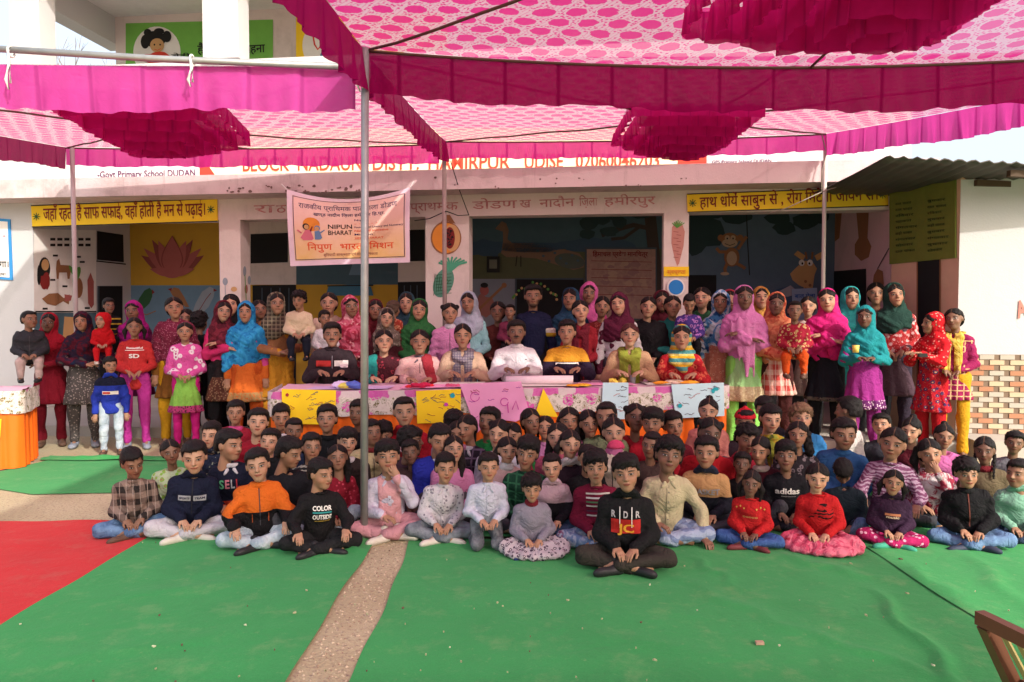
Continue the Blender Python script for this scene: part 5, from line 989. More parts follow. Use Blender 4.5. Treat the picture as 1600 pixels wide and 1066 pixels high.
# ---- poses: joint positions in metres at unit size; R = thickness factor; hs = head size
def lerp(a, b, t): return tuple(np.array(a) * (1 - t) + np.array(b) * t)
def skel(pose, arms, hs=None):
    J = {}
    kid = pose in ('cross', 'knees', 'kneel', 'held', 'kstand', 'hold')
    if pose in ('cross', 'knees', 'held'):
        J.update(pel=(0, .03, .085), chest=(0, .0, .285), sh=(.107, .012, .350), neck=(0, .01, .368), head=(0, -.022, .526), hip=(.065, .02, .085), R=.68, hs=1.02, top=.645, arm=.172)
        if pose == 'cross': J.update(kn=(.225, -.09, .080), an=(-.05, -.17, .05), toe=(-.14, -.13, .03))
        elif pose == 'knees': J.update(kn=(.12, -.15, .17), an=(.02, -.17, .05), toe=(-.04, -.21, .03))
        else: J.update(kn=(.085, -.15, .05), an=(.085, -.16, -.12), toe=(.09, -.24, -.15))
    elif pose == 'kneel':
        J.update(pel=(0, .06, .19), chest=(0, .02, .39), sh=(.107, .03, .455), neck=(0, .02, .473), head=(0, -.012, .630), hip=(.065, .05, .18), kn=(.080, -.10, .062), an=(.09, .12, .04), toe=(.10, .2, .02), R=.68, hs=1.02, top=.749, arm=.178)
    elif pose == 'kstand':
        J.update(pel=(0, 0, .60), chest=(0, 0, .82), sh=(.115, .01, .895), neck=(0, .01, .915), head=(0, -.015, 1.080), hip=(.068, 0, .60), kn=(.08, -.01, .32), an=(.085, .01, .06), toe=(.10, -.12, .03), R=.72, hs=1.02, top=1.187, arm=.215)
    elif pose == 'chair':
        J.update(pel=(0, .0, .52), chest=(0, 0, .83), sh=(.148, .01, .930), neck=(0, .01, .958), head=(0, -.028, 1.128), hip=(.09, 0, .52), kn=(.12, -.40, .50), an=(.12, -.40, .08), toe=(.12, -.55, .03), R=.90, hs=1.17, top=1.262, arm=.275)
    else:
        J.update(pel=(0, 0, .86), chest=(0, 0, 1.14), sh=(.128, .012, 1.235), neck=(0, .01, 1.262), head=(0, -.02, 1.438), hip=(.088, 0, .84), kn=(.10, -.01, .45), an=(.10, .01, .07), toe=(.12, -.14, .03), R=.80, hs=1.10, top=1.560, arm=.265)
    sh = np.array(J['sh']); a = J['arm']; c = J['chest']; E_ = []; Wr = []; HD = []
    for s in (-1, 1):
        S = np.array([s * sh[0], sh[1], sh[2]])
        def pt(x, y, z): return S + a * np.array([s * x, y, z])
        if arms == 'lap': e = pt(.20, -.08, -.97); w = (s * .055, J['pel'][1] - .92 * a, J['pel'][2] + .058); hd = (-s * .6, -.8, -.35)
        elif arms == 'knee': e = pt(.42, -.35, -.85); w = (s * .155, -.20, J['pel'][2] + .10); hd = (-s * .2, -1, -.45)
        elif arms == 'cheek' and s == 1: e = pt(.25, -.45, -.75); w = (.05, -.125, J['head'][2] - .115); hd = (-.35, .1, .9)
        elif arms == 'cheek': e = pt(.25, -.2, -.95); w = (s * .05, -.16, J['pel'][2] + .09); hd = (-s, -.5, -.2)
        elif arms == 'ground' and s == 1: e = pt(.55, -.15, -.85); w = (sh[0] + .10, -.12, .055); hd = (.3, -1, -.15)
        elif arms == 'ground': e = pt(.3, -.1, -.95); w = (s * .08, -.20, .16); hd = (-s, -.6, -.2)
        elif arms == 'clasp': e = pt(.22, .05, -.97); w = (s * .065, -.62 * a, c[2] - .66 * a - .04); hd = (-s * .75, -.3, -.5)
        elif arms == 'fold': e = pt(.17, -.22, -.93); w = (-s * .05, -.66 * a + (.02 if s > 0 else 0), c[2] - .28 * a + (.045 if s > 0 else -.01)); hd = (-s, .12, .05)
        elif arms == 'cup': e = pt(.24, -.05, -.92); w = (s * .07, -.85 * a, c[2] - .42 * a); hd = (-s * .7, -.6, .1)
        elif arms in ('carryL', 'carryR'):
            q = -1 if arms == 'carryL' else 1
            if s == q: e = pt(.35, -.15, -.9); w = (q * .16, -.85 * a, c[2] - .60 * a); hd = (-s * .8, -.4, .0)
            else: e = pt(.3, -.25, -.88); w = (q * .05, -.98 * a, c[2] - .68 * a); hd = (-s, -.15, .1)
        elif arms == 'table': e = pt(.28, -.30, -.78); w = (s * .11, -.28, c[2] - .035); hd = (-s * .75, -.65, -.05)
        elif arms == 'fwd': e = pt(.2, -.5, -.8); w = (s * .06, -.24, c[2] - .02); hd = (-s * .3, -.9, .2)
        else: e = pt(.22, .03, -.97); w = tuple(e + a * np.array([s * .02, -.25, -.88])); hd = (0, -.3, -1)
        E_.append(tuple(e)); Wr.append(tuple(w)); HD.append(hd)
    J['el'] = E_; J['wr'] = Wr; J['hd'] = HD; J['fscale'] = 1.0; return J
def side(v, s): return (v[0] * s, v[1], v[2])
def rdg(t): return 1 - 2 * np.abs(np.sin(t))
def folds(P, seed, amp):
    x, y, z = P[:, 0], P[:, 1], P[:, 2]; w = np.sin(x * 9 + seed * 1.7) + np.sin(z * 11 + seed) + .6 * np.sin(y * 14 + x * 5)
    return amp * (.75 * rdg(z * 26 + 1.6 * w + 9 * np.abs(x)) * (.5 + .5 * np.sin(x * 13 + z * 9 + seed)) + .6 * rdg(x * 24 - z * 17 + 1.9 * w + y * 8) * (.5 + .5 * np.sin(z * 15 + seed * 2)) + .45 * np.sin(y * 40 - z * 31 + 2 * w))
def vfolds(P, seed, amp):
    x, y, z = P[:, 0], P[:, 1], P[:, 2]; w = np.sin(z * 6 + seed) + .5 * np.sin(z * 13 + x * 8)
    return amp * (rdg(x * 34 + .8 * w + seed) * .7 + .5 * np.sin(y * 45 + w + seed) + .4 * np.sin(x * 90 + 2 * w))
def top_f(J, g=0.0, k=.035, hem=None, skirt=None, sleeve=1.0, seed=0, amp=.0035, short=False):
    R = J['R']; pel, ch, sh = np.array(J['pel']), np.array(J['chest']), J['sh']
    def f(P):
        lo = pel + np.array([0, 0, .01 if (hem is None or pel[2] < .5) else -.13 * R])
        ds = [rc(P, lo, ch, .102 * R + g, .112 * R + g, (1.22, .90, 1)), rc(P, (-sh[0] * .82, sh[1], sh[2] - .030 * R), (sh[0] * .82, sh[1], sh[2] - .022 * R), .056 * R + g * .8, .056 * R + g * .8), rc(P, ch, J['neck'], .085 * R + g, .048 * R + g * .6, (1.2, .9, 1)), rc(P, (-sh[0] * .85, sh[1], sh[2] - .012 * R), (0, .012, J['neck'][2] + .012), .040 * R + g * .6, .040 * R + g * .4), rc(P, (sh[0] * .85, sh[1], sh[2] - .012 * R), (0, .012, J['neck'][2] + .012), .040 * R + g * .6, .040 * R + g * .4)]
        for i, s in enumerate((-1, 1)):
            S = (s * sh[0] * .97, sh[1], sh[2] - .022 * R); e, w = J['el'][i], J['wr'][i]; w2 = lerp(e, w, .93 if not short else .1)
            ds.append(smin(rc(P, S, e, .054 * R + g * .7, .047 * R * sleeve + g * .7), rc(P, e, w2, .047 * R * sleeve + g * .7, .036 * R * sleeve + g * .5), .02))
        d = su(ds[:3] + ds[3:5], k)
        for e_ in ds[5:]: d = smin(d, e_, .016)
        if skirt:   # (z top, z hem, r top, r hem)
            zt_, zh, r1, r2 = skirt; d = smin(d, rc(P, (0, pel[1] - .01, zt_), (0, pel[1] - .01, zh - .12), r1, r2, (1.22, .92, 1)), .05)
            a = np.arctan2(P[:, 0], P[:, 1] - pel[1]); t = np.clip((zt_ - P[:, 2]) / (zt_ - zh), 0, 1); d = d + (.011 * t + .002) * rdg(a * 4.5 + seed + .8 * np.sin(P[:, 2] * 5)) + .006 * t * np.sin(a * 17 + seed * 3 + np.sin(P[:, 2] * 7))
            d = smax(d, zh - P[:, 2], .008)
        d = d + folds(P, seed, amp * 2.1) * (np.clip((P[:, 2] - zt_ + .05) / .1, 0, 1) if skirt else 1)
        if hem is not None: d = smax(d, hem - P[:, 2], .01)
        nk = np.array(J['neck']) + np.array([0, -.012, .048 * R + .012]); return smax(d, -el(P, nk, (.052 * R + .008, .058 * R + .008, .036)), .01)
    return f
def pants_f(J, g=0.0, baggy=0, seed=0, pose='stand', spread=False):
    R = J['R']; pel, hip, kn, an = J['pel'], J['hip'], J['kn'], J['an']
    def f(P):
        ds = [rc(P, (-.03 * R, pel[1], pel[2]), (.03 * R, pel[1], pel[2]), .088 * R + g, .088 * R + g)]
        for s in (-1, 1):
            H, K, A_ = side(hip, s), side(kn, s), side(an, s); K2 = K
            if pose == 'cross': A_ = (A_[0], A_[1] - .018 * s, A_[2] + .012 * s)
            b = 1 + .2 * baggy; ds.append(smin(rc(P, H, K, (.078 + .01 * baggy) * R + g, .061 * R * b + g), rc(P, K, lerp(K, A_, .92), .061 * R * b + g, .045 * R + g * .6 + .01 * baggy), .014))
        d = ds[0]
        for e in ds[1:]: d = smin(d, e, .012 + .05 * baggy)
        if spread: d = smin(d, el(P, (0, -.10, .05) if not seed else (.02, -.11, .05), (.275, .185, .052)), .05) + .005 * np.sin(np.arctan2(P[:, 0], -P[:, 1] + .05) * 26)
        d = d + (vfolds(P, seed, .010) if baggy else folds(P, seed + 5, .008))
        return d if pose in ('stand',) else smax(d, -P[:, 2] + .002, .01) if pose in ('cross', 'knees', 'kneel') else d
    return f
def body_f(J, legs=True):
    R = J['R']; sh = J['sh']
    def f(P):
        d = su([rc(P, J['pel'], J['chest'], .08 * R, .09 * R, (1.2, .8, 1)), rc(P, (-sh[0] * .8, sh[1], sh[2] - .02), (sh[0] * .8, sh[1], sh[2] - .02), .04 * R, .04 * R), rc(P, J['chest'], J['neck'], .07 * R, .04 * R)], .03)
        for i, s in enumerate((-1, 1)):
            S = (s * sh[0], sh[1], sh[2] - .01); d = smin(d, smin(rc(P, S, J['el'][i], .042 * R, .036 * R), rc(P, J['el'][i], J['wr'][i], .034 * R, .024 * R), .01), .015)
            H, K, A_ = side(J['hip'], s), side(J['kn'], s), side(J['an'], s); d = smin(d, smin(rc(P, H, K, .062 * R, .048 * R), rc(P, K, A_, .045 * R, .032 * R), .01), .02)
            d = smin(d, rc(P, A_, side(J['toe'], s), .030 * R, .022 * R), .02)
        return d
    return f
def head_R(yaw, pitch, roll=0): return np.array((Matrix.Rotation(RAD(yaw), 3, 'Z') @ Matrix.Rotation(RAD(pitch), 3, 'X') @ Matrix.Rotation(RAD(roll), 3, 'Y')))
def toq(P, J, Rm): return ((P - np.array(J['head'], f4)) / J['hs']) @ Rm.astype(f4)
def hood_f(J, Rm, open_=1.0, front=1.0, seed=0, drape=1.0, g=.012, shawl=False):
    R = J['R']; sh = J['sh']; T = top_f(J, g + .008, .035, seed=seed, amp=.002)
    def f(P):
        q = toq(P, J, Rm); out = smin(el(q, (0, .022, .020), (.0800, .098, .093)), rc(q, (0, .040, -.02), (0, .042, -.165), .064, .088, (1.12, 1, 1)), .04)
        qa = np.arctan2(q[:, 0], .03 - q[:, 1]); out = out + .0042 * rdg(q[:, 1] * 30 + 6 * np.abs(q[:, 0]) * 4 + seed + 1.2 * np.sin(q[:, 2] * 22 + seed)) * (.4 + np.clip(-q[:, 2] * 9, 0, 1)) + .002 * np.sin(q[:, 2] * 70 + 30 * q[:, 1] + seed)
        bk_ = .026 if seed >= 3 else .0
        op = smin(el(q, (0, -.125 + bk_ * .3, .002 + bk_), (.061 * open_ + bk_ * .25, .155, .088 + bk_ * .2)), el(q, (0, -.13, -.085), (.046 * open_, .125, .070)), .03); out = smax(out, -op, .008); d = out * J['hs']
        n = J['neck']; rr = .030 * R; ring = None
        pts = [(-.115 * R, .03, n[2] + .012), (-.095 * R, -.06 * R, n[2] - .045), (.01 + .02 * np.sin(seed), -.118 * R, n[2] - .15 * R), (.095 * R, -.06 * R, n[2] - .045), (.115 * R, .03, n[2] + .012)]
        for a, b in zip(pts, pts[1:]): e = rc(P, a, b, rr, rr * 1.25); ring = e if ring is None else smin(ring, e, .03)
        ring = ring + .007 * rdg(P[:, 2] * 40 + P[:, 0] * (18 if seed % 2 else -18) + seed); d = smin(d, ring, .03)
        if drape:
            x, z = P[:, 0], P[:, 2]; low = J['chest'][2] - (.06 + .26 * bool(shawl)) * R + (.30 if seed % 2 else -.34) * x * front + .012 * np.sin(x * 40 + seed); t = smax(T(P) + .0055 * rdg(z * 40 + (30 if seed % 2 else -30) * x + seed + .9 * np.sin(z * 17 + x * 9)) + .003 * np.sin(z * 26 - x * 31), low - z, .02)
            if not shawl: t = smax(t, np.abs(x) - (sh[0] + .030 * R), .02)
            d = smin(d, t, .03)
        return d
    return f
def scarf_f(J, seed=0, g=.02, low=.12, diag=.0):
    T = top_f(J, g, .05, seed=seed, amp=.002); R = J['R']
    def f(P):
        n = J['neck']; ring = None; pts = [(-.10 * R, .04, n[2] + .02), (-.085 * R, -.075 * R, n[2] - .02), (0, -.12 * R, n[2] - .075 * R), (.085 * R, -.075 * R, n[2] - .02), (.10 * R, .04, n[2] + .02), (0, .08, n[2] + .03), (-.10 * R, .04, n[2] + .02)]
        for a, b in zip(pts, pts[1:]): e = rc(P, a, b, .032 * R, .036 * R); ring = e if ring is None else smin(ring, e, .02)
        ring = ring + .006 * np.sin(P[:, 2] * 110 + P[:, 0] * 30 + seed); t = np.maximum(T(P), np.abs(np.abs(P[:, 0]) - .062 * R) - .044 * R); t = np.maximum(t, P[:, 1] + .0); t = np.maximum(t, (J['chest'][2] - low * 2) - P[:, 2]) + .004 * np.sin(P[:, 0] * 170 + seed)
        return smin(ring, t, .02)
    return f
def bounds(J, extra=.10, zlo=None):
    pts = [J['pel'], J['chest'], J['neck'], J['head']] + J['el'] + J['wr'] + [side(J[k], s) for k in ('sh', 'hip', 'kn', 'an', 'toe') for s in (-1, 1)]; A_ = np.array(pts); lo = A_.min(0) - extra - .03; hi = A_.max(0) + extra + .03
    return lo, hi
GEO = {}
def geo(key, fn):
    if key not in GEO: GEO[key] = fn()
    return GEO[key]
MESH = {}
def rot_to(d, up=(0, 0, 1)):
    d = Vector(d).normalized(); u = Vector(up); y = u.cross(d)
    if y.length < .1: y = Vector((0, 1, 0)).cross(d)
    y.normalize(); z = d.cross(y); return np.array([[d.x, y.x, z.x], [d.y, y.y, z.y], [d.z, y.z, z.z]])
SKINS = {'l': (.41, .235, .15), 'm': (.31, .165, .10), 'd': (.21, .108, .066), 'x': (.125, .062, .040)}
COUNT = [0]
def decal_points(F_, xz, y0=-.45, lift=.004):
    """drop flat artwork (x,z) onto the front of a garment field"""
    x, z = xz[:, 0], xz[:, 1]; y = np.full(len(x), y0); hitm = np.zeros(len(x), bool)
    for k in range(46):
        P = np.stack([x, y, z], 1).astype(f4); d = F_(P); y = np.where(d > .002, y + np.maximum(d * .8, .001), y)
    return np.stack([x, y - lift, z], 1)
def decal(root, F_, kind, mat, name='print', lift=.004):
    k = kind[0]
    if k == 'rect': # x0 x1 z0 z1
        _, x0, x1, z0, z1 = kind; nx = max(2, int((x1 - x0) / .015)); nz_ = max(2, int((z1 - z0) / .015)); xs, zs = np.meshgrid(np.linspace(x0, x1, nx + 1), np.linspace(z0, z1, nz_ + 1), indexing='ij'); P = decal_points(F_, np.stack([xs.ravel(), zs.ravel()], 1), lift=lift)
        m = nz_ + 1; F = [(i*m+j, (i+1)*m+j, (i+1)*m+j+1, i*m+j+1) for i in range(nx) for j in range(nz_)]
    elif k == 'text':
        _, s_, x0, x1, z0, h_ = kind; V, F = text_mesh(s_, .03); w = V[:, 0].max(); P = decal_points(F_, np.stack([x0 + V[:, 0] / w * (x1 - x0), z0 + V[:, 1] / .7 * h_], 1), lift=lift + .003)
    elif k == 'poly':
        _, pts = kind; P = decal_points(F_, np.array(pts, float), lift=lift + .002); F = [tuple(range(len(pts)))]
    me = bpy.data.meshes.new(name); me.from_pydata(P.tolist(), [], F); me.materials.append(mat); return link(name, me, root)
def person(px, yt, label, d=None, pose='cross', arms='lap', top='sweater', tm=None, bottom='pants', bmat=None, hair='short', hc=None, skin='m', yaw=0, pitch=0, roll=0, face=0, lod=1, z0=0.0, s=None, cover=None, cm=None, collar=None, colm=None, shoe=None, seed=None, group=None, decals=(), sl=1.0, mous=False, beard=False, hem=None, extra=None, turn=None, hscale=1.0, shawl=False, base=None, vis_hands=True, drape=1.0):
    COUNT[0] += 1; sd = (COUNT[0] % 3) if seed is None else seed; J = skel(pose, arms); J = dict(J)
    # depth from the head-top height when not given
    ray_ = ray(px, yt)
    if d is None: d = min(5.72, max(3.9, 885.0 / (yt - 490)))
    top_pt = atY(px, yt, d); ztop = top_pt[2]
    if s is None: s = (ztop - z0) / J['top']
    zb = ztop - s * J['top']
    X, Y = top_pt[0], d
    R = J['R']; hs = J['hs'] * hscale; J['hs'] = hs
    rootz = (-math.atan2(X, Y) * .85 + RAD(turn or 0))
    Rm = head_R(yaw, pitch, roll); rk = (round(yaw / 6) * 6, round(pitch / 6) * 6, round(roll / 6) * 6); Rm = head_R(*rk)
    root = empty('person', (X, Y, zb), label, 'person', group); root.rotation_euler = (0, 0, rootz) if pose in ('stand', 'kstand', 'chair', 'held') else (RAD(rng.uniform(-1, 4)), RAD(rng.uniform(-3.5, 3.5)), rootz + RAD(rng.uniform(-7, 7))); root.scale = (s, s, s)
    hv_ = ((.95, 1.0, 1.03), (1.03, 1.0, .97), (.99, 1.0, 1.0), (.97, 1.0, .96), (1.05, 1.0, 1.02))[COUNT[0] % 5]
    kk = (pose, arms, round(hs, 2), lod)
    # ---- body: head, neck, limbs and hands in one mesh
    def mkbody():
        lo, hi = bounds(J, .05); V, F = snet(body_f(J), lo, hi, .022 if lod else .018); hp = np.tile([0, 0, -5.], (len(V), 1))
        hv, hf = HEADS[lod]; V2 = (hv * np.array(hv_) * hs) @ Rm.T + np.array(J['head']); F2 = hf + len(V); hp2 = hv
        Vs = [V, V2]; Fs = [F, F2]; hps = [hp, hp2]; n = len(V) + len(V2)
        if vis_hands:
            for i, s_ in enumerate((-1, 1)):
                hv, hf = HANDS[lod]; v = hv.copy() * (.78 if R < .75 else 1.0)
                if s_ < 0: v[:, 1] *= -1; hf2 = hf[:, ::-1]
                else: hf2 = hf
                M_ = rot_to(J['hd'][i], (0, 0, 1) if abs(J['hd'][i][2]) < .8 else (0, -1, .1)); Vs.append(v @ M_.T + np.array(J['wr'][i])); Fs.append(hf2 + n); hps.append(np.tile([0, 0, -5.], (len(v), 1))); n += len(v)
        return np.concatenate(Vs), np.concatenate(Fs), np.concatenate(hps)
    key = ('body', kk, rk, hv_, vis_hands, mous, beard)
    if key not in MESH: V, F, hp = mkbody(); MESH[key] = np_mesh('body', V, F, skin_mat(mous, beard), hp)
    b = link('body', MESH[key], root); b.color = SKINS[skin] + (1,)
    if skin in SKINS: v_ = rng.uniform(.84, 1.16); b.color = tuple(c * v_ for c in SKINS[skin]) + (1,)
    h = (.0125, .0165, .019)[lod] if pose in ('cross', 'knees', 'kneel', 'held') else (.015, .0185, .021)[lod]
    def part(name, fkey, fn, mat, hh=None, lo=None, hi=None):
        key = (name, kk, fkey, sd, mat.name)
        if key not in MESH:
            g = geo((name, kk, fkey, sd), lambda: snet(fn, *(lambda q: (lo if lo is not None else q[0], hi if hi is not None else q[1]))(bounds(J, .10)), hh or h)); MESH[key] = np_mesh(name, g[0], g[1], mat)
        return link(name, MESH[key], root)
    # ---- garments
    G_ = {'sweater': .010, 'shirt': .008, 'jacket': .020, 'hoodie': .016, 'vest': .012, 'kurta': .008, 'dress': .008, 'cardigan': .014}[top]; skirt = None; hm = hem
    if top in ('kurta', 'dress') and pose in ('stand', 'kstand'):
        zh = (.50 if pose == 'stand' else .34) if hem is None else hem; hm = None; skirt = (J['pel'][2] + (.0 if extra else .06), zh, (.118 if extra else .130) * R, .225 * R)
    elif pose in ('stand', 'kstand') and hem is None: hm = J['pel'][2] - .12 * R
    TF = top_f(J, G_, .035, hm, skirt, sl, sd, .0035 if top != 'jacket' else .006)
    tname = {'sweater': 'sweater', 'shirt': 'shirt', 'jacket': 'jacket', 'hoodie': 'hoodie', 'vest': 'shirt', 'kurta': 'kurta', 'dress': 'dress', 'cardigan': 'cardigan'}[top]
    to = part(tname, (G_, hm, skirt, sl), TF, tm)
    if top == 'vest': pass
    if bottom: part({'pants': 'trousers', 'salwar': 'salwar', 'skirt': 'skirt'}[bottom], (bottom,), pants_f(J, .005, 1 if bottom == 'salwar' else 0, sd, pose if pose != 'kstand' else 'stand', bottom == 'skirt'), bmat or cloth('plain', (.05, .05, .06)), lo=bounds(J, .2)[0] if bottom == 'skirt' else None, hi=bounds(J, .2)[1] if bottom == 'skirt' else None)
    R_ = R
    if extra:
        for (nm, fk, fn, mt) in extra(J): part(nm, fk, fn, mt)
    n = np.array(J['neck'])
    if collar:
        cm_ = colm or tm
        def ring(P, r1, r2, tz=0, up=0, tilt=.25):
            Q = P - (n + np.array([0, -.004, .020 * R + up])).astype(f4); z_ = Q[:, 2] + tilt * -Q[:, 1]; rad = np.sqrt((Q[:, 0]) ** 2 + (Q[:, 1] * 1.0) ** 2); return np.sqrt((rad - r1) ** 2 + (z_ * .8) ** 2) - r2
        if collar == 'shirt':
            def cf(P):
                d_ = ring(P, .054 * R + .006, .013, tilt=-.25); A_ = np.stack([np.abs(P[:, 0]), P[:, 1], P[:, 2]], 1); fl = rc(A_, n + np.array([.022, -.066 * R - .012, -.004]), n + np.array([.046 * R + .008, -.070 * R - .022, -.028]), .013, .009); return smin(d_, fl, .01)
            part('collar', 'shirt', cf, cm_, .008 if lod == 0 else .012)
        elif collar == 'round': part('neckband', 'round', lambda P: ring(P, .055 * R + .006, .009, tilt=-.3), cm_, .008 if lod == 0 else .011)
        elif collar == 'high': part('collar', 'high', lambda P: np.maximum(ring(P, .052 * R + .006, .020, up=.010, tilt=-.15), -(P[:, 2] - n[2] + .05)), cm_, .009 if lod == 0 else .012)
        elif collar == 'turtle': part('turtleneck', 'turtle', lambda P: smin(ring(P, .042 * R + .008, .018, up=.028, tilt=-.1), ring(P, .048 * R + .008, .018, up=.005, tilt=-.2), .01), cm_, .009 if lod == 0 else .012)
        elif collar == 'hood':
            def hf_(P): return smin(ring(P, .078 * R + .008, .021, up=.0, tilt=-.75), el(P, n + np.array([0, .085, .00]), (.085 * R, .04, .05)), .03) + .003 * np.sin(P[:, 0] * 80 + P[:, 2] * 60)
            part('hood', 'hood', hf_, cm_, .010 if lod == 0 else .013)
    # ---- hair and head cloth
    M_ = Matrix([list(Rm[i] * hs) + [J['head'][i]] for i in range(3)] + [[0, 0, 0, 1]]) @ Matrix.Diagonal((*hv_, 1))
    if hair and cover in ('hood', 'shawl', 'tight'): hair = 'under'
    if hair:
        ho = link('hair', hair_mesh(hair, lod, hc or (.006, .0045, .0045)), root); ho.matrix_local = M_
    if cover in ('hood', 'shawl', 'tight'):
        part('head_scarf' if cover != 'shawl' else 'shawl', (cover, rk, shawl, drape, bool(extra), sd), hood_f(J, Rm, {'hood': 1.0, 'shawl': 1.06, 'tight': .92}[cover], 1.0, sd * 2 + 1, drape, G_ + .006 + (.010 if extra else 0), shawl or cover == 'shawl'), cm, .0110 if lod == 0 else .0125)
    elif cover == 'scarf': part('scarf', ('scarf',), scarf_f(J, sd, G_ + .010), cm, .012)
    elif cover == 'wrap': part('shawl', ('wrap',), wrap_f(J, sd, G_ + .012), cm)
    elif cover == 'suithood':
        def hf2(P):
            q = toq(P, J, Rm); d_ = smin(el(q, (0, .02, .016), (.086, .104, .100)), rc(q, (0, .03, -.02), (0, .03, -.12), .075, .07), .03); return smax(d_, -el(q, (0, -.12, -.01), (.060, .115, .078)), .01) * hs
        part('hood', ('sh', rk), hf2, cm, .012)
    elif cover == 'beanie':
        def bf(P): q = toq(P, J, Rm); return smax(smin(skull(q, .015), el(q, (0, .0, .115), (.02, .02, .018)), .01), .034 - q[:, 2], .008) * hs
        part('knit_cap', ('bn', rk), bf, cm, .012)
    if shoe and pose not in ('chair',):
        for s_ in (-1, 1):
            so_ = link('shoe', shoe_mesh(shoe), root); A_ = np.array(side(J['an'], s_)); T_ = np.array(side(J['toe'], s_)); dd = T_ - A_
            k_ = .95 * (1.0 if R < .75 else 1.2); 
            if pose in ('stand', 'kstand'): yw = math.atan2(dd[0], -dd[1]); so_.matrix_local = Matrix.Translation(Vector((A_[0], A_[1] + .01, .002 if zb > -.01 or True else 0))) @ Matrix.Rotation(yw, 4, 'Z') @ Matrix.Scale(k_, 4)
            elif pose == 'cross': so_.matrix_local = Matrix.Translation(Vector((A_[0] + .02 * s_, A_[1] - .012 * s_, .012))) @ Matrix.Rotation(RAD(-62 * s_), 4, 'Z') @ Matrix.Rotation(RAD(38 * -s_), 4, 'Y') @ Matrix.Scale(k_ * .95, 4)
            elif pose == 'held': so_.matrix_local = Matrix.Translation(Vector((A_[0], A_[1] + .01, A_[2] - .05))) @ Matrix.Rotation(RAD(-8 * s_), 4, 'Z') @ Matrix.Scale(k_ * .85, 4)
            else: so_.matrix_local = Matrix.Translation(Vector((A_[0], A_[1] + .02, .002))) @ Matrix.Scale(k_ * .9, 4)
    if top in ('shirt', 'jacket') and turn is None or (top in ('shirt', 'jacket') and abs(turn or 0) < 40):
        ln = plain('seam_dark', (.05, .045, .05)) if top == 'jacket' else tm; lo_ = J['pel'][2] + .05 * R if pose != 'chair' else .83; hi_ = J['neck'][2] - .035 * R
        if not any(abs(q[0][1] + q[0][2]) < .002 and q[0][2] - q[0][1] < .02 for q in decals if q[0][0] == 'rect'):
            decal(root, TF, ('rect', -.0028 if top == 'jacket' else -.010, .0028 if top == 'jacket' else .010, lo_, hi_), ln, 'zip' if top == 'jacket' else 'placket', .003 if top == 'jacket' else .006)
        if top == 'shirt' and lod == 0:
            for q in range(4): z_ = lo_ + (hi_ - lo_) * (.12 + .25 * q); decal(root, TF, ('poly', [(.004 * cos(t), z_ + .004 * sin(t)) for t in (0, 1.05, 2.1, 3.14, 4.2, 5.2)]), plain('button_grey', (.12, .11, .12)), 'button', .008)
    for dc in decals:
        if pose in ('cross', 'knees') and px != 979:
            q = list(dc[0])
            if q[0] == 'rect': q[3] += .025; q[4] += .025
            elif q[0] == 'text': q[4] += .025
            elif q[0] == 'poly': q[1] = [(x_, z_ + .025) for x_, z_ in q[1]]
            dc = (tuple(q),) + tuple(dc[1:])
        decal(root, TF, dc[0], dc[1], dc[2] if len(dc) > 2 else 'print', dc[3] if len(dc) > 3 else .005)
    return root, J, TF
def wrap_f(J, seed, g):
    T = top_f(J, g + .006, .04, seed=seed, amp=.003); R = J['R']
    def f(P):
        x, z = P[:, 0], P[:, 2]; t = T(P) + .0055 * rdg(z * 38 + x * (26 if seed % 2 else -30) + seed + np.sin(z * 13)) + .003 * np.sin(x * 60 + z * 20); low = J['chest'][2] - .30 * R + .25 * x + .012 * np.sin(x * 36); return smax(t, low - z, .02)
    return f
# ---------------------------------------------------------------- colours
def H(h, k=.8):
    v = [int(h[i:i+2], 16) / 255 for i in (0, 2, 4)]; g_ = .3 * v[0] + .55 * v[1] + .15 * v[2]; v = [x * .88 + g_ * .12 for x in v]; return tuple(round(k * ((c / 12.92) if c < .04 else ((c + .055) / 1.055) ** 2.4), 4) for c in v)
def c(kind, a, b='ffffff', d='000000', s=1.0): return cloth(kind, H(a), H(b), H(d), s)
def p(a): return c('plain', a)
def pc(a): return plain('print_' + a, H(a), .7, .04)
JEAN = c('denim', '4a6a98', '6f93bb'); DJEAN = c('denim', '26364f', '3d5578'); LJEAN = c('denim', '9fb4c6', 'c8d6de'); GJEAN = c('denim', '5c6570', '8a929b'); BLKC = p('17161a'); NAVY = p('161c33')
SBLK = plain('shoe_black', (.02, .02, .022), .5); SBRN = plain('shoe_brown', (.09, .05, .035), .6); SWHT = plain('shoe_cream', (.55, .52, .45), .6); SGRN = plain('sock_teal', (.05, .30, .20), .8); SGRY = plain('shoe_grey', (.22, .25, .30), .7)
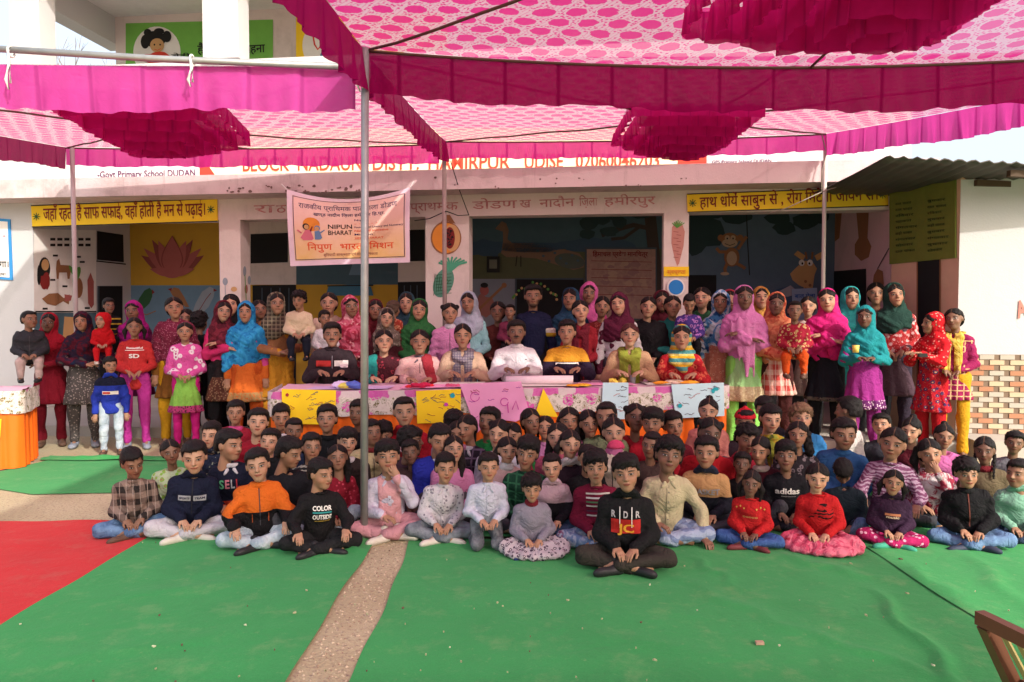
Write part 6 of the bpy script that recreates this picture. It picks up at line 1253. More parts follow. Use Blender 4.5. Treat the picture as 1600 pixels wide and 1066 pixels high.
# ================= plastic chairs behind the table
CHM = plain('chair_maroon', (.10, .02, .03), .4)
def seat_chair(x, y, label, mat=CHM):
    r_ = empty('plastic_chair', (x, y, 0), label, 'chair', 'chairs behind the long table'); T = lambda v: (x + v[0], y + v[1], v[2])
    m_ = MB(); m_.box((-.23, -.22, .40), (.23, .22, .43), 0, T); m_.build('seat', [mat], r_)
    m_ = MB()
    for i in range(9):
        a0, a1 = -.24 + i * .48 / 9, -.24 + (i + 1) * .48 / 9; f = lambda a: .22 - 1.2 * (a * a) + .05; m_.box((a0 + .004, f((a0+a1)/2), .43), (a1 - .004, f((a0+a1)/2) + .015, .86), 0, T)
    m_.box((-.24, .17, .84), (.24, .27, .88), 0, T); m_.build('backrest', [mat], r_)
    for i in (-1, 1):
        for j in (-1, 1): m_ = MB(); m_.box((i*.2 - .02, j*.19 - .02, 0), (i*.2 + .02, j*.19 + .02, .398), 0, T); m_.build('leg', [mat], r_)
SEATED = []
def seated(px, yt, label, d=7.2, **k):
    k.setdefault('bmat', BLKC); r_, J, F_ = person(px, yt, label, d=d, pose='chair', arms='table', lod=1, s=1.0, **k); z = r_.location.z
    return r_
def stand(px, yt, label, d=7.9, **k):
    k.setdefault('arms', 'clasp'); k.setdefault('top', 'kurta'); k.setdefault('bottom', 'salwar'); k.setdefault('hair', 'bun'); k.setdefault('lod', 1); k.setdefault('yaw', rng.choice((-12, -6, 0, 6, 12))); k.setdefault('roll', rng.choice((-6, 0, 0, 6))); return person(px, yt, label, d=d, pose=k.pop('pose', 'stand'), **k)
GW = 'women standing round the gathering'; GK = 'children seated on the green carpet'; GT = 'teachers seated at the long table'; GB = 'small children carried by the women'
def baby(px, yt, label, d, **k):
    k.setdefault('lod', 1); k.setdefault('s', .80); k.setdefault('top', 'sweater'); k.setdefault('bmat', BLKC); return person(px, yt, label, d=d, pose='held', arms='lap', group=GB, **k)
# ================= standing, over the lotus bay
baby(46, 483, 'toddler in a dark grey jacket and pinkish trousers held by the woman in crimson', 7.62, top='jacket', tm=p('33343a'), bmat=p('b9a29c'), hair='crop', skin='d', yaw=36, shoe=SBLK, s=.92)
stand(76, 488, 'dark-skinned woman all in crimson holding a toddler in a dark jacket', 7.9, arms='carryL', tm=p('8c1228'), bmat=p('7a0f22'), cover='hood', cm=p('b3162e'), skin='x', group=GW, shoe=SBRN)
stand(128, 486, 'woman in a navy and maroon shawl over grey dotted kurta by the pinkish pole', 7.85, arms='carryR', tm=c('dots', '55504f', 'a89c96', '', 1.6) if False else c('dots', '55504f', 'a89c96', '303030', 1.6), bmat=c('dots', '4c4847', '8c827c', '303030', 1.6), cover='shawl', cm=c('tie', '2a1c33', '5a1226', '1a2140'), skin='m', group=GW, shoe=SGRY)
baby(160, 489, 'baby in a bright red hooded suit held beside the navy-shawled woman', 7.78, tm=p('d3121c'), bmat=p('d3121c'), cover='suithood', cm=p('d8141e'), hair=None, skin='l', yaw=-30, s=.66, hscale=1.22, shoe=SWHT)
baby(170, 465, 'small child with a black and yellow vest carried behind the red-suited baby', 8.25, tm=c('stripe', '1b1b1d', 'b99a24', '222222'), hair='short', skin='d', yaw=24)
stand(208, 469, 'woman in a bright magenta head scarf behind the girl in the red sweater', 8.3, tm=p('6d1850'), cover='hood', cm=p('b81a8c'), bmat=p('5a1230'), skin='d', arms='clasp', group=GW)
person(210, 495, 'girl in a coral red sweater with white writing and magenta trousers', d=7.75, pose='stand', arms='clasp', top='sweater', tm=p('cc2f30'), bottom='salwar', bmat=p('c2319b'), hair='pigtails', skin='m', lod=1, hem=.70, shoe=SGRY, collar='round', hscale=1.02, group=GW, decals=((('rect', -.10, .10, 1.165, 1.172), WH), (('text', 'Beautiful', -.085, .085, 1.185, .022), WH), (('text', 'SD', -.06, .05, 1.08, .045), WH)))
person(172, 557, 'little boy in a blue and navy hooded sweatshirt and pale jeans', d=7.42, pose='kstand', arms='down', top='hoodie', tm=c('yoke', '2238b0', '171c34', s=.84), colm=p('2238b0'), bmat=LJEAN, hair='short', skin='m', yaw=18, pitch=8, lod=0, collar='hood', shoe=SBRN, hem=.50, decals=((('rect', -.085, .085, .735, .775), WH), (('rect', -.08, .0, .742, .768), pc('d04030'), 'print', .008)))
stand(272, 463, 'tall woman wrapped in a maroon dotted shawl over mustard trousers', 8.0, arms='down', tm=p('8c5a20'), bmat=p('d39a12'), cover=None, hair='bun', skin='m', group=GW, shoe=SBRN, extra=lambda J: [('shawl', 'wrapbig', wrap_f(J, 1, .03), c('dots', '7c2440', 'b06a80', '3b1020', 2.2))])
stand(291, 482, 'girl peeping out behind the maroon dotted shawl', 8.5, tm=p('4a2430'), skin='m', group=GW)
person(289, 503, 'girl in a pink flowered sweater and lime green skirt hands joined', d=7.7, pose='stand', arms='clasp', top='dress', tm=c('border', '86c94a', 'c23a7a', '2c2a30', .55), bottom='pants', bmat=p('d01880'), hair='pony', skin='m', lod=1, hem=.46, shoe=SBRN, group=GW, hscale=1.05, extra=lambda J: [('sweater', 'over', top_f(J, .022, .035, .80, None, 1.0, 2, .004), c('floral', 'e052a8', 'ece3ea', 'c03a8c', .55))])
person(311, 488, 'child seen from behind in dark clothes beside the pigeon painting', d=8.4, pose='kstand', arms='down', tm=BLKC, bmat=BLKC, hair='messy', skin='d', turn=160, lod=1, z0=.12, s=1.08, group=GW)
stand(349, 469, 'woman in a hot pink cardigan and maroon scarf standing with folded arms', 7.85, arms='fold', top='kurta', tm=c('border', '241a1c', '5a3226', '8c6a50', .75), bmat=BLKC, cover='hood', cm=c('tie', '5a1828', '7c2436', '3a0f1a'), skin='l', group=GW, extra=lambda J: [('cardigan', 'over', top_f(J, .015, .03, .79, None, 1.0, 1, .004), c('border', 'd2286a', 'c84a3a', 'd8b060', .86))])
stand(361, 459, 'woman in black peering over between pink and blue scarves', 8.5, tm=BLKC, skin='l', bmat=BLKC, cover='tight', cm=BLKC, group=GW)
stand(384, 470, 'woman in a vivid sky blue scarf with pink and orange kameez', 7.8, arms='down', tm=c('border', 'd8641c', 'b88a50', 'd87030', .60), bmat=p('c44e14'), cover='shawl', cm=c('tie', '1c84c8', '2a9ad8', '1468a8'), skin='m', group=GW, extra=lambda J: [('sweater', 'over', top_f(J, .014, .035, .86, None, 1.0, 2, .004), p('d2408c'))])
stand(405, 467, 'dark-clothed woman behind the sky blue scarf with uncovered head', 8.5, tm=p('2c2226'), bmat=BLKC, skin='d', group=GW)
stand(432, 456, 'woman in a camel cardigan and olive checked head scarf carrying a toddler', 7.95, arms='carryR', tm=p('c8861a'), bmat=p('c8861a'), cover='hood', cm=c('check', '4c4438', '8a8068', '2a241c', 1.4), skin='m', group=GW, extra=lambda J: [('cardigan', 'over', top_f(J, .015, .03, .74, None, 1.0, 0, .004), c('knit', 'a06a42'))])
baby(467, 453, 'toddler in a cream sweater and navy trousers on the camel-cardigan arm', 7.7, tm=p('d8c2a0'), bmat=p('1c2030'), hair='messy', skin='m', yaw=-18, pitch=12, s=.9, shoe=SBLK)
stand(514, 456, 'woman in a cream shawl and red scarf behind the man in the brown jacket', 8.2, arms='carryL', tm=p('c8a890'), bmat=p('8c2030'), cover=None, skin='l', group=GW, extra=lambda J: [('shawl', 'wr', wrap_f(J, 2, .022), p('c9ab96'))])
baby(507, 484, 'small child in white behind the shoulder of the brown-jacketed man', 7.75, tm=p('d8d2d8'), hair='short', skin='d', yaw=20)
stand(548, 461, 'woman in a rose and red bordered sari-style scarf near the thick pole', 8.0, tm=c('check', '9a2436', 'd8708a', '58203a', .5), bmat=p('7c1c2c'), cover='shawl', cm=c('tie', 'd8607c', 'b02c48', 'e8a0a8'), skin='d', group=GW)
# ================= standing, behind the teachers
stand(586, 467, 'woman in a dull maroon scarf just past the thick pole', 8.3, tm=p('7c2430'), cover='hood', cm=p('6a1c26'), skin='d', group=GW)
stand(604, 480, 'woman in a grey and brown printed head scarf behind the teal dupatta', 7.8, tm=p('4a1820'), cover='hood', cm=c('floral', '6a5a50', '98867a', '3a2c28', 1.2), skin='l', group=GW)
baby(614, 470, 'brown-haired child in orange red seen from the back', 7.95, tm=c('floral', 'b84030', 'e0906c', '7c2018', 1.2), hair='mop', hc=(.05, .03, .02), skin='m', turn=150)
stand(635, 456, 'woman in a dark slate blue scarf before the narrow doorway', 8.35, tm=p('22343e'), cover='shawl', cm=p('264452'), skin='l', group=GW)
stand(655, 466, 'woman in a deep green dupatta behind the red-shawled teacher', 7.85, tm=c('floral', '2f6a3a', '4c8a50', '1f4a28'), cover='shawl', cm=p('2a6a36'), skin='m', group=GW)
stand(703, 472, 'schoolgirl in a pink padded vest over white turtleneck before the pillar', 7.75, arms='down', top='jacket', tm=p('d884b8'), bmat=p('c8a0b8'), hair='puffs', skin='m', collar='turtle', colm=p('d8d0dc'), group=GW, extra=lambda J: [('sleeves', 'sl', top_f(J, .006, .03, .8, None, 1.25, 1, .003), p('cfc6d8'))])
stand(732, 455, 'woman in a pale lavender head scarf and light aqua sweater', 8.1, tm=p('8cc4cc'), top='kurta', cover='hood', cm=p('a9b2c6'), skin='m', group=GW)
stand(778, 470, 'woman in a plain maroon kurta beside the veena player painting', 8.2, tm=p('5a2420'), bmat=p('3a1a18'), skin='d', group=GW)
baby(797, 474, 'small dark-haired child held between the maroon kurta and the tall navy-sweatered man', 8.05, tm=p('7a2c48'), hair='crop', skin='d', yaw=-10)
person(833, 444, 'tall young man in a navy sweatshirt with a cream and yellow sleeve band', d=8.12, pose='stand', arms='down', top='sweater', tm=p('1d2142'), bmat=BLKC, hair='short', beard=True, skin='m', lod=1, hem=.74, collar='round', hscale=1.03, group='men standing behind the teachers', extra=lambda J: [('sleeve_band', 'bd', (lambda P, e=J['el'][1]: np.maximum(rc(P, e, (J['sh'][0], J['sh'][1], J['sh'][2]), .060, .066), np.abs(P[:, 2] - 1.09) - .045)), c('yoke', 'c8a020', 'd8cfc0', s=1.085))])
stand(891, 449, 'woman wrapped in a dark petrol blue shawl before the map edge', 8.3, tm=p('1f3a50'), cover='shawl', cm=p('244a66'), skin='m', group=GW)
stand(920, 440, 'tall woman with a bright pink bordered hood under the wall map', 8.55, tm=p('b83a70'), cover='hood', cm=p('d85ca0'), skin='d', group=GW)
stand(907, 468, 'woman with a wine red scarf hanging loose behind the striped sweater', 7.8, tm=p('a82430'), cover=None, hair='bun', skin='l', group=GW, extra=lambda J: [('scarf', 'lsc', scarf_f(J, 1, .022, .2), p('7a2030'))])
stand(941, 462, 'woman in a rust red suit with uncovered hair below the wall map', 8.15, tm=c('floral', '98302c', 'c86050', '5a1c1c'), skin='m', group=GW)
stand(967, 456, 'woman in a white cardigan with a plum scarf over her hair', 7.75, arms='down', tm=p('5a1c34'), cover='hood', cm=p('5e1a36'), skin='l', group=GW, extra=lambda J: [('cardigan', 'over', top_f(J, .015, .03, .84, None, 1.0, 1, .004), c('knit', 'd8d2d4'))])
stand(1013, 462, 'woman wrapped in a plain black shawl with a bare head', 7.95, tm=BLKC, skin='l', group=GW, extra=lambda J: [('shawl', 'wr', wrap_f(J, 0, .024), p('1a181c'))])
stand(1034, 453, 'woman in a burgundy scarf and red print beside the round blue sign', 8.35, tm=c('floral', '8a2030', 'c85060', '4a1020'), cover='hood', cm=p('5c1a28'), skin='m', group=GW)
stand(1051, 461, 'bare-headed woman in a teal shawl holding a baby in purple', 8.0, arms='carryR', tm=p('a82c38'), skin='m', group=GW, extra=lambda J: [('shawl', 'wr', wrap_f(J, 1, .022), p('1f7a72'))])
baby(1077, 458, 'baby in purple and lilac looking down beside the teal shawl', 7.75, tm=c('floral', '4a3488', 'b070c0', '2a1c50'), hair='crop', skin='m', pitch=30, s=.92)
stand(1097, 447, 'tall woman in a forest green patterned dupatta and bare forehead', 8.2, tm=c('floral', '2a5c3c', '3f8050', '1a3c28'), cover=None, hair='bun', skin='l', group=GW, extra=lambda J: [('shawl', 'wr', wrap_f(J, 2, .022), c('floral', '2a5c3c', '3f8050', '1a3c28'))])
# ================= standing, over the monkey bay
stand(1126, 453, 'woman in a blue tie-dyed head scarf and peach kameez', 7.85, arms='down', tm=c('floral', 'c87a60', 'd89a7c', 'a85a44', 1.3), bmat=p('b8705c'), cover='shawl', cm=c('tie', '3f86bc', 'c8d8e0', '1c4c88'), skin='d', group=GW, shoe=SBRN)
stand(1141, 452, 'woman in a red head scarf mostly hidden by the pink-scarved one', 8.5, tm=p('8a2838'), cover='hood', cm=p('b8384a'), skin='l', group=GW)
stand(1163, 445, 'woman with a rose pink dupatta across a pale green kameez and arms folded', 7.6, arms='fold', tm=c('border', '9cd888', 'c8b088', 'd8c8a0', .62), bmat=p('86d858'), cover='shawl', cm=p('d878b8'), skin='x', hem=.48, group=GW, shoe=SBRN, extra=lambda J: [('scarf_end', 'end', (lambda P: rc(P, (-.02, -.13, 1.15), (.05, -.17, .74), .11, .035, (1, .28, 1)) + .006 * np.sin(P[:, 0] * 90 + 3)), p('d47ab4'))])
stand(1189, 447, 'woman in a mustard head scarf between the pink and the orange ones', 8.15, tm=p('9a7a3c'), cover='hood', cm=p('c08438'), skin='l', group=GW, pitch=-6)
stand(1213, 456, 'woman in an orange scarf and cream cardigan holding a child in orange trousers', 7.6, arms='carryR', tm=c('plaid', 'c8403a', 'e0b0a0', 'f0e0d8', .9), bmat=p('4a2020'), cover='shawl', cm=c('tie', 'd86a4a', 'e88c60', 'c04434'), skin='x', group=GW, shoe=SBRN, hem=.56, extra=lambda J: [('cardigan', 'over', top_f(J, .015, .03, .70, None, 1.0, 0, .004), c('knit', 'd8caa4'))])
baby(1242, 468, 'child in a crimson top and orange trousers held against a cream cardigan', 7.32, tm=c('floral', 'a81c34', 'c8a468', '7a1024', 1.2), bmat=p('d84a10'), hair='crop', skin='d', s=.95, shoe=SBRN)
stand(1263, 461, 'bare-headed woman peeping from behind the hot pink head scarf', 8.15, tm=p('c0a8a0'), skin='l', group=GW)
stand(1293, 450, 'woman in hot pink head scarf, cream cardigan and black kurta with folded arms', 7.7, arms='fold', tm=c('border', '1c1c26', '5a5048', '1c1c26', .52), bmat=BLKC, cover='shawl', cm=p('d81c78'), skin='l', hem=.48, group=GW, shoe=SBRN, extra=lambda J: [('cardigan', 'over', top_f(J, .015, .03, .88, None, 1.0, 1, .004), c('knit', 'd8cdc0')), ('scarf_end', 'end2', (lambda P: rc(P, (.03, -.12, 1.15), (.06, -.15, .92), .08, .06, (1, .3, 1))), p('c81a6c'))])
stand(1330, 447, 'woman in a turquoise head scarf beside the wall with painted arms', 8.2, tm=p('28a0a0'), cover='hood', cm=p('30b4b4'), skin='l', group=GW)
_, J_, _ = stand(1352, 477, 'woman in a big teal shawl holding a small yellow cup over a purple kurta', 7.3, arms='cup', tm=c('border', 'a02a88', '6a2468', 'd8b8c8', .60), bmat=p('8a2478'), cover='shawl', cm=p('178c94'), skin='x', hem=.50, group=GW, shoe=SBRN)
stand(1369, 440, 'bare-headed woman standing behind the teal shawl near the painted wall', 8.35, tm=p('6a3838'), skin='m', group=GW)
stand(1398, 441, 'woman in a dark green head scarf and a red cardigan with white knitted pattern', 7.8, arms='clasp', tm=p('58404c'), bmat=p('3a3040'), cover='hood', cm=p('1f4038'), skin='m', group=GW, extra=lambda J: [('cardigan', 'over', top_f(J, .015, .03, .74, None, 1.0, 1, .004), c('floral', 'b82a2e', 'd8a0a0', 'e0c0b8', 1.1))])
stand(1459, 487, 'woman in a scarlet spotted scarf turned sideways looking at a phone', 7.25, arms='fwd', tm=c('floral', 'c8182a', '4c3064', 'e0a078', .9), bmat=p('c81420'), cover='shawl', cm=c('dots', 'd81420', 'f09080', '', 1.2) if False else c('dots', 'd81420', 'f09080', '802020', 1.2), skin='m', turn=-42, yaw=-24, hem=.50, group=GW, shoe=SBRN)
stand(1484, 447, 'woman in a brown head scarf by the dark doorway beneath the green board', 7.95, tm=p('5a4040'), cover='hood', cm=c('tie', '5c4040', '6e5250', '40302e'), skin='l', group=GW)
stand(1491, 480, 'smiling woman with a golden yellow dupatta, magenta sleeves and mustard trousers', 7.2, arms='clasp', tm=c('check', '9c1c50', 'd8a878', '5c1030', 1.0), bmat=p('d89a14'), cover=None, hair='bun', skin='d', hem=.62, yaw=-12, turn=-8, group=GW, shoe=SBRN, extra=lambda J: [('sleeves', 'sl2', top_f(J, .014, .03, .9, None, 1.0, 1, .004), p('9e1c56')), ('scarf', 'ysc', scarf_f(J, 2, .030, .26), c('plaid', 'c8a02c', 'd8b850', '9a7820', 1.4))])
m_ = MB(); pcup = atY(1337, 551, 6.98); m_.tube([pcup, pcup + np.array([0, 0, .07])], [.026, .032], 14); tag(m_.build('tea_cup', [plain('cup_yellow', (.75, .55, .12), .4)], None, True), 'small yellow cup in the hands of the teal-shawled woman', 'cup')
m_ = MB(); q_ = atY(1442, 558, 6.98); m_.box((q_[0] - .04, q_[1] - .012, q_[2]), (q_[0] + .04, q_[1] + .012, q_[2] + .035)); tag(m_.build('mobile_phone', [BLK]), 'dark phone in the hands of the scarlet-scarfed woman', 'phone')
# ================= seated teachers
ZB = (plain('zip_grey', (.25, .24, .26)),)
seated(519, 502, 'man in a dark brown zipped jacket with a red and white chest band', top='jacket', tm=p('33262c'), collar='high', hair='short', mous=True, skin='d', group=GT, d=7.15, decals=((('rect', -.15, -.01, .83, .885), pc('c82c28')), (('rect', .02, .15, .83, .885), WH), (('rect', -.003, .003, .81, .93), ZB[0])))
seated(600, 512, 'woman in a dark maroon embroidered kurta with a teal dupatta on one shoulder', top='kurta', tm=c('floral', '4c1a24', '9c3040', '2c1016', 1.0), hair='bun', skin='l', group=GT, yaw=6, extra=lambda J: [('scarf', 'one', (lambda P, g_=top_f(J, .022, .05): np.maximum(np.maximum(g_(P), np.abs(P[:, 0] + .115) - .055), .60 - P[:, 2])), p('1f9088'))])
seated(656, 513, 'woman in a pale pink coat with a brick red shawl over one shoulder', top='jacket', tm=p('d8a4a0'), hair='bun', skin='m', collar='shirt', colm=p('6a5a64'), group=GT, extra=lambda J: [('shawl', 'sash', (lambda P, g_=top_f(J, .030, .05): np.maximum(np.maximum(g_(P), np.abs(P[:, 0] + .25 * (P[:, 2] - .95) - .07) - .055), .60 - P[:, 2])), p('a82c38'))])
seated(723, 504, 'woman in a beige cardigan with a grey striped stole round her neck', top='cardigan', tm=c('knit', 'c8a488'), hair='bun', skin='m', group=GT, extra=lambda J: [('scarf', 'st', scarf_f(J, 1, .022, .2), c('check', '8c8088', '5a5068', 'c0b8c0', 2.2))])
seated(807, 498, 'man with a moustache in a plain white zipped jersey', top='jacket', tm=p('dcd4d8'), collar='high', hair='short', mous=True, skin='d', group=GT, decals=((('rect', .085, .10, .865, .872), BLK), (('rect', -.003, .003, .82, .93), plain('zip_white', (.5, .48, .5)))))
seated(886, 498, 'man in a mustard and navy sweater with white horizontal stripes', top='sweater', tm=c('yoke', '2a1c34', 'd8901c', s=.845), collar='round', colm=p('d8901c'), hair='short', skin='m', yaw=-5, group=GT, extra=None, decals=((('rect', -.11, .11, .826, .838), WH),))
seated(984, 502, 'woman in a tan cardigan with an olive green scarf hanging in front', top='cardigan', tm=c('knit', 'b88c68'), hair='bun', hc=(.05, .012, .012), cover=None, skin='l', group=GT, d=7.1, extra=lambda J: [('scarf', 'ol', scarf_f(J, 2, .026, .2), p('8c942c'))])
seated(1065, 506, 'woman in a red print kurta with a yellow and teal scarf over her head', top='kurta', tm=c('floral', 'b81a24', 'd85a40', '8a1018', .7), hair='bun', cover='hood', drape=0, cm=c('stripe', '4a9494', 'e0a818', 'd8c060', .9), skin='m', group=GT, d=7.15)
for k_, (x_, l_) in enumerate(((519, 'chair under the man in the dark brown jacket'), (600, 'chair under the woman with the teal dupatta'), (656, 'chair under the woman in the pale pink coat'), (723, 'chair under the woman in the striped stole'), (807, 'chair under the man in the white jersey'), (886, 'chair under the man in the striped sweater'), (984, 'chair under the woman with the olive scarf'), (1065, 'chair under the woman in the yellow and teal scarf'))):
    q_ = atY(x_, 520, 7.28); seat_chair(q_[0], q_[1], 'maroon plastic ' + l_)
# ================= children: front row
def kid(px, yt, label, **k):
    k.setdefault('group', GK); k.setdefault('hair', 'short'); k.setdefault('tm', BLKC); k.setdefault('lod', 1); k.setdefault('pose', 'cross' if k['lod'] == 0 else 'knees'); k.setdefault('hscale', .88 if k['lod'] else 1.0); 
    if 'yaw' not in k and k['lod'] > 0: k['yaw'] = rng.choice((-12, -6, 0, 0, 6, 12)); k.setdefault('turn', rng.uniform(-14, 14))
    if 'yaw' not in k: k['yaw'] = rng.choice((-6, 0, 6))
    k.setdefault('pitch', rng.choice((-6, 0, 0, 6))); k.setdefault('roll', rng.choice((-6, 0, 0, 6))); k.setdefault('seed', rng.choice((0, 1, 2)))
    return person(px, yt, label, **k)
GIRL = 'pony'
kid(213, 696, 'boy in a brown plaid shirt and blue jeans at the end of the front row', lod=0, d=4.75, top='shirt', tm=c('plaid', '8c7468', '2c2624', 'b09c90', 1.0), collar='shirt', bmat=JEAN, yaw=24, pitch=18, skin='d', shoe=SBRN, arms='lap')
kid(296, 684, 'boy in a navy zipped hoodie and off-white trousers', lod=0, d=4.72, top='hoodie', tm=p('161b33'), collar='hood', bmat=p('c0bcc4'), skin='l', shoe=SWHT, decals=((('rect', -.085, -.008, .225, .262), pc('a8a8b0')), (('rect', .008, .085, .225, .262), pc('a8a8b0')), (('rect', -.003, .003, .14, .36), plain('zip_dark', (.01, .01, .015))), (('text', 'SPORTS', -.078, -.015, .238, .014), pc('303448'), 'print', .007), (('text', 'TEAM', .015, .078, .238, .014), pc('303448'), 'print', .007)))
kid(406, 697, 'boy in an orange and black jacket and faded jeans with hands on his knees', lod=0, d=4.52, top='jacket', tm=c('yoke', '1a181c', 'e06414', s=.235), collar='high', colm=p('e06414'), bmat=LJEAN, skin='l', shoe=SBLK, arms='knee', decals=((('rect', -.003, .003, .12, .37), pc('3a3a40')), (('rect', -.05, -.045, .14, .20), pc('c05020')), (('rect', .05, .055, .14, .20), pc('c05020'))))
kid(498, 712, 'boy in a black sweatshirt with white lettering looking sideways', lod=0, d=4.42, top='sweater', tm=p('1c1a1c'), collar='round', bmat=p('242426'), skin='m', yaw=38, pitch=6, shoe=SBLK, arms='knee', decals=((('text', 'COLOR', -.055, .07, .265, .030), WH), (('rect', -.055, .07, .245, .255), pc('2a9a9a')), (('text', 'OUTSIDE', -.055, .07, .205, .030), WH), (('rect', -.04, .06, .188, .193), pc('c8a030'))))
kid(610, 684, 'small girl in a pink pinafore and white blouse with a hand to her cheek', lod=0, d=4.72, top='shirt', tm=p('c8c4d8'), bmat=p('c88a94'), arms='cheek', skin='m', hair='fringe', shoe=SWHT, collar='shirt', extra=lambda J: [('pinafore', 'pin', (lambda P, g_=top_f(J, .018, .035): np.maximum(np.maximum(g_(P), np.abs(P[:, 0]) - .075), P[:, 1])), p('d89aa0'))])
kid(688, 704, 'boy in a white printed shirt and grey jeans sitting cross-legged', lod=0, d=4.66, top='shirt', tm=c('dots', 'ccc6cc', '8a8490', '606068', 1.3), collar='shirt', bmat=GJEAN, skin='m', shoe=SWHT)
kid(759, 704, 'boy kneeling in a pale lavender-white buttoned shirt and grey jeans', lod=0, d=4.45, pose='kneel', top='shirt', tm=p('c4c6da'), collar='shirt', bmat=c('denim', '50545c', '84888e'), skin='m', hair='short', decals=((('rect', .035, .085, .385, .388), pc('8c8ca4'), 'pocket'),))
kid(832, 738, 'small girl in a grey cardigan and red-cuffed blouse with a patterned skirt', lod=0, d=4.38, top='cardigan', tm=c('knit', '8a8494'), collar='turtle', colm=p('7a1c28'), bottom='skirt', bmat=c('floral', 'b8acb4', '4c3c50', 'd8ccd0', 1.4), hair='mop', skin='m', pitch=8, shoe=plain('shoe_navy', (.02, .03, .12), .6), arms='lap')
kid(979, 705, 'boy in a black hooded sweatshirt with a red panel sitting foremost of all', lod=0, d=4.12, top='hoodie', tm=p('1b1b1d'), collar='hood', bmat=p('38342e'), skin='m', hair='fringe', shoe=SBLK, decals=((('rect', -.080, .080, .205, .285), pc('c8201c')), (('text', 'R', -.078, -.054, .295, .034), pc('b8b4b4')), (('text', 'D', -.012, .012, .295, .034), pc('b8b4b4')), (('text', 'R', .054, .078, .295, .034), pc('b8b4b4')), (('text', 'JC', -.045, .045, .212, .046), pc('e8a020'), 'print', .007), (('rect', -.034, -.0295, .235, .35), WH, 'drawstring', .009), (('rect', .031, .0355, .240, .35), WH, 'drawstring', .009)))
kid(1042, 680, 'boy in a cream corduroy shirt leaning on one hand', lod=0, d=4.6, top='shirt', tm=c('knit', 'c4b890'), collar='shirt', bmat=c('zebra', '7c8cae', '98a8c4', '', .5) if False else c('zebra', '7488b0', '9aaac8', '404040', .5), arms='ground', skin='d', hair='mop', yaw=0)
kid(1173, 732, 'girl in a red embroidered sweater and blue jeans with dark red shoes', lod=0, d=4.50, top='sweater', tm=p('c81c20'), collar='round', bmat=c('denim', '28488c', '4468a8'), hair='pigtails', skin='x', shoe=plain('shoe_maroon', (.14, .03, .035), .6), decals=tuple((('poly', [(sx * (.05 + .03 * q) + .008 * cos(t), .30 + .012 * (q % 2) + .010 * sin(t)) for t in (0, 1.5, 3, 4.5)]), pc('d8a040'), 'embroidery') for sx in (-1, 1) for q in range(3)) + ((('text', 'ooooo', -.06, .06, .225, .02), pc('d89050'), 'embroidery'),))
kid(1284, 719, 'girl in a red sweater with black pattern and a pink gathered skirt', lod=0, d=4.46, top='sweater', tm=p('cf1c20'), collar='round', bottom='skirt', bmat=c('tie', 'd84a6c', 'f07890', 'c03048', 1.2), hair='pony', skin='l', arms='lap', extra=lambda J: [('knit_pattern', 'yk', (lambda P, g_=top_f(J, .0125, .035, None, None, 1, 0, .0035): np.maximum(np.maximum(g_(P), np.abs(P[:, 0]) - .10), np.abs(P[:, 2] - .285) - .06)), c('zebra', 'c41c20', '241418', '', .8) if False else c('zebra', 'c41c20', '241418', '802020', .8))])
kid(1391, 731, 'girl in a maroon hoodie, spotted pink trousers and teal socks', lod=0, d=4.52, top='hoodie', tm=p('38203a'), collar='hood', bmat=c('dots', 'b81c60', 'e8b0c8', '602040', .9), hair='pigtails', skin='m', shoe=SGRN, arms='lap', decals=((('rect', -.06, .06, .235, .255), pc('c87850')), (('text', 'music', -.05, .05, .215, .02), pc('e0c0a0'))))
kid(1517, 712, 'boy in a black padded jacket and blue jeans with clasped hands', lod=0, d=4.5, top='jacket', tm=p('19191c'), collar='high', bmat=JEAN, skin='m', hair='mop', yaw=6, pitch=4, shoe=plain('shoe_navy2', (.03, .04, .07), .6), arms='lap', decals=((('rect', -.003, .004, .13, .36), pc('7a3c30')),))
kid(1594, 714, 'boy in a mint green hooded top closing the front row beyond the black jacket', lod=0, d=4.6, top='hoodie', tm=p('7cb49a'), collar='hood', bmat=DJEAN, skin='m', yaw=-38, pitch=-4, shoe=SBLK, hair='short', arms='lap')
# ================= children: rows behind
kid(327, 653, 'boy in a navy patterned hoodie facing the sunlit yard end', top='hoodie', tm=c('tie', '1c2238', '283048', 'b8b8a0', 2), collar='hood', skin='l')
kid(364, 667, 'boy in a navy and red sweatshirt with coloured letters, head turned aside', lod=0, d=5.0, top='sweater', tm=c('yoke', 'c83820', '161a30', s=.16), collar='shirt', colm=p('d8d4dc'), bmat=JEAN, skin='m', yaw=48, decals=((('text', 'S', -.075, -.045, .225, .055), pc('50a878')), (('text', 'E', -.038, -.010, .225, .055), pc('d87a8c')), (('text', 'L', -.002, .022, .225, .055), pc('b8b8c0')), (('text', 'L', .030, .054, .225, .055), pc('c02c38'))))
kid(365, 620, 'boy in a red jacket over a pink shirt before the orange kameez', top='jacket', tm=p('a01c34'), collar='high', colm=p('d8488c'), skin='m', d=6.3, s=1.1, base=1)
kid(271, 680, 'little girl in a floral frock half hidden by the navy hoodie', tm=c('floral', 'b8c8a0', '88b840', 'c86080', 1.2), hair='pony', skin='d', d=5.0, yaw=20)
kid(403, 632, 'boy in a plain crimson sweatshirt under the lightest hair parting', top='sweater', tm=p('9a1428'), skin='l', collar='round')
kid(433, 626, 'boy with a white shirt collar in front of the first yellow chart', top='sweater', tm=p('26304a'), collar='shirt', colm=p('d0ccd8'), skin='m', d=6.0, s=1.1)
kid(460, 646, 'boy in a dark blue sweater with lowered chin', tm=p('22304e'), skin='d', hair='crop', pitch=8)
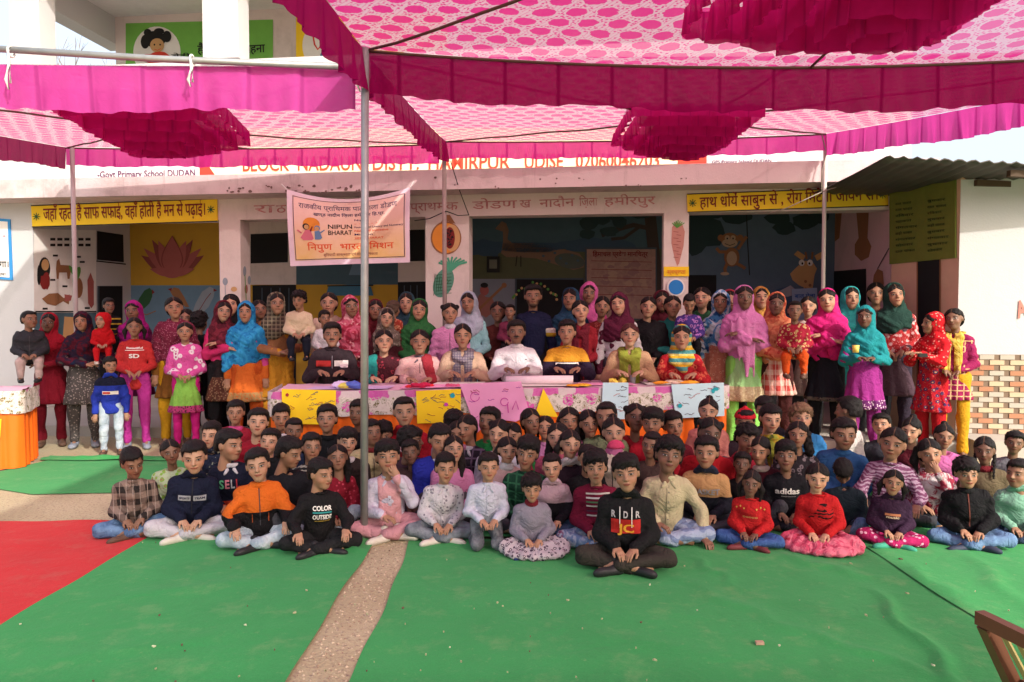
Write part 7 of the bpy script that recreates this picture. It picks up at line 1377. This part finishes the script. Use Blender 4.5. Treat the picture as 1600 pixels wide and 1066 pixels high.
kid(513, 625, 'boy in a black jacket before the first yellow chart', top='jacket', tm=p('1a1d20'), skin='m', collar='high', decals=((('text', 'ooooo', -.07, .07, .2, .02), pc('70c0b0')),))
kid(420, 663, 'boy in a black jacket with tilted head and raised fringe', top='jacket', tm=p('18191e'), collar='high', skin='l', roll=6)
kid(455, 677, 'boy with shaved sides looking down and away', tm=p('1c1c22'), skin='m', hair='short', yaw=54, pitch=20)
kid(489, 670, 'boy in a black and white zebra-striped jacket', top='jacket', tm=c('zebra', '26262a', 'a8a498', '505050', .8), collar='high', skin='m', d=4.95)
kid(521, 688, 'girl with dark loose hair in a deep red top', tm=c('dots', '8a1428', 'c84058', '400a14', 1.5), bmat=p('98a4b4'), hair='long', skin='d', d=4.8)
kid(541, 662, 'boy in a brown jacket and white tee beside the pole', top='jacket', tm=p('2e2422'), collar='high', colm=p('c8c4c8'), skin='l', hair='fringe')
kid(568, 618, 'boy in black whose face is hidden by the thick pole', top='jacket', tm=p('1c1e20'), skin='d', d=5.9, s=1.12)
kid(582, 650, 'boy in an olive cream jacket just past the thick pole', top='jacket', tm=c('yoke', 'a89468', 'c0b080', s=.2), collar='high', colm=p('8a2c30'), skin='d', bmat=NAVY)
kid(603, 653, 'small child with a low fringe in a pale top behind the olive jacket', tm=p('8c7c74'), hair='mop', skin='m', d=5.65, pitch=10)
kid(638, 611, 'boy in a bright red hooded top taller than his neighbours', top='hoodie', tm=p('b8182c'), collar='hood', skin='l', hair='crop', d=5.72, decals=((('text', 'SPORT', -.075, .075, .27, .035), pc('d8c8cc')),))
kid(641, 682, 'dark-skinned boy with a wary sideways look behind the white blouse', tm=p('3c2a2a'), skin='x', d=5.05, yaw=-12)
kid(640, 660, 'child with face turned fully away and black hair', tm=p('5a3a48'), hair='mop', skin='d', yaw=72)
kid(680, 657, 'big boy in a royal blue jacket with white collar and lowered eyes', lod=1, d=5.05, top='jacket', tm=p('2630a8'), collar='shirt', colm=p('ccd0dc'), skin='m', pitch=10)
kid(705, 675, 'girl with long loose hair and a pink vest beside the royal blue jacket', tm=p('c878a8'), hair='long', skin='l', d=4.95, pose='cross')
kid(718, 651, 'girl with a pink hood lying on her shoulders', tm=p('c8b080'), collar='hood', colm=p('c878a0'), top='hoodie', hair='pony', skin='m')
kid(702, 637, 'child with black hair seen wholly from behind before the yellow chart', tm=p('b8a0b0'), hair='mop', skin='m', turn=170, d=5.7)
kid(729, 641, 'girl in a dark checked jacket under the tilted pink chart', tm=c('check', '2c2430', '6a5870', '101014'), collar='shirt', colm=p('ccc8d0'), hair='pony', skin='m', d=5.5)
kid(767, 630, 'boy in a green collared shirt leaning before the pink chart', top='shirt', tm=p('1f8a44'), collar='shirt', skin='d', roll=8, d=5.7)
kid(779, 648, 'girl in a white shirt with puffs of tied hair', top='shirt', tm=p('ccd0e0'), hair='puffs', skin='l', d=5.3)
kid(801, 654, 'small face peeping behind the white-shirted girl', tm=p('a83048'), hair='pony', skin='l', d=5.65)
kid(827, 632, 'girl in a bright green sweater near the yellow paper triangle', tm=p('34a050'), hair='pony', skin='d', collar='high', colm=p('2a6a7c'))
kid(853, 643, 'girl in a lilac pink jacket with two thin plaits', top='jacket', tm=p('c880b4'), hair='plaits', skin='m', collar='high')
kid(870, 653, 'girl in a rose turtleneck with long loose hair', tm=p('d0607c'), collar='turtle', hair='long', skin='l', d=5.2, roll=-6)
kid(818, 679, 'boy in a dark green checked shirt with straight fringe', lod=0, d=4.78, top='shirt', tm=c('check', '12402c', '2c6a48', '081c14', 1.0), collar='shirt', skin='m', hair='fringe')
kid(789, 676, 'small girl in a peach knit and white turtleneck looking down', tm=c('knit', 'd8b0a8'), collar='turtle', colm=p('d8d4d4'), hair='pigtails', skin='l', d=5.0, pitch=8)
kid(860, 705, 'small boy in a pink and charcoal hooded jacket', lod=0, d=4.62, s=.82, top='hoodie', tm=c('yoke', '1c1a22', 'b898a4', s=.26), collar='hood', colm=p('d8b0c0'), hair='crop', skin='l', bmat=DJEAN)
kid(895, 663, 'girl in a dark dress with a white fur collar', tm=p('2c1c28'), collar='hood', colm=p('d8d0d0'), hair='pigtails', skin='l', d=4.95)
kid(917, 689, 'sleepy boy resting his face on a hand', tm=BLKC, arms='cheek', hair='crop', skin='m', d=4.8, pitch=14)
kid(936, 700, 'boy in a maroon sweater with white and green stripes', lod=0, d=4.5, top='sweater', tm=c('yoke', '7c1434', '7c1434', s=.5), collar='round', hair='mop', skin='m', bmat=c('tie', '6c8cb8', 'a8b8d0', '8c5a7c', 1.5), decals=tuple((('rect', -.07, .085, z_, z_ + .010), pc(h_)) for z_, h_ in ((.33, 'c8c4b8'), (.305, 'd8d4d0'), (.28, '4c7a50'), (.255, 'c8c4b8'), (.22, '5c2c4c'), (.19, 'b8b4b0'))))
kid(889, 629, 'girl with bushy dark hair and a bright pink pompom on her shoulder', tm=p('38303c'), hair='wavy', skin='m', d=5.7, collar='round', colm=p('d83c98'))
kid(921, 633, 'girl looking over a pink shoulder beside the olive shirt', tm=p('c8708c'), hair='pigtails', skin='m', d=5.65, yaw=8)
kid(944, 618, 'boy in a faded olive green shirt before the narrow blue sheet', top='shirt', tm=c('tie', '74805c', '808c64', '3a4030', 1.2), skin='d', hair='crop', d=5.6)
kid(961, 646, 'girl in a cream coat and big pink scarf', tm=p('d8ccb8'), top='jacket', collar='turtle', colm=p('d070a4'), hair='topbun', skin='l', pose='cross', d=5.15)
kid(990, 624, 'girl in a plain brick red top before the orange skirt', tm=p('a02028'), hair='puffs', skin='d', d=5.7)
kid(1022, 629, 'girl in bright red with a heavy fringe', tm=p('c01a2c'), hair='fringe', skin='d', d=5.5)
kid(1050, 635, 'boy in a dark crimson top leaning in', tm=p('6c1424'), skin='m', hair='short', d=5.6)
kid(1018, 665, 'boy in dark brown looking off sideways with short hair', tm=p('4a3834'), skin='d', hair='crop', yaw=-14, d=5.05)
kid(1107, 617, 'girl in a coral top leaning on the wide light blue chart', tm=p('d88478'), hair='topbun', skin='l', d=5.75, s=1.05)
kid(1102, 645, 'dark-skinned girl in a red sweater with ribbons on looped plaits', tm=p('bc1620'), hair='puffs', skin='x', d=5.0, pose='cross')
kid(1103, 678, 'boy in a tan and navy sweater with white slanting lettering', lod=0, d=4.8, top='sweater', tm=c('yoke', '20222e', 'c89860', s=.24), collar='hood', colm=p('2c3044'), skin='m', decals=((('text', 'BASKET', -.08, .09, .235, .035), pc('a8a4a4')),))
kid(1160, 701, 'child in a black top and striped black and white leggings', lod=1, d=4.85, tm=BLKC, bmat=c('stripe', '222024', 'a8a4a8', '18181c', 1.6), hair='short', skin='x')
kid(1161, 632, 'small child in a red knitted cap', tm=p('3a2c34'), cover='beanie', cm=c('knit', 'd41c2c'), hair='short', skin='d', d=5.7)
kid(1158, 658, 'boy in a crimson hoodie with tousled hair over his brow', tm=p('a01830'), hair='messy', skin='d', d=5.2, top='hoodie', collar='hood')
kid(1195, 676, 'girl in a maroon velvet top with a pale collar', tm=p('4c1420'), collar='high', colm=p('c0a8a0'), hair='pony', skin='m', d=4.95)
kid(1209, 625, 'boy in a lime and yellow tracksuit top', top='jacket', tm=c('tie', 'a8b438', 'c89a28', '4c5c28', 1), collar='high', skin='l', hair='short', yaw=18, d=5.75)
kid(1201, 613, 'child in dark grey half hidden above the lime jacket', tm=p('38343c'), skin='m', hair='short', d=6.1, s=1.15)
kid(1244, 651, 'girl with wavy hair and silver hair clip in a black patterned top', tm=c('floral', '2a262c', '7c7078', '181418', 1.2), hair='wavy', skin='m', d=5.3)
kid(1257, 626, 'toddler with light curly hair in a bright blue jacket', top='jacket', tm=p('2c78b8'), hair='messy', hc=(.12, .07, .04), skin='l', d=5.95, yaw=14)
kid(1230, 686, 'boy in a black sweatshirt with white sports lettering', lod=0, d=4.85, top='sweater', tm=p('1c1c22'), collar='round', skin='d', hair='fringe', bmat=p('30303a'), decals=((('text', 'adidas', -.08, .085, .245, .04), WH), (('text', 'ooooo', -.04, .06, .222, .01), pc('a0a0a0'))))
kid(1315, 648, 'boy in a mid blue windcheater gazing sideways', lod=0, d=5.3, top='jacket', tm=p('3468a4'), collar='high', skin='m', hair='short', yaw=12)
kid(1330, 615, 'youth in a cream shirt with his back half turned', top='shirt', tm=p('cfc6c0'), collar='shirt', skin='d', hair='short', d=5.95, s=1.2, turn=-112)
kid(1325, 712, 'child bent forward showing only the top of his hair', tm=p('24343c'), hair='fringe', skin='d', d=4.78, pitch=54, s=.86, bmat=JEAN)
kid(1390, 664, 'older girl in a purple flecked knitted sweater', lod=0, d=5.0, tm=c('zebra', '7c4468', 'b090a8', '402038', 1.2), hair='pony', skin='m', s=None, arms='knee', collar='round')
kid(1420, 646, 'girl with a calm face in dark red behind the purple knit', tm=p('6c2430'), hair='topbun', skin='l', d=5.6)
kid(1384, 641, 'boy of whom only hair and brow rise behind the purple knit', tm=p('3c3c44'), hair='short', skin='m', d=5.9)
kid(1456, 681, 'smiling girl with a thick side ponytail and fingers at her mouth', lod=0, d=4.95, tm=c('tie', 'd0c4c4', 'a83048', 'e0dcdc', 1.2), hair='sidepony', arms='cheek', skin='m', yaw=14, bmat=DJEAN)
kid(1477, 655, 'girl in a plain candy pink sweater', tm=p('d86cb0'), hair='topbun', skin='m', d=5.45)
kid(1441, 690, 'child in a navy top squeezed between the purple knit and the ponytail', tm=p('1c2238'), hair='pony', skin='d', d=5.25, s=.8)
kid(1542, 675, 'girl in an olive top with a long braid and dark skin', tm=p('6a5c44'), hair='plaits', skin='x', d=4.95, pose='cross', collar='high', colm=p('7a1c28'))
kid(1585, 668, 'child in grey behind the mint green top', tm=p('6c6c74'), hair='short', skin='d', d=5.4)
m_ = MB(); q_ = person  # the pink knitted doll cap held by the cream-coated girl
o_ = atY(962, 700, 4.92); V_ = []
for i in range(6):
    for j in range(14): a_, b_ = pi / 2 * i / 5, 2 * pi * j / 14; V_.append((o_[0] + .062 * cos(a_) * cos(b_) , o_[1] + .05 * cos(a_) * sin(b_), o_[2] + .055 * sin(a_)))
m_.add(V_, [(i*14+j, i*14+(j+1) % 14, (i+1)*14+(j+1) % 14, (i+1)*14+j) for i in range(5) for j in range(14)] + [tuple(range(14))[::-1]]); tag(m_.build('knitted_cap', [c('knit', 'd8406c')], None, True), 'rosy pink knitted cap in the lap of the girl in the cream coat', 'cap')
print('people', COUNT[0], 'meshes', len(MESH), 'tris', sum(len(m.polygons) * 2 for m in MESH.values()))
